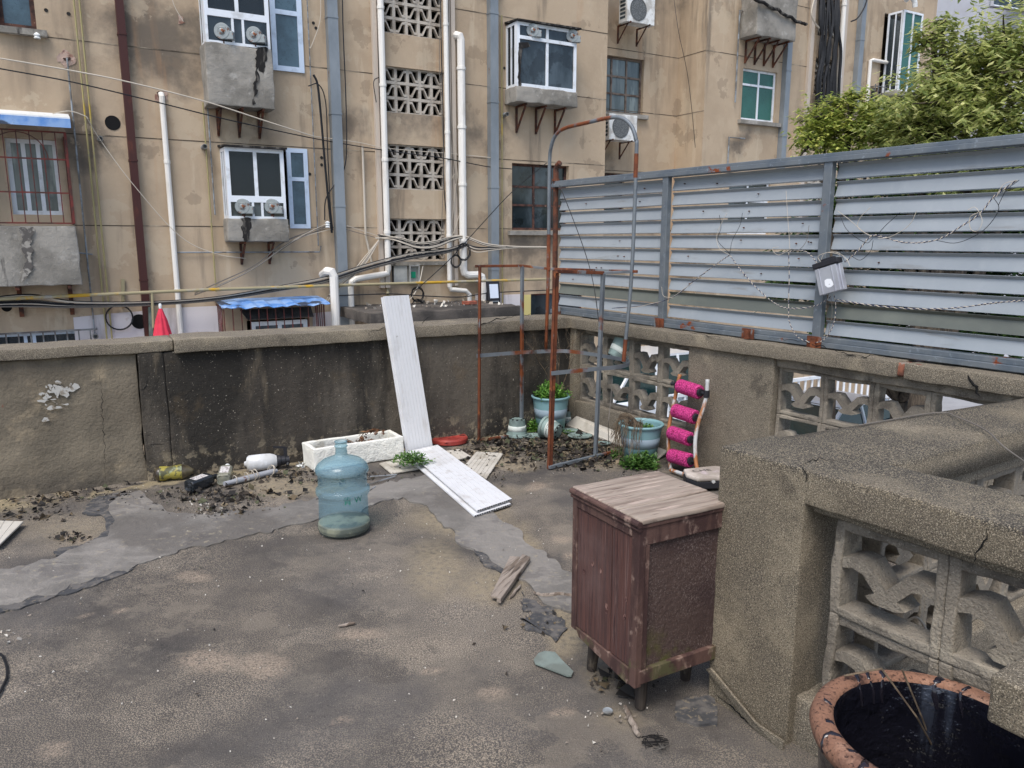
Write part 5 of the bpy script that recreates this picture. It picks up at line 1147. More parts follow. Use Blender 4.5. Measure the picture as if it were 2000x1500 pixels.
for a, b in ((LT0-.22,LT0-.14),(LT0-.12,LT0-.03),(LT1+.03,LT1+.10),(LT1+.12,LT1+.2),(LR0-.32,LR0-.2),(LR1+.14,LR1+.24)): m = MB(); m.fb(FAC, a, b, .6 if a < 5 else 2, 9.4, 0, .075); m.build('pilaster', M['pale_trim'], ab)
for q in [(h[0]-.1, h[1]+.12, h[2]-.1, h[2]-.015, -.1, .10) for h in (HA, HF, HI)]+[(HG[0], HG[1]+.1, HG[2]-.1, HG[2]-.01, -1.0, -.80), (5.8, 7.4, 1.5, 1.58, -.05, .1), (LT0-.05, LT1+.05, 1.0, 1.07, -.02, .08)]:
    m = MB(); m.fb(FAC, *q); m.build('sill', M['boxcon'], ab)
# windows
def win(parent, rect, o, cols, rows, fm, gm, fw=.05, dpth=.05, fr=FAC, name='window', curtain=None):
    t0, t1, z0, z1 = rect; m = MB()
    m.fb(fr, t0, t0+fw, z0, z1, o-dpth, o); m.fb(fr, t1-fw, t1, z0, z1, o-dpth, o); m.fb(fr, t0+fw, t1-fw, z0, z0+fw, o-dpth, o-.001); m.fb(fr, t0+fw, t1-fw, z1-fw, z1, o-dpth, o-.001)
    W_, H_ = t1-t0, z1-z0
    for c in cols: m.fb(fr, t0+c*W_-fw*.45, t0+c*W_+fw*.45, z0+fw, z1-fw, o-dpth+.004, o-.003)
    for r in rows: m.fb(fr, t0+fw, t1-fw, z0+r*H_-fw*.45, z0+r*H_+fw*.45, o-dpth+.006, o-.005)
    f = m.build(name, fm, parent)
    p = MB(); p.fb(fr, t0+fw*.5, t1-fw*.5, z0+fw*.5, z1-fw*.5, o-dpth*.6, o-dpth*.5); p.build('pane', gm, f)
    if curtain:
        for a, b in curtain:
            c = MB(); n_ = 30; vs = []; 
            for i in range(n_+1):
                x = t0+W_*(a+(b-a)*i/n_); oo = o-dpth-.06+.02*math.sin(i*1.7)
                vs += [fr.P(x, z0+.03, oo), fr.P(x, z1-.03, oo)]
            c.add(vs, [(2*i, 2*i+2, 2*i+3, 2*i+1) for i in range(n_)]); c.build('curtain', M['curtain'], f, fix=False)
    return f
win(ab, HA, -.08, [], [], M['brownwood'], M['frost'], .06)
win(ab, HB, -.10, [.33,.62], [], M['upvc'], M['palepane'], .06)
m = MB(); m.fb(FAC, HB[0]+.02, HB[0]+.62*(HB[1]-HB[0]), HB[2]+.04, HB[3]-.04, -.125, -.118); 
win(ab, HF, -.10, [.42,.72], [.38,.66], M['brownwood'], M['darkglass'], .045)
win(ab, (max(HG[0],CT+.02),HG[1],HG[2],HG[3]), -.98, [.25,.62], [.35,.66], M['greyframe'], M['palepane'], .045)
win(ab, (HI[0],HI[1],HI[2],HI[3]), -.06, [.52], [.70], M['upvc'], M['greenglass'], .05)
win(ab, HK, -.1, [.5], [], M['upvc'], M['darkglass'], .05)
win(ab, (2.5,3.5,1.6,2.95), -.98, [.5], [.6], M['brownwood'], M['darkglass']); win(ab, (5.9,7.3,1.6,2.9), -.08, [.5], [.6], M['upvc'], M['darkglass']); win(ab, (10.8,12.3,1.3,2.6), -.08, [.5], [], M['upvc'], M['darkglass'])
win(ab, (-8.9,-7.5,-.55,.10), -.08, [.36,.44], [], M['bluewhite'], M['glass'], .05, curtain=[(.5,.95)])
win(ab, (.45,1.75,-.2,.37), -.06, [.55], [], M['cage'], M['darkglass'], .03)
m = MB(); m.fb(FAC, -.20, .22, -.3, .38, .0, .012); m.build('painted_patch', M['whitewash'], ab)
m = MB(); m.fb(FAC, .22, .44, -.2, .36, .0, .012); m.build('painted_patch', M['yellowpaint'], ab)['label'] = 'pale yellow painted patch'
# vent cover and holes
def disc(px, r_, o, m_, nm, parent=ab):
    c = fx(*px, o); mb = MB(); mb.lathe([(.0005,.0),(r_,.0),(r_,.004),(r_+.006,.004)], c, FN, 24); return mb.build(nm, m_, parent)
disc((220,240), .10, .003, M['dark'], 'flue_hole'); disc((272,628), .11, .012, M['dark'], 'flue_hole'); disc((13,600), .06, .003, M['dark'], 'flue_hole')
for x, y in ((90,20),(134,27),(612,45),(617,55),(628,308),(628,322),(985,133),(605,340)): disc((x,y), .02, .003, M['room'], 'nail_hole')
# patches of broken render
bp = mat('broken_render', srgb(176,152,138), .95, [(srgb(128,92,78), N(5, .5, .6, .9))], [(N(14), .02)])
def patch(px, m_, nm='broken_render', o=.003, seed=1, amp=6):
    m = MB(); m.slab(splat(FAC, px, o, seed, amp), FN*.006); m.build(nm, m_, ab)
patch([(108,112),(125,98),(143,108),(146,125),(132,132),(112,122)], bp); patch([(300,188),(312,176),(330,182),(330,196),(316,200),(303,198)], bp, seed=4)
patch([(348,30),(358,32),(360,44),(350,44)], bp, seed=6); patch([(122,112),(136,110),(138,118),(124,118)], M['bracket'], 'exposed_brick', .012, 2, 3); patch([(306,180),(318,178),(324,188),(310,190)], M['bracket'], 'exposed_brick', .012, 3, 3)
# ---- projecting bays
def bay(name, label, front, boxrect, o, frm, gls, cols, rows, parentobj=ab, **k):
    pass
def conbox(parent, t0, t1, z0, z1, o, nm='concrete_box', res=.08):
    m = MB(); m.rough(FAC, t0, t1, z0, z1, 0.0, o, res, .012, .015, int(abs(t0*10))); return m.build(nm, M['boxcon'], parent, smooth=True)
def brackets(parent, t0, t1, z, o, n_, drop=.35):
    for k in range(n_):
        t = t0+(t1-t0)*(k+.5)/n_; m = MB(); m.bar(FAC.P(t, z-.02, .02), FAC.P(t, z-.02, o*.95), .035); m.bar(FAC.P(t, z-.03, .025), FAC.P(t, z-drop, .025), .035, up=FN); m.bar(FAC.P(t, z-drop+.03, .03), FAC.P(t, z-.05, o*.85), .03, up=FD)
        m.build('bracket', M['bracket'], parent)
def fan(c, label, group=None, r_=.115):
    t = thing('exhaust_fan', label, 'exhaust fan', c, 'rusty exhaust fans on the building windows')
    c = V(c); ax = (FN*.9-FD*.45+V((0,0,.0))).normalized()
    m = MB(); m.lathe([(.0005,0),(r_,.0),(r_+.004,.01),(r_+.004,.11),(r_,.12),(.0005,.12)], c-ax*.06, ax, 28)
    s_ = ax.cross(V((0,0,1))).normalized(); m.hexa(c-ax*.05-s_*(r_+.05)-V((0,0,r_+.0)), s_*(r_+.05), V((0,0,r_)), ax*.105); m.build('housing', M['rustfan'], t, bevel=.004)
    m = MB(); m.lathe([(.0005,.0),(.035,.0),(.035,.03),(.02,.035),(.0005,.036)], c+ax*.055, ax, 18); m.build('motor', M['rustfan'], t)
    m = MB(); m.lathe([(.05,0),(.056,.004),(.062,0)], c+ax*.0605, ax, 24); m.build('ring', M['rustfan'], t)
    m = MB(); m.bar(c-V((0,0,.11)), c-V((0,0,.17)), .04); m.build('foot', M['bracket'], t); return t
# bay D (lower)
def sidewin(parent, t, z0, z1, o, gm, fm):   # small glazed side facing left
    m = MB(); m.hexa(FAC.P(t, z0, 0), FN*o, V((0,0,.05)), FD*.04); m.hexa(FAC.P(t, z1-.05, 0), FN*o, V((0,0,.05)), FD*.04); m.hexa(FAC.P(t, z0+.05, 0), FN*.05, V((0,0,z1-z0-.1)), FD*.04); m.hexa(FAC.P(t, z0+.05, o-.05), FN*.049, V((0,0,z1-z0-.1)), FD*.04); m.hexa(FAC.P(t, z0+.05, o*.48), FN*.03, V((0,0,z1-z0-.1)), FD*.035)
    f = m.build('side_window', fm, parent); p = MB(); p.hexa(FAC.P(t+.015, z0+.03, .03), FN*(o-.06), V((0,0,z1-z0-.06)), FD*.01); p.build('pane', gm, f)
OB = .42
def mkbay(name, label, xs, ztop, zbox, zsill, fans_z=None, cols=(.5,), roof=True, rightpane=None, gl='glass', nbr=2, drop=.5, split=None, nm='window_bay'):
    t = thing(name, label, 'window bay', FAC.P(sum(xs)/2, zbox))
    t0, t1 = xs
    if split: win(t, (t0, t1, split, ztop), OB, list(cols), [], M['upvc'], M[gl], .06); win(t, (t0, t1, zsill, split), OB, [.42,.58], [], M['upvc'], M['darkglass'], .04)
    else: win(t, (t0, t1, zsill, ztop), OB, list(cols), [], M['upvc'], M[gl], .06)
    sidewin(t, t0, zsill, ztop, OB-.05, M['glass'], M['upvc'])
    m = MB(); m.fb(FAC, t0+.04, t1-.04, zsill+.02, ztop-.02, -.03, -.01); m.build('backing', M['room'], t)
    conbox(t, t0-.03, t1+.02, zbox, zsill, OB+.02); brackets(t, t0, t1, zbox, OB, nbr, drop)
    if roof: m = MB(); m.slab([FAC.P(t0-.03,ztop+.035,0), FAC.P(t1+.04,ztop+.03,0), FAC.P(t1+.04,ztop+.0,OB+.10), FAC.P(t0-.03,ztop+.0,OB+.06)], (0,0,.03)); m.build('roof', M['soot'], t)
    return t
dD = rct(438,282,560,425,OB); bD = rct(442,425,562,470,OB)
BD_ = mkbay('window_bay', 'lower left white bay window with two rusty fans above a concrete box', (dD[0], dD[1]), 2.90, 1.44, 1.80, split=2.10, nbr=2, drop=.38)
win(ab, (dD[1]+.15, HD[1]+.04, 1.66, 2.98), .03, [], [.62], M['bluewhite'], M['frost'], .07)
dC = rct(397,0,528,83,OB)
BC_ = mkbay('window_bay', 'upper left white bay window above a tall stained concrete box', (dC[0], dC[1]), 5.9, 3.52, 4.42, split=4.85, nbr=3, drop=.42, roof=False)
win(ab, (dC[1]+.12, -4.02, 4.20, 5.95), .03, [], [.52], M['bluewhite'], M['frost'], .08)
dE = rct(1010,45,1125,182,OB)
BE_ = mkbay('window_bay', 'right white bay window with two fans at its top and sooty glass', (dE[0], dE[1]), 5.44, 4.02, 4.30, nbr=3, drop=.5, cols=(.5,), gl='darkglass')
m = MB(); m.fb(FAC, dE[0]+.05, dE[1]-.05, 4.30+.84, 4.30+.90, OB-.03, OB+.012); m.build('transom', M['upvc'], BE_)
m = MB(); m.slab(splat(FAC, [(1013,84),(1032,82),(1034,90),(1020,96),(1017,130),(1017,168),(1044,174),(1040,177),(1012,174),(1012,110)], OB+.004, 3, 3), FN*.003); m.build('soot_stain', M['soot'], BE_)
m = MB(); m.slab(splat(FAC, [(472,425),(490,424),(489,440),(484,470),(473,470)], OB+.024, 5, 5), FN*.003); m.build('soot_stain', M['soot'], BD_)
m = MB(); m.slab(splat(FAC, [(500,92),(522,92),(516,150),(506,130),(498,200),(492,202),(500,140)], OB+.026, 6, 7), FN*.002); m.build('soot_stain', M['soot'], BC_)
fan(fx(435,62,OB-.02), 'left fan of the upper left window bay, rust covering half of it'); fan(fx(497,69,OB-.02), 'right fan of the upper left window bay')
fan(fx(475,403,OB-.02), 'left fan of the lower left window bay'); fan(fx(532,403,OB-.02), 'right fan of the lower left window bay', None)
fan(fx(1040,60,OB-.02), 'grey and rust fan at the upper left of the sooty bay window'); fan(fx(1117,71,OB-.02), 'rust red fan at the upper right of the sooty bay window')
# caged bay B at left
OBB = .55
cg = thing('window_cage', 'dark red barred window cage over a big concrete box at the left', 'window cage', FAC.P(-8.1, .8))
cb0, cb1 = -9.6, FX(145,440,OBB)[0]
conbox(cg, cb0, cb1+.02, .82, 1.66, OBB, res=.12)
zt_, zb_ = 2.95, 1.70
m = MB()
for z in (zb_+.0, zb_+.42, zb_+.88, zt_): m.bar(FAC.P(cb0, z, OBB), FAC.P(cb1, z, OBB), .02)
for z in (zb_, zb_+.88, zt_): m.bar(FAC.P(cb1, z, 0), FAC.P(cb1, z, OBB), .02)
k = 0; t = cb0
while t < cb1: m.bar(FAC.P(t, zb_, OBB), FAC.P(t, zt_, OBB), .014, up=FN); t += .155
for k in range(1, 4): m.bar(FAC.P(cb1, zb_, OBB*k/4), FAC.P(cb1, zt_, OBB*k/4), .014, up=FN)
for s0 in (-8.9, -8.2): m.tube([FAC.P(s0+.35*math.cos(a*.2618), zb_+.88+.35*math.sin(a*.2618), OBB) for a in range(13)], .007, 5)
m.build('bars', M['cage'], cg)
m = MB(); m.bar(FAC.P(cb1, zb_, OBB), FAC.P(cb1, zt_, OBB), .035, up=FN); m.bar(FAC.P(cb1, zb_, .02), FAC.P(cb1, zt_, .02), .04, up=FN); m.build('post', M['cage'], cg)
m = MB(); m.slab([FAC.P(cb0-.1, 3.26, 0), FAC.P(cb1+.08, 3.26, 0), FAC.P(cb1+.08, 3.12, OBB+.15), FAC.P(cb0-.1, 3.12, OBB+.15)], (0,0,.02)); m.build('roof_top', M['whiteplastic'], cg)
m = MB(); m.slab([FAC.P(cb0-.1, 3.12, OBB+.152), FAC.P(cb1+.08, 3.12, OBB+.152), FAC.P(cb1+.08, 3.0, OBB+.16), FAC.P(cb0-.1, 3.0, OBB+.16)], FN*.01); m.build('fascia', M['blueroof'], cg)
for t in (-9.2, -8.4, -7.75):
    m = MB(); m.bar(FAC.P(t, .79, .05), FAC.P(t, .79, OBB-.03), .05); m.bar(FAC.P(t, .79, .04), FAC.P(t, .35, .04), .06, up=FN); m.build('bracket', M['bracket'], cg)
m = MB(); m.slab(splat(FAC, [(38,448),(68,446),(60,480),(66,520),(44,545),(52,500)], OBB+.018, 4, 10), FN*.002); m.build('soot_stain', mat('faint_soot', srgb(88,84,80), .95, [(srgb(150,145,136), N(9, .5, .6))]), cg)
# grey cage lower left
gc = thing('window_bars', 'grey steel bars over the bottom left window', 'window bars', FAC.P(-8.2, -.6))
m = MB(); t = -9.4
while t < -7.45: m.bar(FAC.P(t, -.5, .12), FAC.P(t, .12, .12), .02, up=FN); t += .155
for z in (-.5, -.36, .12): m.bar(FAC.P(-9.4, z, .12), FAC.P(-7.45, z, .12), .025)
for t in (-9.4,-7.45): m.bar(FAC.P(t, .12, 0), FAC.P(t, .12, .12), .02); m.bar(FAC.P(t, -.5, 0), FAC.P(t, -.5, .12), .02)
m.build('bars', M['greycage'], gc)
# blue awning cage
OA = .6
ax0, axz = FX(430,600,OA); ax1 = FX(640,590,OA)[0]
ac = thing('awning_cage', 'bent blue sheet awning over rusty window bars at ground level', 'awning', FAC.P(-4.8, -.7))
vs = []; n_ = 24
for i in range(n_+1):
    t = ax0+(ax1-ax0)*i/n_; e = .012*math.sin(i*2.1)+.01*math.sin(i*.9)
    for (z, o) in ((.50, 0), (.47+e, OA*.6), (.42+e, OA+.12), (.40+e, OA+.14)): vs.append(FAC.P(t, z, o))
m = MB(); m.add(vs, [(i*4+j, i*4+j+1, (i+1)*4+j+1, (i+1)*4+j) for i in range(n_) for j in range(3)]); o_ = m.build('awning_sheet', M['blueroof'], ac, fix=False)
md = o_.modifiers.new('solid', 'SOLIDIFY'); md.thickness = .01
m = MB(); t = ax0+.05
while t < ax1-.02: m.bar(FAC.P(t, -.9, OA), FAC.P(t, .38, OA), .014, up=FN); t += .135
for k in range(5): m.bar(FAC.P(ax1-.04, -.9, OA*k/5), FAC.P(ax1-.04, .42, OA*k/5), .014, up=FN); m.bar(FAC.P(ax0+.04, -.9, OA*k/5), FAC.P(ax0+.04, .42, OA*k/5), .014, up=FN)
m.bar(FAC.P(ax0, -.9, OA), FAC.P(ax1, -.9, OA), .025)
m.build('bars', M['cage'], ac)
w_ = win(ab, (-5.15,-4.2,-.9,.10), .10, [.5], [], M['upvc'], M['darkglass'], .07)
m = MB(); m.slab([FAC.P(-5.3,.30,.0), FAC.P(-4.1,.30,.0), FAC.P(-4.15,.16,.34), FAC.P(-5.25,.16,.34)], (0,0,.012)); m.build('small_hood', M['slabdark'], ac)
# window J bay right
wj = thing('window_bay', 'small white glazed bay at the far right high on the building', 'window bay', FAC.P(11.6,5.1))
win(wj, (11.25,12.05,5.25,7.2), .45, [.5], [], M['upvc'], M['greenglass'], .05); sidewin(wj, 11.25, 5.25, 7.2, .42, M['glass'], M['upvc'])
m = MB(); m.fb(FAC, 11.3, 12.0, 5.3, 7.1, -.02, .0); m.build('backing', M['curtain'], wj)
conbox(wj, 11.15,12.1,5.13,5.25,.5); brackets(wj, 11.2,12.05,5.13,.45,2,.4)
# big box right
bx = rct(1480,12,1553,85,.5)
wi = thing('concrete_box', 'large grey concrete balcony box on brackets above the green window', 'balcony', FAC.P(6.5,5.6)); conbox(wi, bx[0], bx[1], 5.95, 7.05, .5); brackets(wi, bx[0]+.05, bx[1], 5.95, .48, 4, .5)
win(wi, (bx[0]+.3,bx[1],7.05,8.3), .48, [.5], [], M['upvc'], M['greenglass'])
P = smoothpts([fx(1440,-12,.3), fx(1470,-4,.54), fx(1505,12,.55), fx(1540,32,.55), fx(1565,45,.55), fx(1576,50,.6)], 5)
m = MB(); m.tube([p+rdir()*.02 for p in P], .035, 8); m.top('lagged_pipe', M['soot'], 'thick black lagged pipe draped over the concrete balcony box', 'pipe')
# bars over window K
wk = thing('window_bars', 'grey steel bars over the window behind the tree', 'window bars', FAC.P(11,HK[2]))
m = MB(); t = HK[0]-.05
while t < HK[1]+.1: m.bar(FAC.P(t, HK[2]-.1, .15), FAC.P(t, HK[3]+.05, .15), .02, up=FN); t += .13
for z in (HK[2], (HK[2]+HK[3])/2, HK[3]): m.bar(FAC.P(HK[0]-.05, z, .15), FAC.P(HK[1]+.1, z, .15), .02)
m.bar(FAC.P(HK[0]-.05, HK[3], 0), FAC.P(HK[0]-.05, HK[3], .15), .02); m.build('bars', M['greycage'], wk)
# air conditioners
def aircon(px, o, label):
    c = fx(*px, o); t = thing('air_conditioner', label, 'air conditioner', c, 'white outdoor air conditioner units')
    D = FD; O = c-FD*.38-V((0,0,.27))
    m = MB(); m.hexa(O, FD*.76, V((0,0,.54)), FN*.28); m.build('case', M['acwhite'], t, bevel=.012)
    m = MB(); m.lathe([(.0005,.282),(.22,.282),(.225,.29),(.215,.292)], O+FD*.3+V((0,0,.27)), FN, 32); m.build('fan_grille', M['acgrille'], t)
    m = MB()
    for k in range(5): m.hexa(O-FD*.004+V((0,0,.08+k*.08))+FN*.05, FN*.18, V((0,0,.05)), FD*.003)
    m.build('side_vent', M['darkglass'], t)
    m = MB()
    for s_ in (.1,.62): m.bar(O+FD*s_-FN*.15, O+FD*s_+FN*.3, .03); m.bar(O+FD*s_-FN*.14, O+FD*s_-FN*.14-V((0,0,.35)), .03, up=FN); m.bar(O+FD*s_-FN*.14-V((0,0,.33)), O+FD*s_+FN*.2, .02, up=FD)
    m.build('bracket', M['bracket'], t)
aircon((1236,26), -.6, 'upper white air conditioner in the recess of the building'); aircon((1202,252), -.6, 'lower white air conditioner under the brown recess window')
# pipes (each a thing)
def vpipe(name, x0, y0, y1, r_, m_, label, o=.06, n_=10, sq_=False, tip=None, joints=0, cat='pipe', pre=None, post=None):
    t, z0 = FX(x0, y0, o); _, z1 = FX(x0+(1008-x0)/7800*(y1-y0), y1, o); z1 = min(z1, z0-.1)
    m = MB()
    if sq_: m.fb(FAC, t-r_, t+r_, z1, z0, o-r_, o+r_)
    else:
        pts = ([FAC.P(t+a, z0+b, o+c) for a, b, c in pre] if pre else [])+[FAC.P(t, z0, o), FAC.P(t, z1, o)]+([FAC.P(t+a, z1+b, o+c) for a, b, c in post] if post else [])
        m.tube(pts, r_, n_)
    for k in range(joints):
        z = z1+(z0-z1)*(k+.5)/joints
        if sq_: m.fb(FAC, t-r_-.008, t+r_+.008, z, z+.03, o-r_-.008, o+r_+.008)
        else: m.lathe([(r_*.9,0),(r_*1.18,0),(r_*1.18,.05),(r_*.9,.05)], FAC.P(t, z, o), n=n_)
    return m.top(name, m_, label, cat)
vpipe('downpipe', 227, -60, 660, .055, M['brownpipe'], 'dark brown square downpipe with peeling paint', sq_=True, joints=3)
vpipe('waste_pipe', 316, 188, 690, .042, M['pvc'], 'white pipe starting from a broken hole in the left wall', pre=[(-.02,.04,-.1),(0,.03,-.02)], joints=2)
vpipe('gas_pipe', 138, -60, 665, .013, M['olive'], 'leftmost thin olive riser pipe on the building'); vpipe('gas_pipe', 149, -60, 665, .013, M['olive'], 'second thin olive riser pipe, nearer the brown downpipe')
vpipe('conduit', 131, 115, 665, .013, M['greypipe'], 'thin grey conduit dropping from a broken patch on the left wall', pre=[(0,.03,-.08)])
vpipe('conduit', 388, -40, 420, .012, M['greypipe'], 'thin grey pipe left of the upper bay window'); vpipe('conduit', 396, 200, 570, .012, M['olive'], 'thin yellowish pipe between the left bay windows')
vpipe('conduit', 598, -40, 480, .010, M['greypipe'], 'thin grey conduit just left of the first blue grey duct')
vpipe('duct', 643, -60, 660, .088, M['duct'], 'blue grey square duct left of the stairwell', sq_=True, joints=4)
vpipe('duct', 961, -60, 605, .085, M['duct'], 'blue grey square duct right of the stairwell', sq_=True, joints=4)
vpipe('waste_pipe', 741, -60, 525, .055, M['pvc'], 'white waste pipe on the left edge of the stairwell turning left at its foot', o=.14, post=[(-.02,-.08,0),(-.12,-.10,0),(-.62,-.17,0),(-.70,-.22,0),(-.72,-.3,0),(-.72,-1.2,0)], joints=4)
vpipe('waste_pipe', 869, -60, 560, .045, M['pvc'], 'white waste pipe on the right edge of the stairwell', o=.14, joints=3, post=[(.02,-.05,0),(.35,-.09,0),(.42,-.16,0),(.42,-.4,0)])
vpipe('waste_pipe', 900, 78, 525, .072, M['pvc'], 'thick white pipe with a bent top between stairwell and second duct', o=.14, pre=[(-.07,.08,-.14),(-.06,.085,-.05),(-.02,.07,0)], joints=4, post=[(.02,-.08,0),(.1,-.12,0),(.32,-.12,0),(.40,-.16,0),(.42,-.25,0),(.42,-.9,0)])
vpipe('waste_pipe', 652, 540, 700, .075, M['pvc'], 'thick white pipe bending out of the wall beside the blue awning', o=.45, pre=[(-.10,.02,-.3),(-.08,.09,-.1),(-.03,.08,0)])
vpipe('gas_pipe', 972, 30, 600, .012, M['olive'], 'thin olive riser just right of the second duct'); vpipe('gas_pipe', 980, 30, 600, .012, M['olive'], 'thin yellow riser, the right one of the pair by the second duct')
vpipe('duct', 1548, -60, 330, .08, M['duct'], 'grey duct right of the green window', sq_=True, joints=3)
vpipe('waste_pipe', 1654, -60, 220, .06, M['pvc'], 'white pipe at the right of the cable filled stairwell', joints=2)
vpipe('duct', 1690, -60, 215, .08, M['duct'], 'grey duct at the far right of the building', sq_=True, joints=3)
vpipe('waste_pipe', 1700, 118, 230, .045, M['pvc'], 'white pipe with a bent arm beside the tree', post=None, pre=[(.75,.02,0),(.1,.02,0)])
vpipe('conduit', 1445, 20, 200, .018, M['greypipe'], 'thin pipe left of the green window', pre=[(.3,.0,0)]); vpipe('conduit', 1424, 268, 330, .018, M['greypipe'], 'short thin pipe low under the green window', pre=[(.5,.0,0)])
vpipe('conduit', 708, 285, 460, .02, M['wcable'], 'slanting pale cable tray pipe left of the stairwell', post=[(.12,-.6,0)])
t0, z0 = FX(0,584,.35); 
mb = MB(); P = [fx(-200,592,.35), fx(0,584,.35), fx(400,566,.35), fx(700,556,.35), fx(1075,545,.35)]; mb.tube(P, .026, 10); mb.tube([fx(297,570,.35), fx(300,640,.35)], .022, 8)
for x in (240, 757): mb.bar(fx(x,545,.02), fx(x,600,.02), .05, up=FN); mb.bar(fx(x,572,.02), fx(x,572,.36), .04)
mb.top('gas_main', M['yellow'], 'long horizontal yellow gas main crossing the foot of the building', 'pipe')
mb = MB(); mb.tube([fx(345,493,.05), fx(625,492,.05), fx(627,480,.05)], .012, 6); mb.tube([fx(147,493,.05), fx(181,497,.05)], .012, 6); mb.top('conduit', M['greypipe'], 'thin horizontal pipe running under the lower left bay window', 'pipe')
for x, y, lb in ((195,273,'short grey flue stub near the round hole'), (397,288,'short pale flue stub left of the lower bay window'), (875+195,168,None), (983,225,'small stub on the wall below the sooty bay window'), (186,655,'pipe stub low on the whitewashed wall')):
    if lb: mb = MB(); c = fx(x, y, 0); mb.lathe([(.03,0),(.04,0),(.04,.16),(.028,.16),(.026,.1),(.0005,.1)], c, FN, 14); mb.top('flue_stub', M['greypipe'], lb, 'pipe')
# meter box, floodlight, coil, parasol
mt = thing('meter_box', 'open electric box with a green card under the stairwell', 'meter box', fx(790,555,.02))
r_ = rct(768,519,795,552,.02); m = MB(); m.fb(FAC, r_[0], r_[1], r_[2], r_[3], .02, .05); m.build('open_door', M['litebox'], mt, bevel=.003)
m = MB(); m.fb(FAC, r_[0]-.02, r_[1]+.01, r_[2]-.02, r_[3]+.02, .005, .019); m.build('door_rim', M['blackplastic'], mt)
r_ = rct(797,518,817,553,.02); m = MB()
m.fb(FAC, r_[0], r_[1], r_[2], r_[3], .0, .012); m.fb(FAC, r_[0], r_[0]+.02, r_[2], r_[3], .012, .10); m.fb(FAC, r_[1]-.02, r_[1], r_[2], r_[3], .012, .10); m.fb(FAC, r_[0]+.02, r_[1]-.02, r_[3]-.02, r_[3], .012, .10); m.fb(FAC, r_[0]+.02, r_[1]-.02, r_[2], r_[2]+.02, .012, .10); m.build('case', M['litebox'], mt)
m = MB(); m.fb(FAC, r_[0]+.05, r_[0]+.14, r_[2]+.10, r_[3]-.12, .03, .04); m.build('card', M['greencard'], mt)
sl_ = thing('entrance_canopy', 'dark concrete entrance canopy with rubble on it below the stairwell', 'canopy', FAC.P(-2.2,.2,.8))
m = MB(); m.rough(FAC, -3.62, -.75, .13, .30, .002, 1.7, .08, .012, .01, 3); m.build('slab', M['slabdark'], sl_, smooth=True)
m = MB()
for k in range(60):
    p = FAC.P(R.uniform(-3.5,-.9), .30, R.uniform(.05,1.2)); s_ = R.uniform(.015,.06); e = [rdir()*s_ for _ in range(5)]; m.add([p+v+V((0,0,s_*.3)) for v in e], [(0,1,2),(0,2,3),(0,3,1),(4,1,2),(4,2,3),(4,3,1)])
m.top('rubble', M['pebble'], 'loose rubble and crumbs on the entrance canopy', 'rubble', kind='stuff')
mb = MB(); c = fx(902,606,.9); c.z = .31; mb.hexa(c, FD*.26, V((0,0,.06)), FN*.12); mb.top('brick', mat('brick_red', srgb(170,96,74), .9, [(srgb(130,76,62), N(14))]), 'single red brick lying on the entrance canopy', 'brick', bevel=.005)
fc = FAC.P(-.98, .30, .75); ft_ = thing('floodlight', 'black square floodlight standing at the right end of the entrance canopy', 'lamp', fc)
m = MB(); m.hexa(fc+V((0,0,.04)), FD*.26, V((0,0,.36))-FN*.05, FN*.06); m.build('case', M['blackplastic'], ft_, bevel=.008)
m = MB(); m.hexa(fc+V((0,0,.09))+FD*.04+FN*.058-FN*.006, FD*.18, V((0,0,.26))-FN*.036, FN*.008); m.build('lens', mat('lamp_lens', srgb(206,214,226), .2), ft_)
m = MB(); m.bar(fc-FD*.01, fc-FD*.01+V((0,0,.2)), .02); m.bar(fc+FD*.27, fc+FD*.27+V((0,0,.2)), .02); m.bar(fc-FD*.02, fc+FD*.28, .02); m.build('stand', M['blackplastic'], ft_)
m = MB(); c = fx(233,620,.06)
for k in range(4): m.tube([c+(FD*math.cos(a*.2618)+V((0,0,1))*math.sin(a*.2618))*(.185+.007*(k % 2))+FN*.012*k for a in range(24)], .008, 6, closed=True)
m.top('cable_coil', M['black'], 'round coil of black cable hanging on the whitewashed wall', 'cable coil')
pc_ = fx(313,600,.55); ps = thing('closed_parasol', 'closed red parasol standing before the whitewashed wall', 'parasol', pc_-V((0,0,1.6)))
vs = []; H_ = [0,.05,.2,.4,.6,.8,.98]; Rr = [.012,.03,.075,.115,.15,.165,.16]; nn_ = 32
for h, r0 in zip(H_, Rr):
    for k in range(nn_):
        a = k*2*math.pi/nn_; r1 = r0*(1+.16*math.sin(a*8+h*1.5)); vs.append(pc_+FD*math.cos(a)*r1+FN*math.sin(a)*r1-V((0,0,h)))
m = MB(); m.add(vs, [(i*nn_+k, i*nn_+(k+1) % nn_, (i+1)*nn_+(k+1) % nn_, (i+1)*nn_+k) for i in range(6) for k in range(nn_)]); m.build('canopy', M['red'], ps, smooth=True)
m = MB(); m.lathe([(.0005,.06),(.018,.055),(.024,.02),(.02,-.02)], pc_, n=14); m.build('tip', M['whiteplastic'], ps); m = MB(); m.tube([pc_, pc_-V((0,0,1.6))], .015, 8); m.build('pole', M['whiteplastic'], ps)
m = MB(); m.bar(fx(293,600,.2), fx(296,690,.2), .10, .05); m.top('green_post', mat('green_post', srgb(70,90,84), .7, [(srgb(110,120,112), N(6))]), 'mottled dark green post behind the closed parasol', 'post')
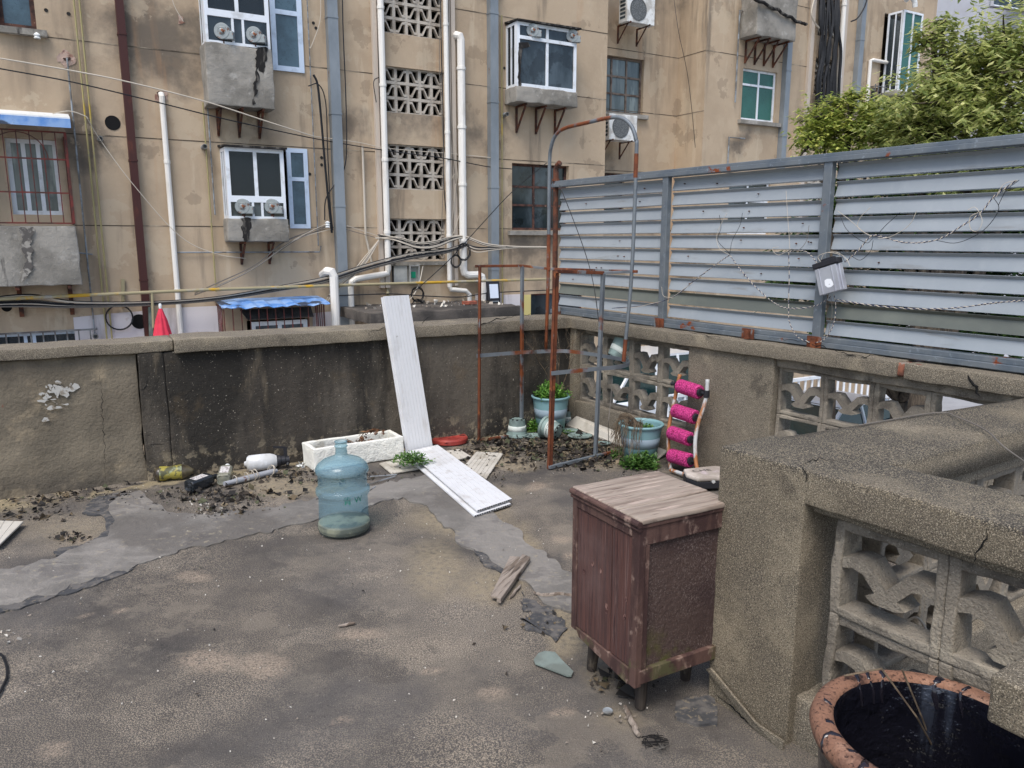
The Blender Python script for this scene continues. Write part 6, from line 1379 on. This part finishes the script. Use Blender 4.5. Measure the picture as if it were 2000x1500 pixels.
# ---- cables on the building
def cab(L, r_, mk, label, group=None, name='cable', k=6):
    pts = [fx(*(q if len(q) > 2 else (*q, .12))) for q in L]; mb = MB(); label = {'black':'black','wcable':'pale','gcable':'grey'}.get(mk, '')+' '+label if group and group.startswith(('tangled','cables h')) else label; mb.tube(smoothpts(pts, k), r_, 5); return mb.top(name, M[mk], label, 'cable', group)
cab([(-60,106,.9),(0,114,.9),(140,138,.8),(250,160,.8),(400,198,.7),(530,240,.5),(612,266,.2)], .010, 'wcable', 'pale overhead cable crossing the left building from the top left', None)
cab([(-60,122,.9),(0,134,.9),(140,160,.8),(300,198,.7),(450,235,.5),(622,272,.15),(760,295,.15),(860,308,.2),(950,325,.12),(1000,330,.12)], .009, 'black', 'dark overhead cable crossing the building from left to stairwell')
cab([(612,266),(700,278),(760,290),(880,300),(960,308)], .006, 'wcable', 'pale cable continuing across the stairwell at second panel height')
cab([(170,230,.3),(195,272,.15),(260,360,.2),(350,460,.2),(420,495,.2),(480,505,.15)], .006, 'wcable', 'thin pale cable drooping from the left cage to the lower bay')
cab([(103,222,.35),(135,217,.3),(165,226,.3),(172,232,.3)], .007, 'wcable', 'short pale cable end by the left cage roof')
cab([(332,-20),(340,10),(352,32),(358,42)], .006, 'wcable', 'short white wire hanging from a wall hole near the top')
cab([(612,146),(620,165),(626,220),(632,290),(640,380),(648,455)], .020, 'black', 'thick black cable hanging left of the first duct')
cab([(602,168),(622,165),(636,200),(640,300),(645,400),(650,450)], .010, 'black', 'curved black cable beside the thick one at the first duct')
cab([(668,-40),(670,60),(675,180),(677,280),(672,330),(652,362),(636,390),(634,430)], .011, 'black', 'long black cable looping across the first duct')
cab([(626,-20),(625,40),(608,90),(604,92)], .006, 'wcable', 'thin pale wire beside the flush upper window')
for i, (L, mk, r_) in enumerate([([(738,-30),(741,150),(748,300),(755,430),(760,520)],'black',.008),([(735,200,.12),(730,160,.14),(742,150,.1)],'black',.008),([(860,-30),(862,100),(866,250),(868,380),(880,470)],'black',.01),([(876,-30),(878,180),(884,300),(898,420),(905,460)],'gcable',.008),
  ([(872,-30),(874,120),(878,280),(876,400),(884,470)],'wcable',.008),([(862,-20),(858,120),(866,300),(862,460)],'gcable',.006),([(885,240),(892,330),(900,400),(884,460)],'wcable',.006),([(868,300),(872,360),(890,340),(886,400),(880,460)],'wcable',.006)]):
    cab(L, r_, mk, ['cable running straight down the outer left edge of the stairwell', 'cable hook at the second lattice panel left edge', 'cable down the right stairwell edge, the inner one', 'cable swinging from the right stairwell edge to the thick white pipe', 'cable close along the right stairwell edge strip', 'cable just inside the right stairwell waste pipe', 'cable arc between stairwell edge and thick white pipe', 'cable zigzag low beside the thick white pipe'][i], 'cables hanging down the stairwell edges')
GC = 'tangled cables strung across the foot of the building'
LB = 'cable in the tangled bundle below the stairwell panels'
H1, H2, H3, H4 = (745,468), (884,470), (905,485), (1068,484)
for k in range(13):
    y = R.uniform(-5, 5); cab([(738+R.uniform(-6,6),462+R.uniform(-5,5)),(775,468+y,.25),(815,480+y*1.4,.3),(850,478+y*1.6,.3),(885,466+y,.2),(910,464+y*.5,.2),(950,478+y*.5,.3),(1000,482+y*.25,.3),(1072,483+y*.2,.35)], R.uniform(.006,.011), R.choice(['black','black','wcable','gcable','wcable']), LB, GC)
for k in range(14):
    y = R.uniform(-7, 7); cab([(-30,590+y*1.4,.3),(60,586+y*2,.3),(150,594+y,.3),(300,592+y*.6,.3),(430,582+y*.6,.3),(560,560+y*.8,.3),(640,545+y,.35),(720,520+y,.3),(800,500+y,.3),(870,490+y*.7,.25),(910,478+y*.5,.2)], R.uniform(.006,.011), R.choice(['black','black','wcable','gcable']), 'cable of the long bundle rising from the lower left to the stairwell', GC)
for k in range(8):
    y = R.uniform(-12, 12); cab([(640+R.uniform(-10,10),440+R.uniform(-4,8)),(570+y,470,.3),(500,520+y*.3,.3),(430+y,555,.3),(380,575+y*.2,.3)], .006, R.choice(['wcable','gcable']), 'thin wire fanning down left from the insulator by the first duct', GC)
for k in range(6):
    y = R.uniform(-6, 6); cab([(742,466),(715+y,505,.25),(690+y,535,.3),(660+y,560,.3),(640+y,590,.3)], .008, R.choice(['wcable','wcable','gcable']), 'wire fanning down left from the stairwell corner', GC)
for k in range(6):
    y = R.uniform(-5, 5); cab([(905,478+y),(930,492+y*2,.3),(965,488+y,.3),(1010,484+y*.4,.3),(1072,486+y*.2,.3)], .009, R.choice(['black','black','wcable']), 'cable looping right from the thick white pipe', GC)
cab([(660,435),(700,448),(742,462)], .006, 'wcable', 'thin pale wire from insulator to stairwell, upper one', None); cab([(660,442),(690,452),(742,466)], .006, 'gcable', 'thin grey wire from insulator to stairwell, lower one')
cab([(1068,318,.6),(1000,375,.5),(930,450,.4),(880,505,.4),(820,560,.5),(780,592,.6)], .008, 'black', 'long straight dark cable slanting down left from the vent pipe')
cab([(640,578,.4),(760,574,.4),(830,578,.4),(900,580,.5),(960,572,.5),(1080,566,.6)], .010, 'black', 'dark cable strung level just under the yellow gas main')
cab([(826,520,.2),(818,555,.3),(800,585,.4),(770,590,.5),(758,600,.6),(730,620,.7)], .010, 'wcable', 'cream cable curling down beside the leaning panel')
for cxx, cyy, rr_, lb in ((890,510,.10,'black cable loop dangling right of the stairwell foot'), (905,492,.14,'black cable loop around the thick white pipe'), (815,575,.12,'black cable loop hanging below the meter box'), (815,598,.11,'second black cable loop just above the canopy'), (830,487,.10,'black cable loop in front of the lowest lattice panel')):
    c = fx(cxx, cyy, .25); mb = MB()
    for k in range(3): mb.tube([c+(FD*math.cos(a*.349)*.9+V((0,0,1))*math.sin(a*.349))*(rr_+.012*k)+FN*.01*k+rdir()*.006 for a in range(18)], .007, 5, closed=True)
    mb.top('cable_loop', M['black'], lb, 'cable')
mb = MB(); mb.lathe([(.03,0),(.045,.01),(.03,.03),(.045,.05),(.03,.07),(.045,.09),(.02,.11),(.0005,.115)], fx(640,445,.15), n=16); mb.top('insulator', M['whiteplastic'], 'white porcelain insulator left of the first duct', 'insulator')
mb = MB(); mb.lathe([(.03,0),(.045,.01),(.03,.03),(.045,.05),(.03,.07),(.0005,.09)], fx(73,76,.12), n=16); mb.top('insulator', M['whiteplastic'], 'white porcelain insulator on the top left window sill', 'insulator')
for k in range(15):
    x = 1602+R.uniform(0,44); cab([(x,-30,.1),(x+R.uniform(-6,6),40,.18),(x+R.uniform(-8,4),100,.18),(x+R.uniform(-10,4)-2,160,.18),(x+R.uniform(-12,0)-3,240,.15)], R.uniform(.02,.05), 'black', 'thick black cable in the bunch hanging down the right stairwell', 'black cables down the right stairwell')
cab([(1600,-30,.1),(1585,20,.2),(1592,45,.2),(1604,58,.15)], .018, 'wcable', 'looping cream hose at the top of the right stairwell')
cab([(1700,-30,.1),(1690,10,.2),(1675,35,.2),(1662,42,.15)], .018, 'black', 'black cable curving to the white pipe at the right stairwell')
cab([(1313,-30,-.75),(1325,60,-.4),(1345,160,-.3),(1362,330,-.2)], .006, 'black', 'thin dark cable slanting down the inner corner of the recess')
mb = MB(); P = smoothpts([fx(1770,0,.5), fx(1778,-8,.7), fx(1786,2,.75), fx(1787,14,.75)], 4); mb.tube(P, .06, 12); mb.top('flexible_duct', M['whiteplastic'], 'white corrugated exhaust hose at the far right bay', 'duct')
# ================================================================ BEYOND
pb_ = thing('pale_building', 'pale grey building at the far right behind the tree', 'building', (22,27,-3))
PBF = Fr((17.0,25.5,0), V((.93,.36,0)), V((.36,-.93,0)))
a__ = PBF.px(1948,-60); b__ = PBF.px(2015,22)
PW = [(a__[0], b__[0], b__[1], a__[1])]+[(6.5+k*4.2, 8.1+k*4.2, a, a+1.7) for k in range(3) for a in (-1.4, 1.6, 4.6, 7.6)]
m = MB(); holewall(m, PBF, -1.5, 26, -3, 15, PW); m.add([PBF.P(-1.5,-3), PBF.P(-1.5,-3,-8), PBF.P(-1.5,15,-8), PBF.P(-1.5,15)], [(0,1,2,3)]); m.add([PBF.P(-1.5,15), PBF.P(26,15), PBF.P(26,15,-8), PBF.P(-1.5,15,-8)], [(0,1,2,3)]); m.build('wall', M['palewall'], pb_, fix=False)
for h in PW: win(pb_, h, -.1, [.5], [], M['upvc'], M['darkglass'], .07, fr=PBF)
m = MB()
for z in (.9, 3.9, 6.9, 9.9): m.fb(PBF, -1.5, 26, z, z+.03, 0, .01)
m.fb(PBF, 5.2, 5.3, -3, 15, .02, .12); m.build('groove', M['groove'], pb_)
# corrugated roof just outside the parapet
rfm = thing('shed_roof', 'low shed with pale corrugated roof sheets outside the pierced parapet', 'shed', RW.P(2,-3,-2))
vs = []; nx_ = 220; ta, tb = -.9, 5.2
for i in range(nx_+1):
    t = ta+(tb-ta)*i/nx_; z = -.62+.018*math.sin(i*1.3)
    vs += [RW.P(t, z, -.26), RW.P(t, z-.25, -3.6)]
m = MB(); m.add(vs, [(2*i, 2*i+2, 2*i+3, 2*i+1) for i in range(nx_)]); m.build('roof', M['clearroof'], rfm, smooth=True, fix=False)
m = MB(); m.fb(RW, ta, tb, -3, -.9, -3.55, -3.5); m.fb(RW, ta, ta+.05, -3, -.9, -3.5, -.3); m.build('wall', M['whitewash'], rfm)
m = MB(); m.rough(RW, -.3, 5, -3, -.1, -.02, -.2, .3, .01, .02, 4); m.top('lower_wall', M['whitewash'], 'rendered wall of the building under the terrace', 'wall')
# void below the L rail
m = MB(); m.hexa((.95,-1.5,-1.3), V((2.8,0,0)), V((0,4.6,0)), V((0,0,.08))); 
# cars
def car(name, label, c, ang, body, h=1.45, L=4.3, Wd=1.75):
    c = V(c); ux_ = V((math.cos(ang), math.sin(ang), 0)); uy_ = V((-ux_.y, ux_.x, 0)); t = thing(name, label, 'car', c, None)
    def Q(x, y, z): return c+ux_*x+uy_*y+V((0,0,z))
    prof = [(-L/2,.35),(-L/2-.02,.62),(-L/2+.1,.85),(-L/2+.95,.98),(L/2-.25,1.0),(L/2,.9),(L/2+.02,.45),(L/2-.1,.28),(-L/2+.15,.25)]
    m = MB()
    secs = [(-Wd/2, .94, .04), (-Wd/2+.06, 1, 0), (Wd/2-.06, 1, 0), (Wd/2, .94, .04)]
    vs = [Q(x*s_, y, z+(k_ if z < .5 else -k_)) for y, s_, k_ in secs for x, z in prof]; n_ = len(prof)
    fs = [(i*n_+k, i*n_+(k+1) % n_, (i+1)*n_+(k+1) % n_, (i+1)*n_+k) for i in range(3) for k in range(n_)]+[tuple(range(n_)), tuple(3*n_+k for k in range(n_))[::-1]]
    m.add(vs, fs); m.build('body', body, t, bevel=.04)
    cab_ = [(-L/2+1.0,.98),(-L/2+1.75,h),(L/2-1.1,h),(L/2-.3,.99)]
    m = MB(); m.add([Q(x+(.08 if i in (1,) else 0), s_*(Wd/2-(.07 if z < 1.2 else .22)), z) for s_ in (-1, 1) for i, (x, z) in enumerate(cab_)], [(0,1,2,3),(7,6,5,4),(0,4,5,1),(1,5,6,2),(2,6,7,3)]); m.build('windows', M['carglass'], t, bevel=.03)
    m = MB(); m.add([Q(x, s_*(Wd/2-.22+.015), z) for s_ in (-1,1) for x, z in ((-L/2+1.70,h-.02),(-L/2+1.85,h+.03),(L/2-1.2,h+.03),(L/2-1.05,h-.02))], [(0,1,2,3),(7,6,5,4),(0,4,5,1),(1,5,6,2),(2,6,7,3)]); m.build('roof', body, t)
    m = MB()
    for s_ in (-1, 1):
        for x0, x1 in ((-L/2+1.0,-L/2+1.78),(L/2-1.7,L/2-1.68),(L/2-.32,L/2-1.1),(-.05,-.03)):
            m.bar(Q(x0, s_*(Wd/2-.065), .98), Q(x1, s_*(Wd/2-.215), h), .06, .05)
    m.build('pillar', body, t)
    for x in (-L/2+.8, L/2-.8):
        for s_ in (-1, 1):
            p = Q(x, s_*(Wd/2-.2), .31); m = MB(); m.lathe([(.0005,-.1),(.30,-.1),(.31,-.08),(.31,.08),(.30,.1),(.0005,.1)], p+uy_*s_*.1, uy_, 28); w = m.build('wheel', M['tyre'], t); m = MB(); m.lathe([(.0005,0),(.19,0),(.2,.02),(.0005,.02)], p+uy_*s_*.20, uy_*s_, 24); m.build('rim', M['alu'], w)
    for s_ in (-1, 1): m = MB(); m.hexa(Q(-L/2-.03, s_*(Wd/2-.28)-.15, .66), ux_*.1, uy_*.3, V((0,0,.13))); m.build('headlight', M['alu'], t, bevel=.02)
    m = MB(); 
    for s_ in (-1,1): m.hexa(Q(-L/2+1.55, s_*(Wd/2+.04)-.06, 1.0), ux_*.12, uy_*.14, V((0,0,.13)))
    m.build('wing_mirror', body, t, bevel=.02); return t
car('parked_car', 'white car parked in the street seen through the right lattice', (6.5,14.8,-3), math.radians(215), M['carwhite'])
car('parked_car', 'white van-like car parked farther left behind the left lattice', (2.9,17.6,-3), math.radians(30), M['carwhite'], h=1.9, L=4.6)
car('parked_car', 'dark grey car parked at the far right behind the screen', (11.5,15.2,-3), math.radians(20), M['cargrey'])
car('parked_car', 'second white car parked beyond the dark grey one', (14.5,18.0,-3), math.radians(25), M['carwhite'])
mb = MB(); c = V((2.5,13.6,-3))
ms = thing('scooter', 'black motor scooter parked behind the left lattice panel', 'scooter', c)
u = V((.9,.3,0)).normalized(); w = V((-u.y,u.x,0))
for s_ in (-.6,.6): m = MB(); m.lathe([(.12,-.05),(.24,-.05),(.25,0),(.24,.05),(.12,.05),(.12,-.05)], c+u*s_+V((0,0,.25)), w, 20); m.build('wheel', M['tyre'], ms)
m = MB(); m.slab([c+u*a+V((0,0,z))-w*.15 for a, z in ((-.75,.45),(-.7,.75),(-.1,.78),(.05,.35),(.35,.35),(.5,1.0),(.6,1.0),(.62,.3),(.1,.2),(-.5,.25))], w*.3); m.build('body', M['blackplastic'], ms, bevel=.04)
m = MB(); m.tube([c+u*.5+V((0,0,.95)), c+u*.45+V((0,0,1.05))+w*.3], .02, 8); m.tube([c+u*.5+V((0,0,.95)), c+u*.45+V((0,0,1.05))-w*.3], .02, 8); m.build('handlebar', M['blackplastic'], ms)
m = MB(); m.slab([c+u*a+V((0,0,z))-w*.16 for a, z in ((-.72,.76),(-.7,.86),(-.1,.84),(-.08,.78))], w*.32); m.build('seat', M['tyre'], ms, bevel=.03)
# trees
def tree(name, label, base, crowns, nleaf, ls, lm, trunk_r=.16, seed=1):
    r = random.Random(seed); t = thing(name, label, 'tree', base, 'trees behind the screen'); base = V(base); m = MB()
    ctr = sum((V(c[:3]) for c in crowns), V((0,0,0)))/len(crowns); fork = V((base.x*.7+ctr.x*.3, base.y*.7+ctr.y*.3, base.z+(ctr.z-base.z)*.45))
    m.tube(smoothpts([base, base.lerp(fork,.5)+V((.08,0,0)), fork], 4), [trunk_r*1.2]+[trunk_r]*7+[trunk_r*.8], 12); m.build('trunk', M['bark'], t, smooth=True)
    m = MB(); L = MB()
    for ci, (x, y, z, rr) in enumerate(crowns):
        c = V((x, y, z)); P = smoothpts([fork, fork.lerp(c, .5)+rdir(r)*.15, c+V((0,0,rr*.3))], 4); m.tube(P, [trunk_r*.5*(1-.09*i) for i in range(len(P))], 7)
        tips = []
        for k in range(int(nleaf*rr*rr)):
            d = rdir(r, -.75, 1); bump_ = .74+.9*noise.noise(d*2.6+c); q = rr*bump_*(r.random()**.33); tips.append((c+V((d.x*q, d.y*q, d.z*q*.85)), d))
        for k in range(10):
            tp, d = r.choice(tips); m.tube([c+V((0,0,rr*.1)), c.lerp(tp, .6)+rdir(r)*.06, tp], [.03,.015,.006], 5)
        for tp, d in tips:
            ax = (d*.5+V((0,0,.5))+rdir(r)*.5).normalized(); n_ = r.randrange(5, 9)
            for j in range(n_):
                a = rdir(r, -.2, .2); dr_ = (a+ax*.35+V((0,0,-.45))+rdir(r)*.15); leaf(L, tp+ax*.02*j+rdir(r)*.02, dr_, ls*r.uniform(.75, 1.25), ls*.20*r.uniform(.8, 1.2), fold=.35, r=r)
    m.build('limb', M['bark'], t, smooth=True); L.build('crown', lm, t, fix=False); return t
T = lambda x, y, Y: tuple(dp(x, y, Y))
tree('camphor_tree', 'big camphor tree with fresh green crown rising above the louvre screen at the right', (5.2,9.6,-3),
     [(*T(1900,215,9.3),1.05),(*T(2010,300,8.9),1.0),(*T(1790,260,9.6),.62),(*T(1840,190,9.6),.58),(*T(1895,128,9.6),.5),(*T(1822,78,9.6),.26),(*T(1838,50,9.6),.14),(*T(1960,100,9.4),.6),(*T(2060,150,9.0),.9),(*T(1900,330,9.2),.8),(*T(1780,330,9.5),.5)], 780, .108, M['leafA'], .2, 3)
tree('young_tree', 'smaller yellow green tree left of the camphor behind the screen', (4.4,10.6,-3),
     [(*T(1605,240,10.8),.42),(*T(1665,262,10.6),.55),(*T(1720,250,10.4),.45),(*T(1590,280,10.6),.35),(*T(1745,275,10.4),.40),(*T(1640,215,10.8),.22),(*T(1668,190,10.8),.16),(*T(1700,215,10.8),.2)], 1050, .10, M['leafB'], .10, 5)
tree('shade_tree', 'dark green tree crown seen only through the gaps of the louvre screen', (6.8,13.2,-3),
     [(*T(1700,420,12.6),1.1),(*T(1850,430,12),1.2),(*T(2000,450,11.5),1.3),(*T(1620,480,13),.9),(*T(1760,560,12.4),1.0),(*T(1900,560,12),1.1),(*T(1560,560,13.4),.7),(*T(1700,640,12.2),.9),(*T(1850,660,11.8),.9),(*T(1960,640,11),.9)], 520, .17, M['leafC'], .16, 8)
bwl = thing('baluster_fence', 'low white railing glimpsed through the bottom gaps of the screen', 'fence', (7,19.5,-3))
m = MB()
for k in range(40): p = V((3.5+k*.22, 16.9+k*.128, -3)); m.bar(p, p+V((0,0,1.0)), .05)
m.bar((3.4,16.85,-2.0), (12.3,22.0,-2.0), .08); m.bar((3.4,16.85,-2.8), (12.3,22.0,-2.8), .08); m.build('railing', M['upvc'], bwl)
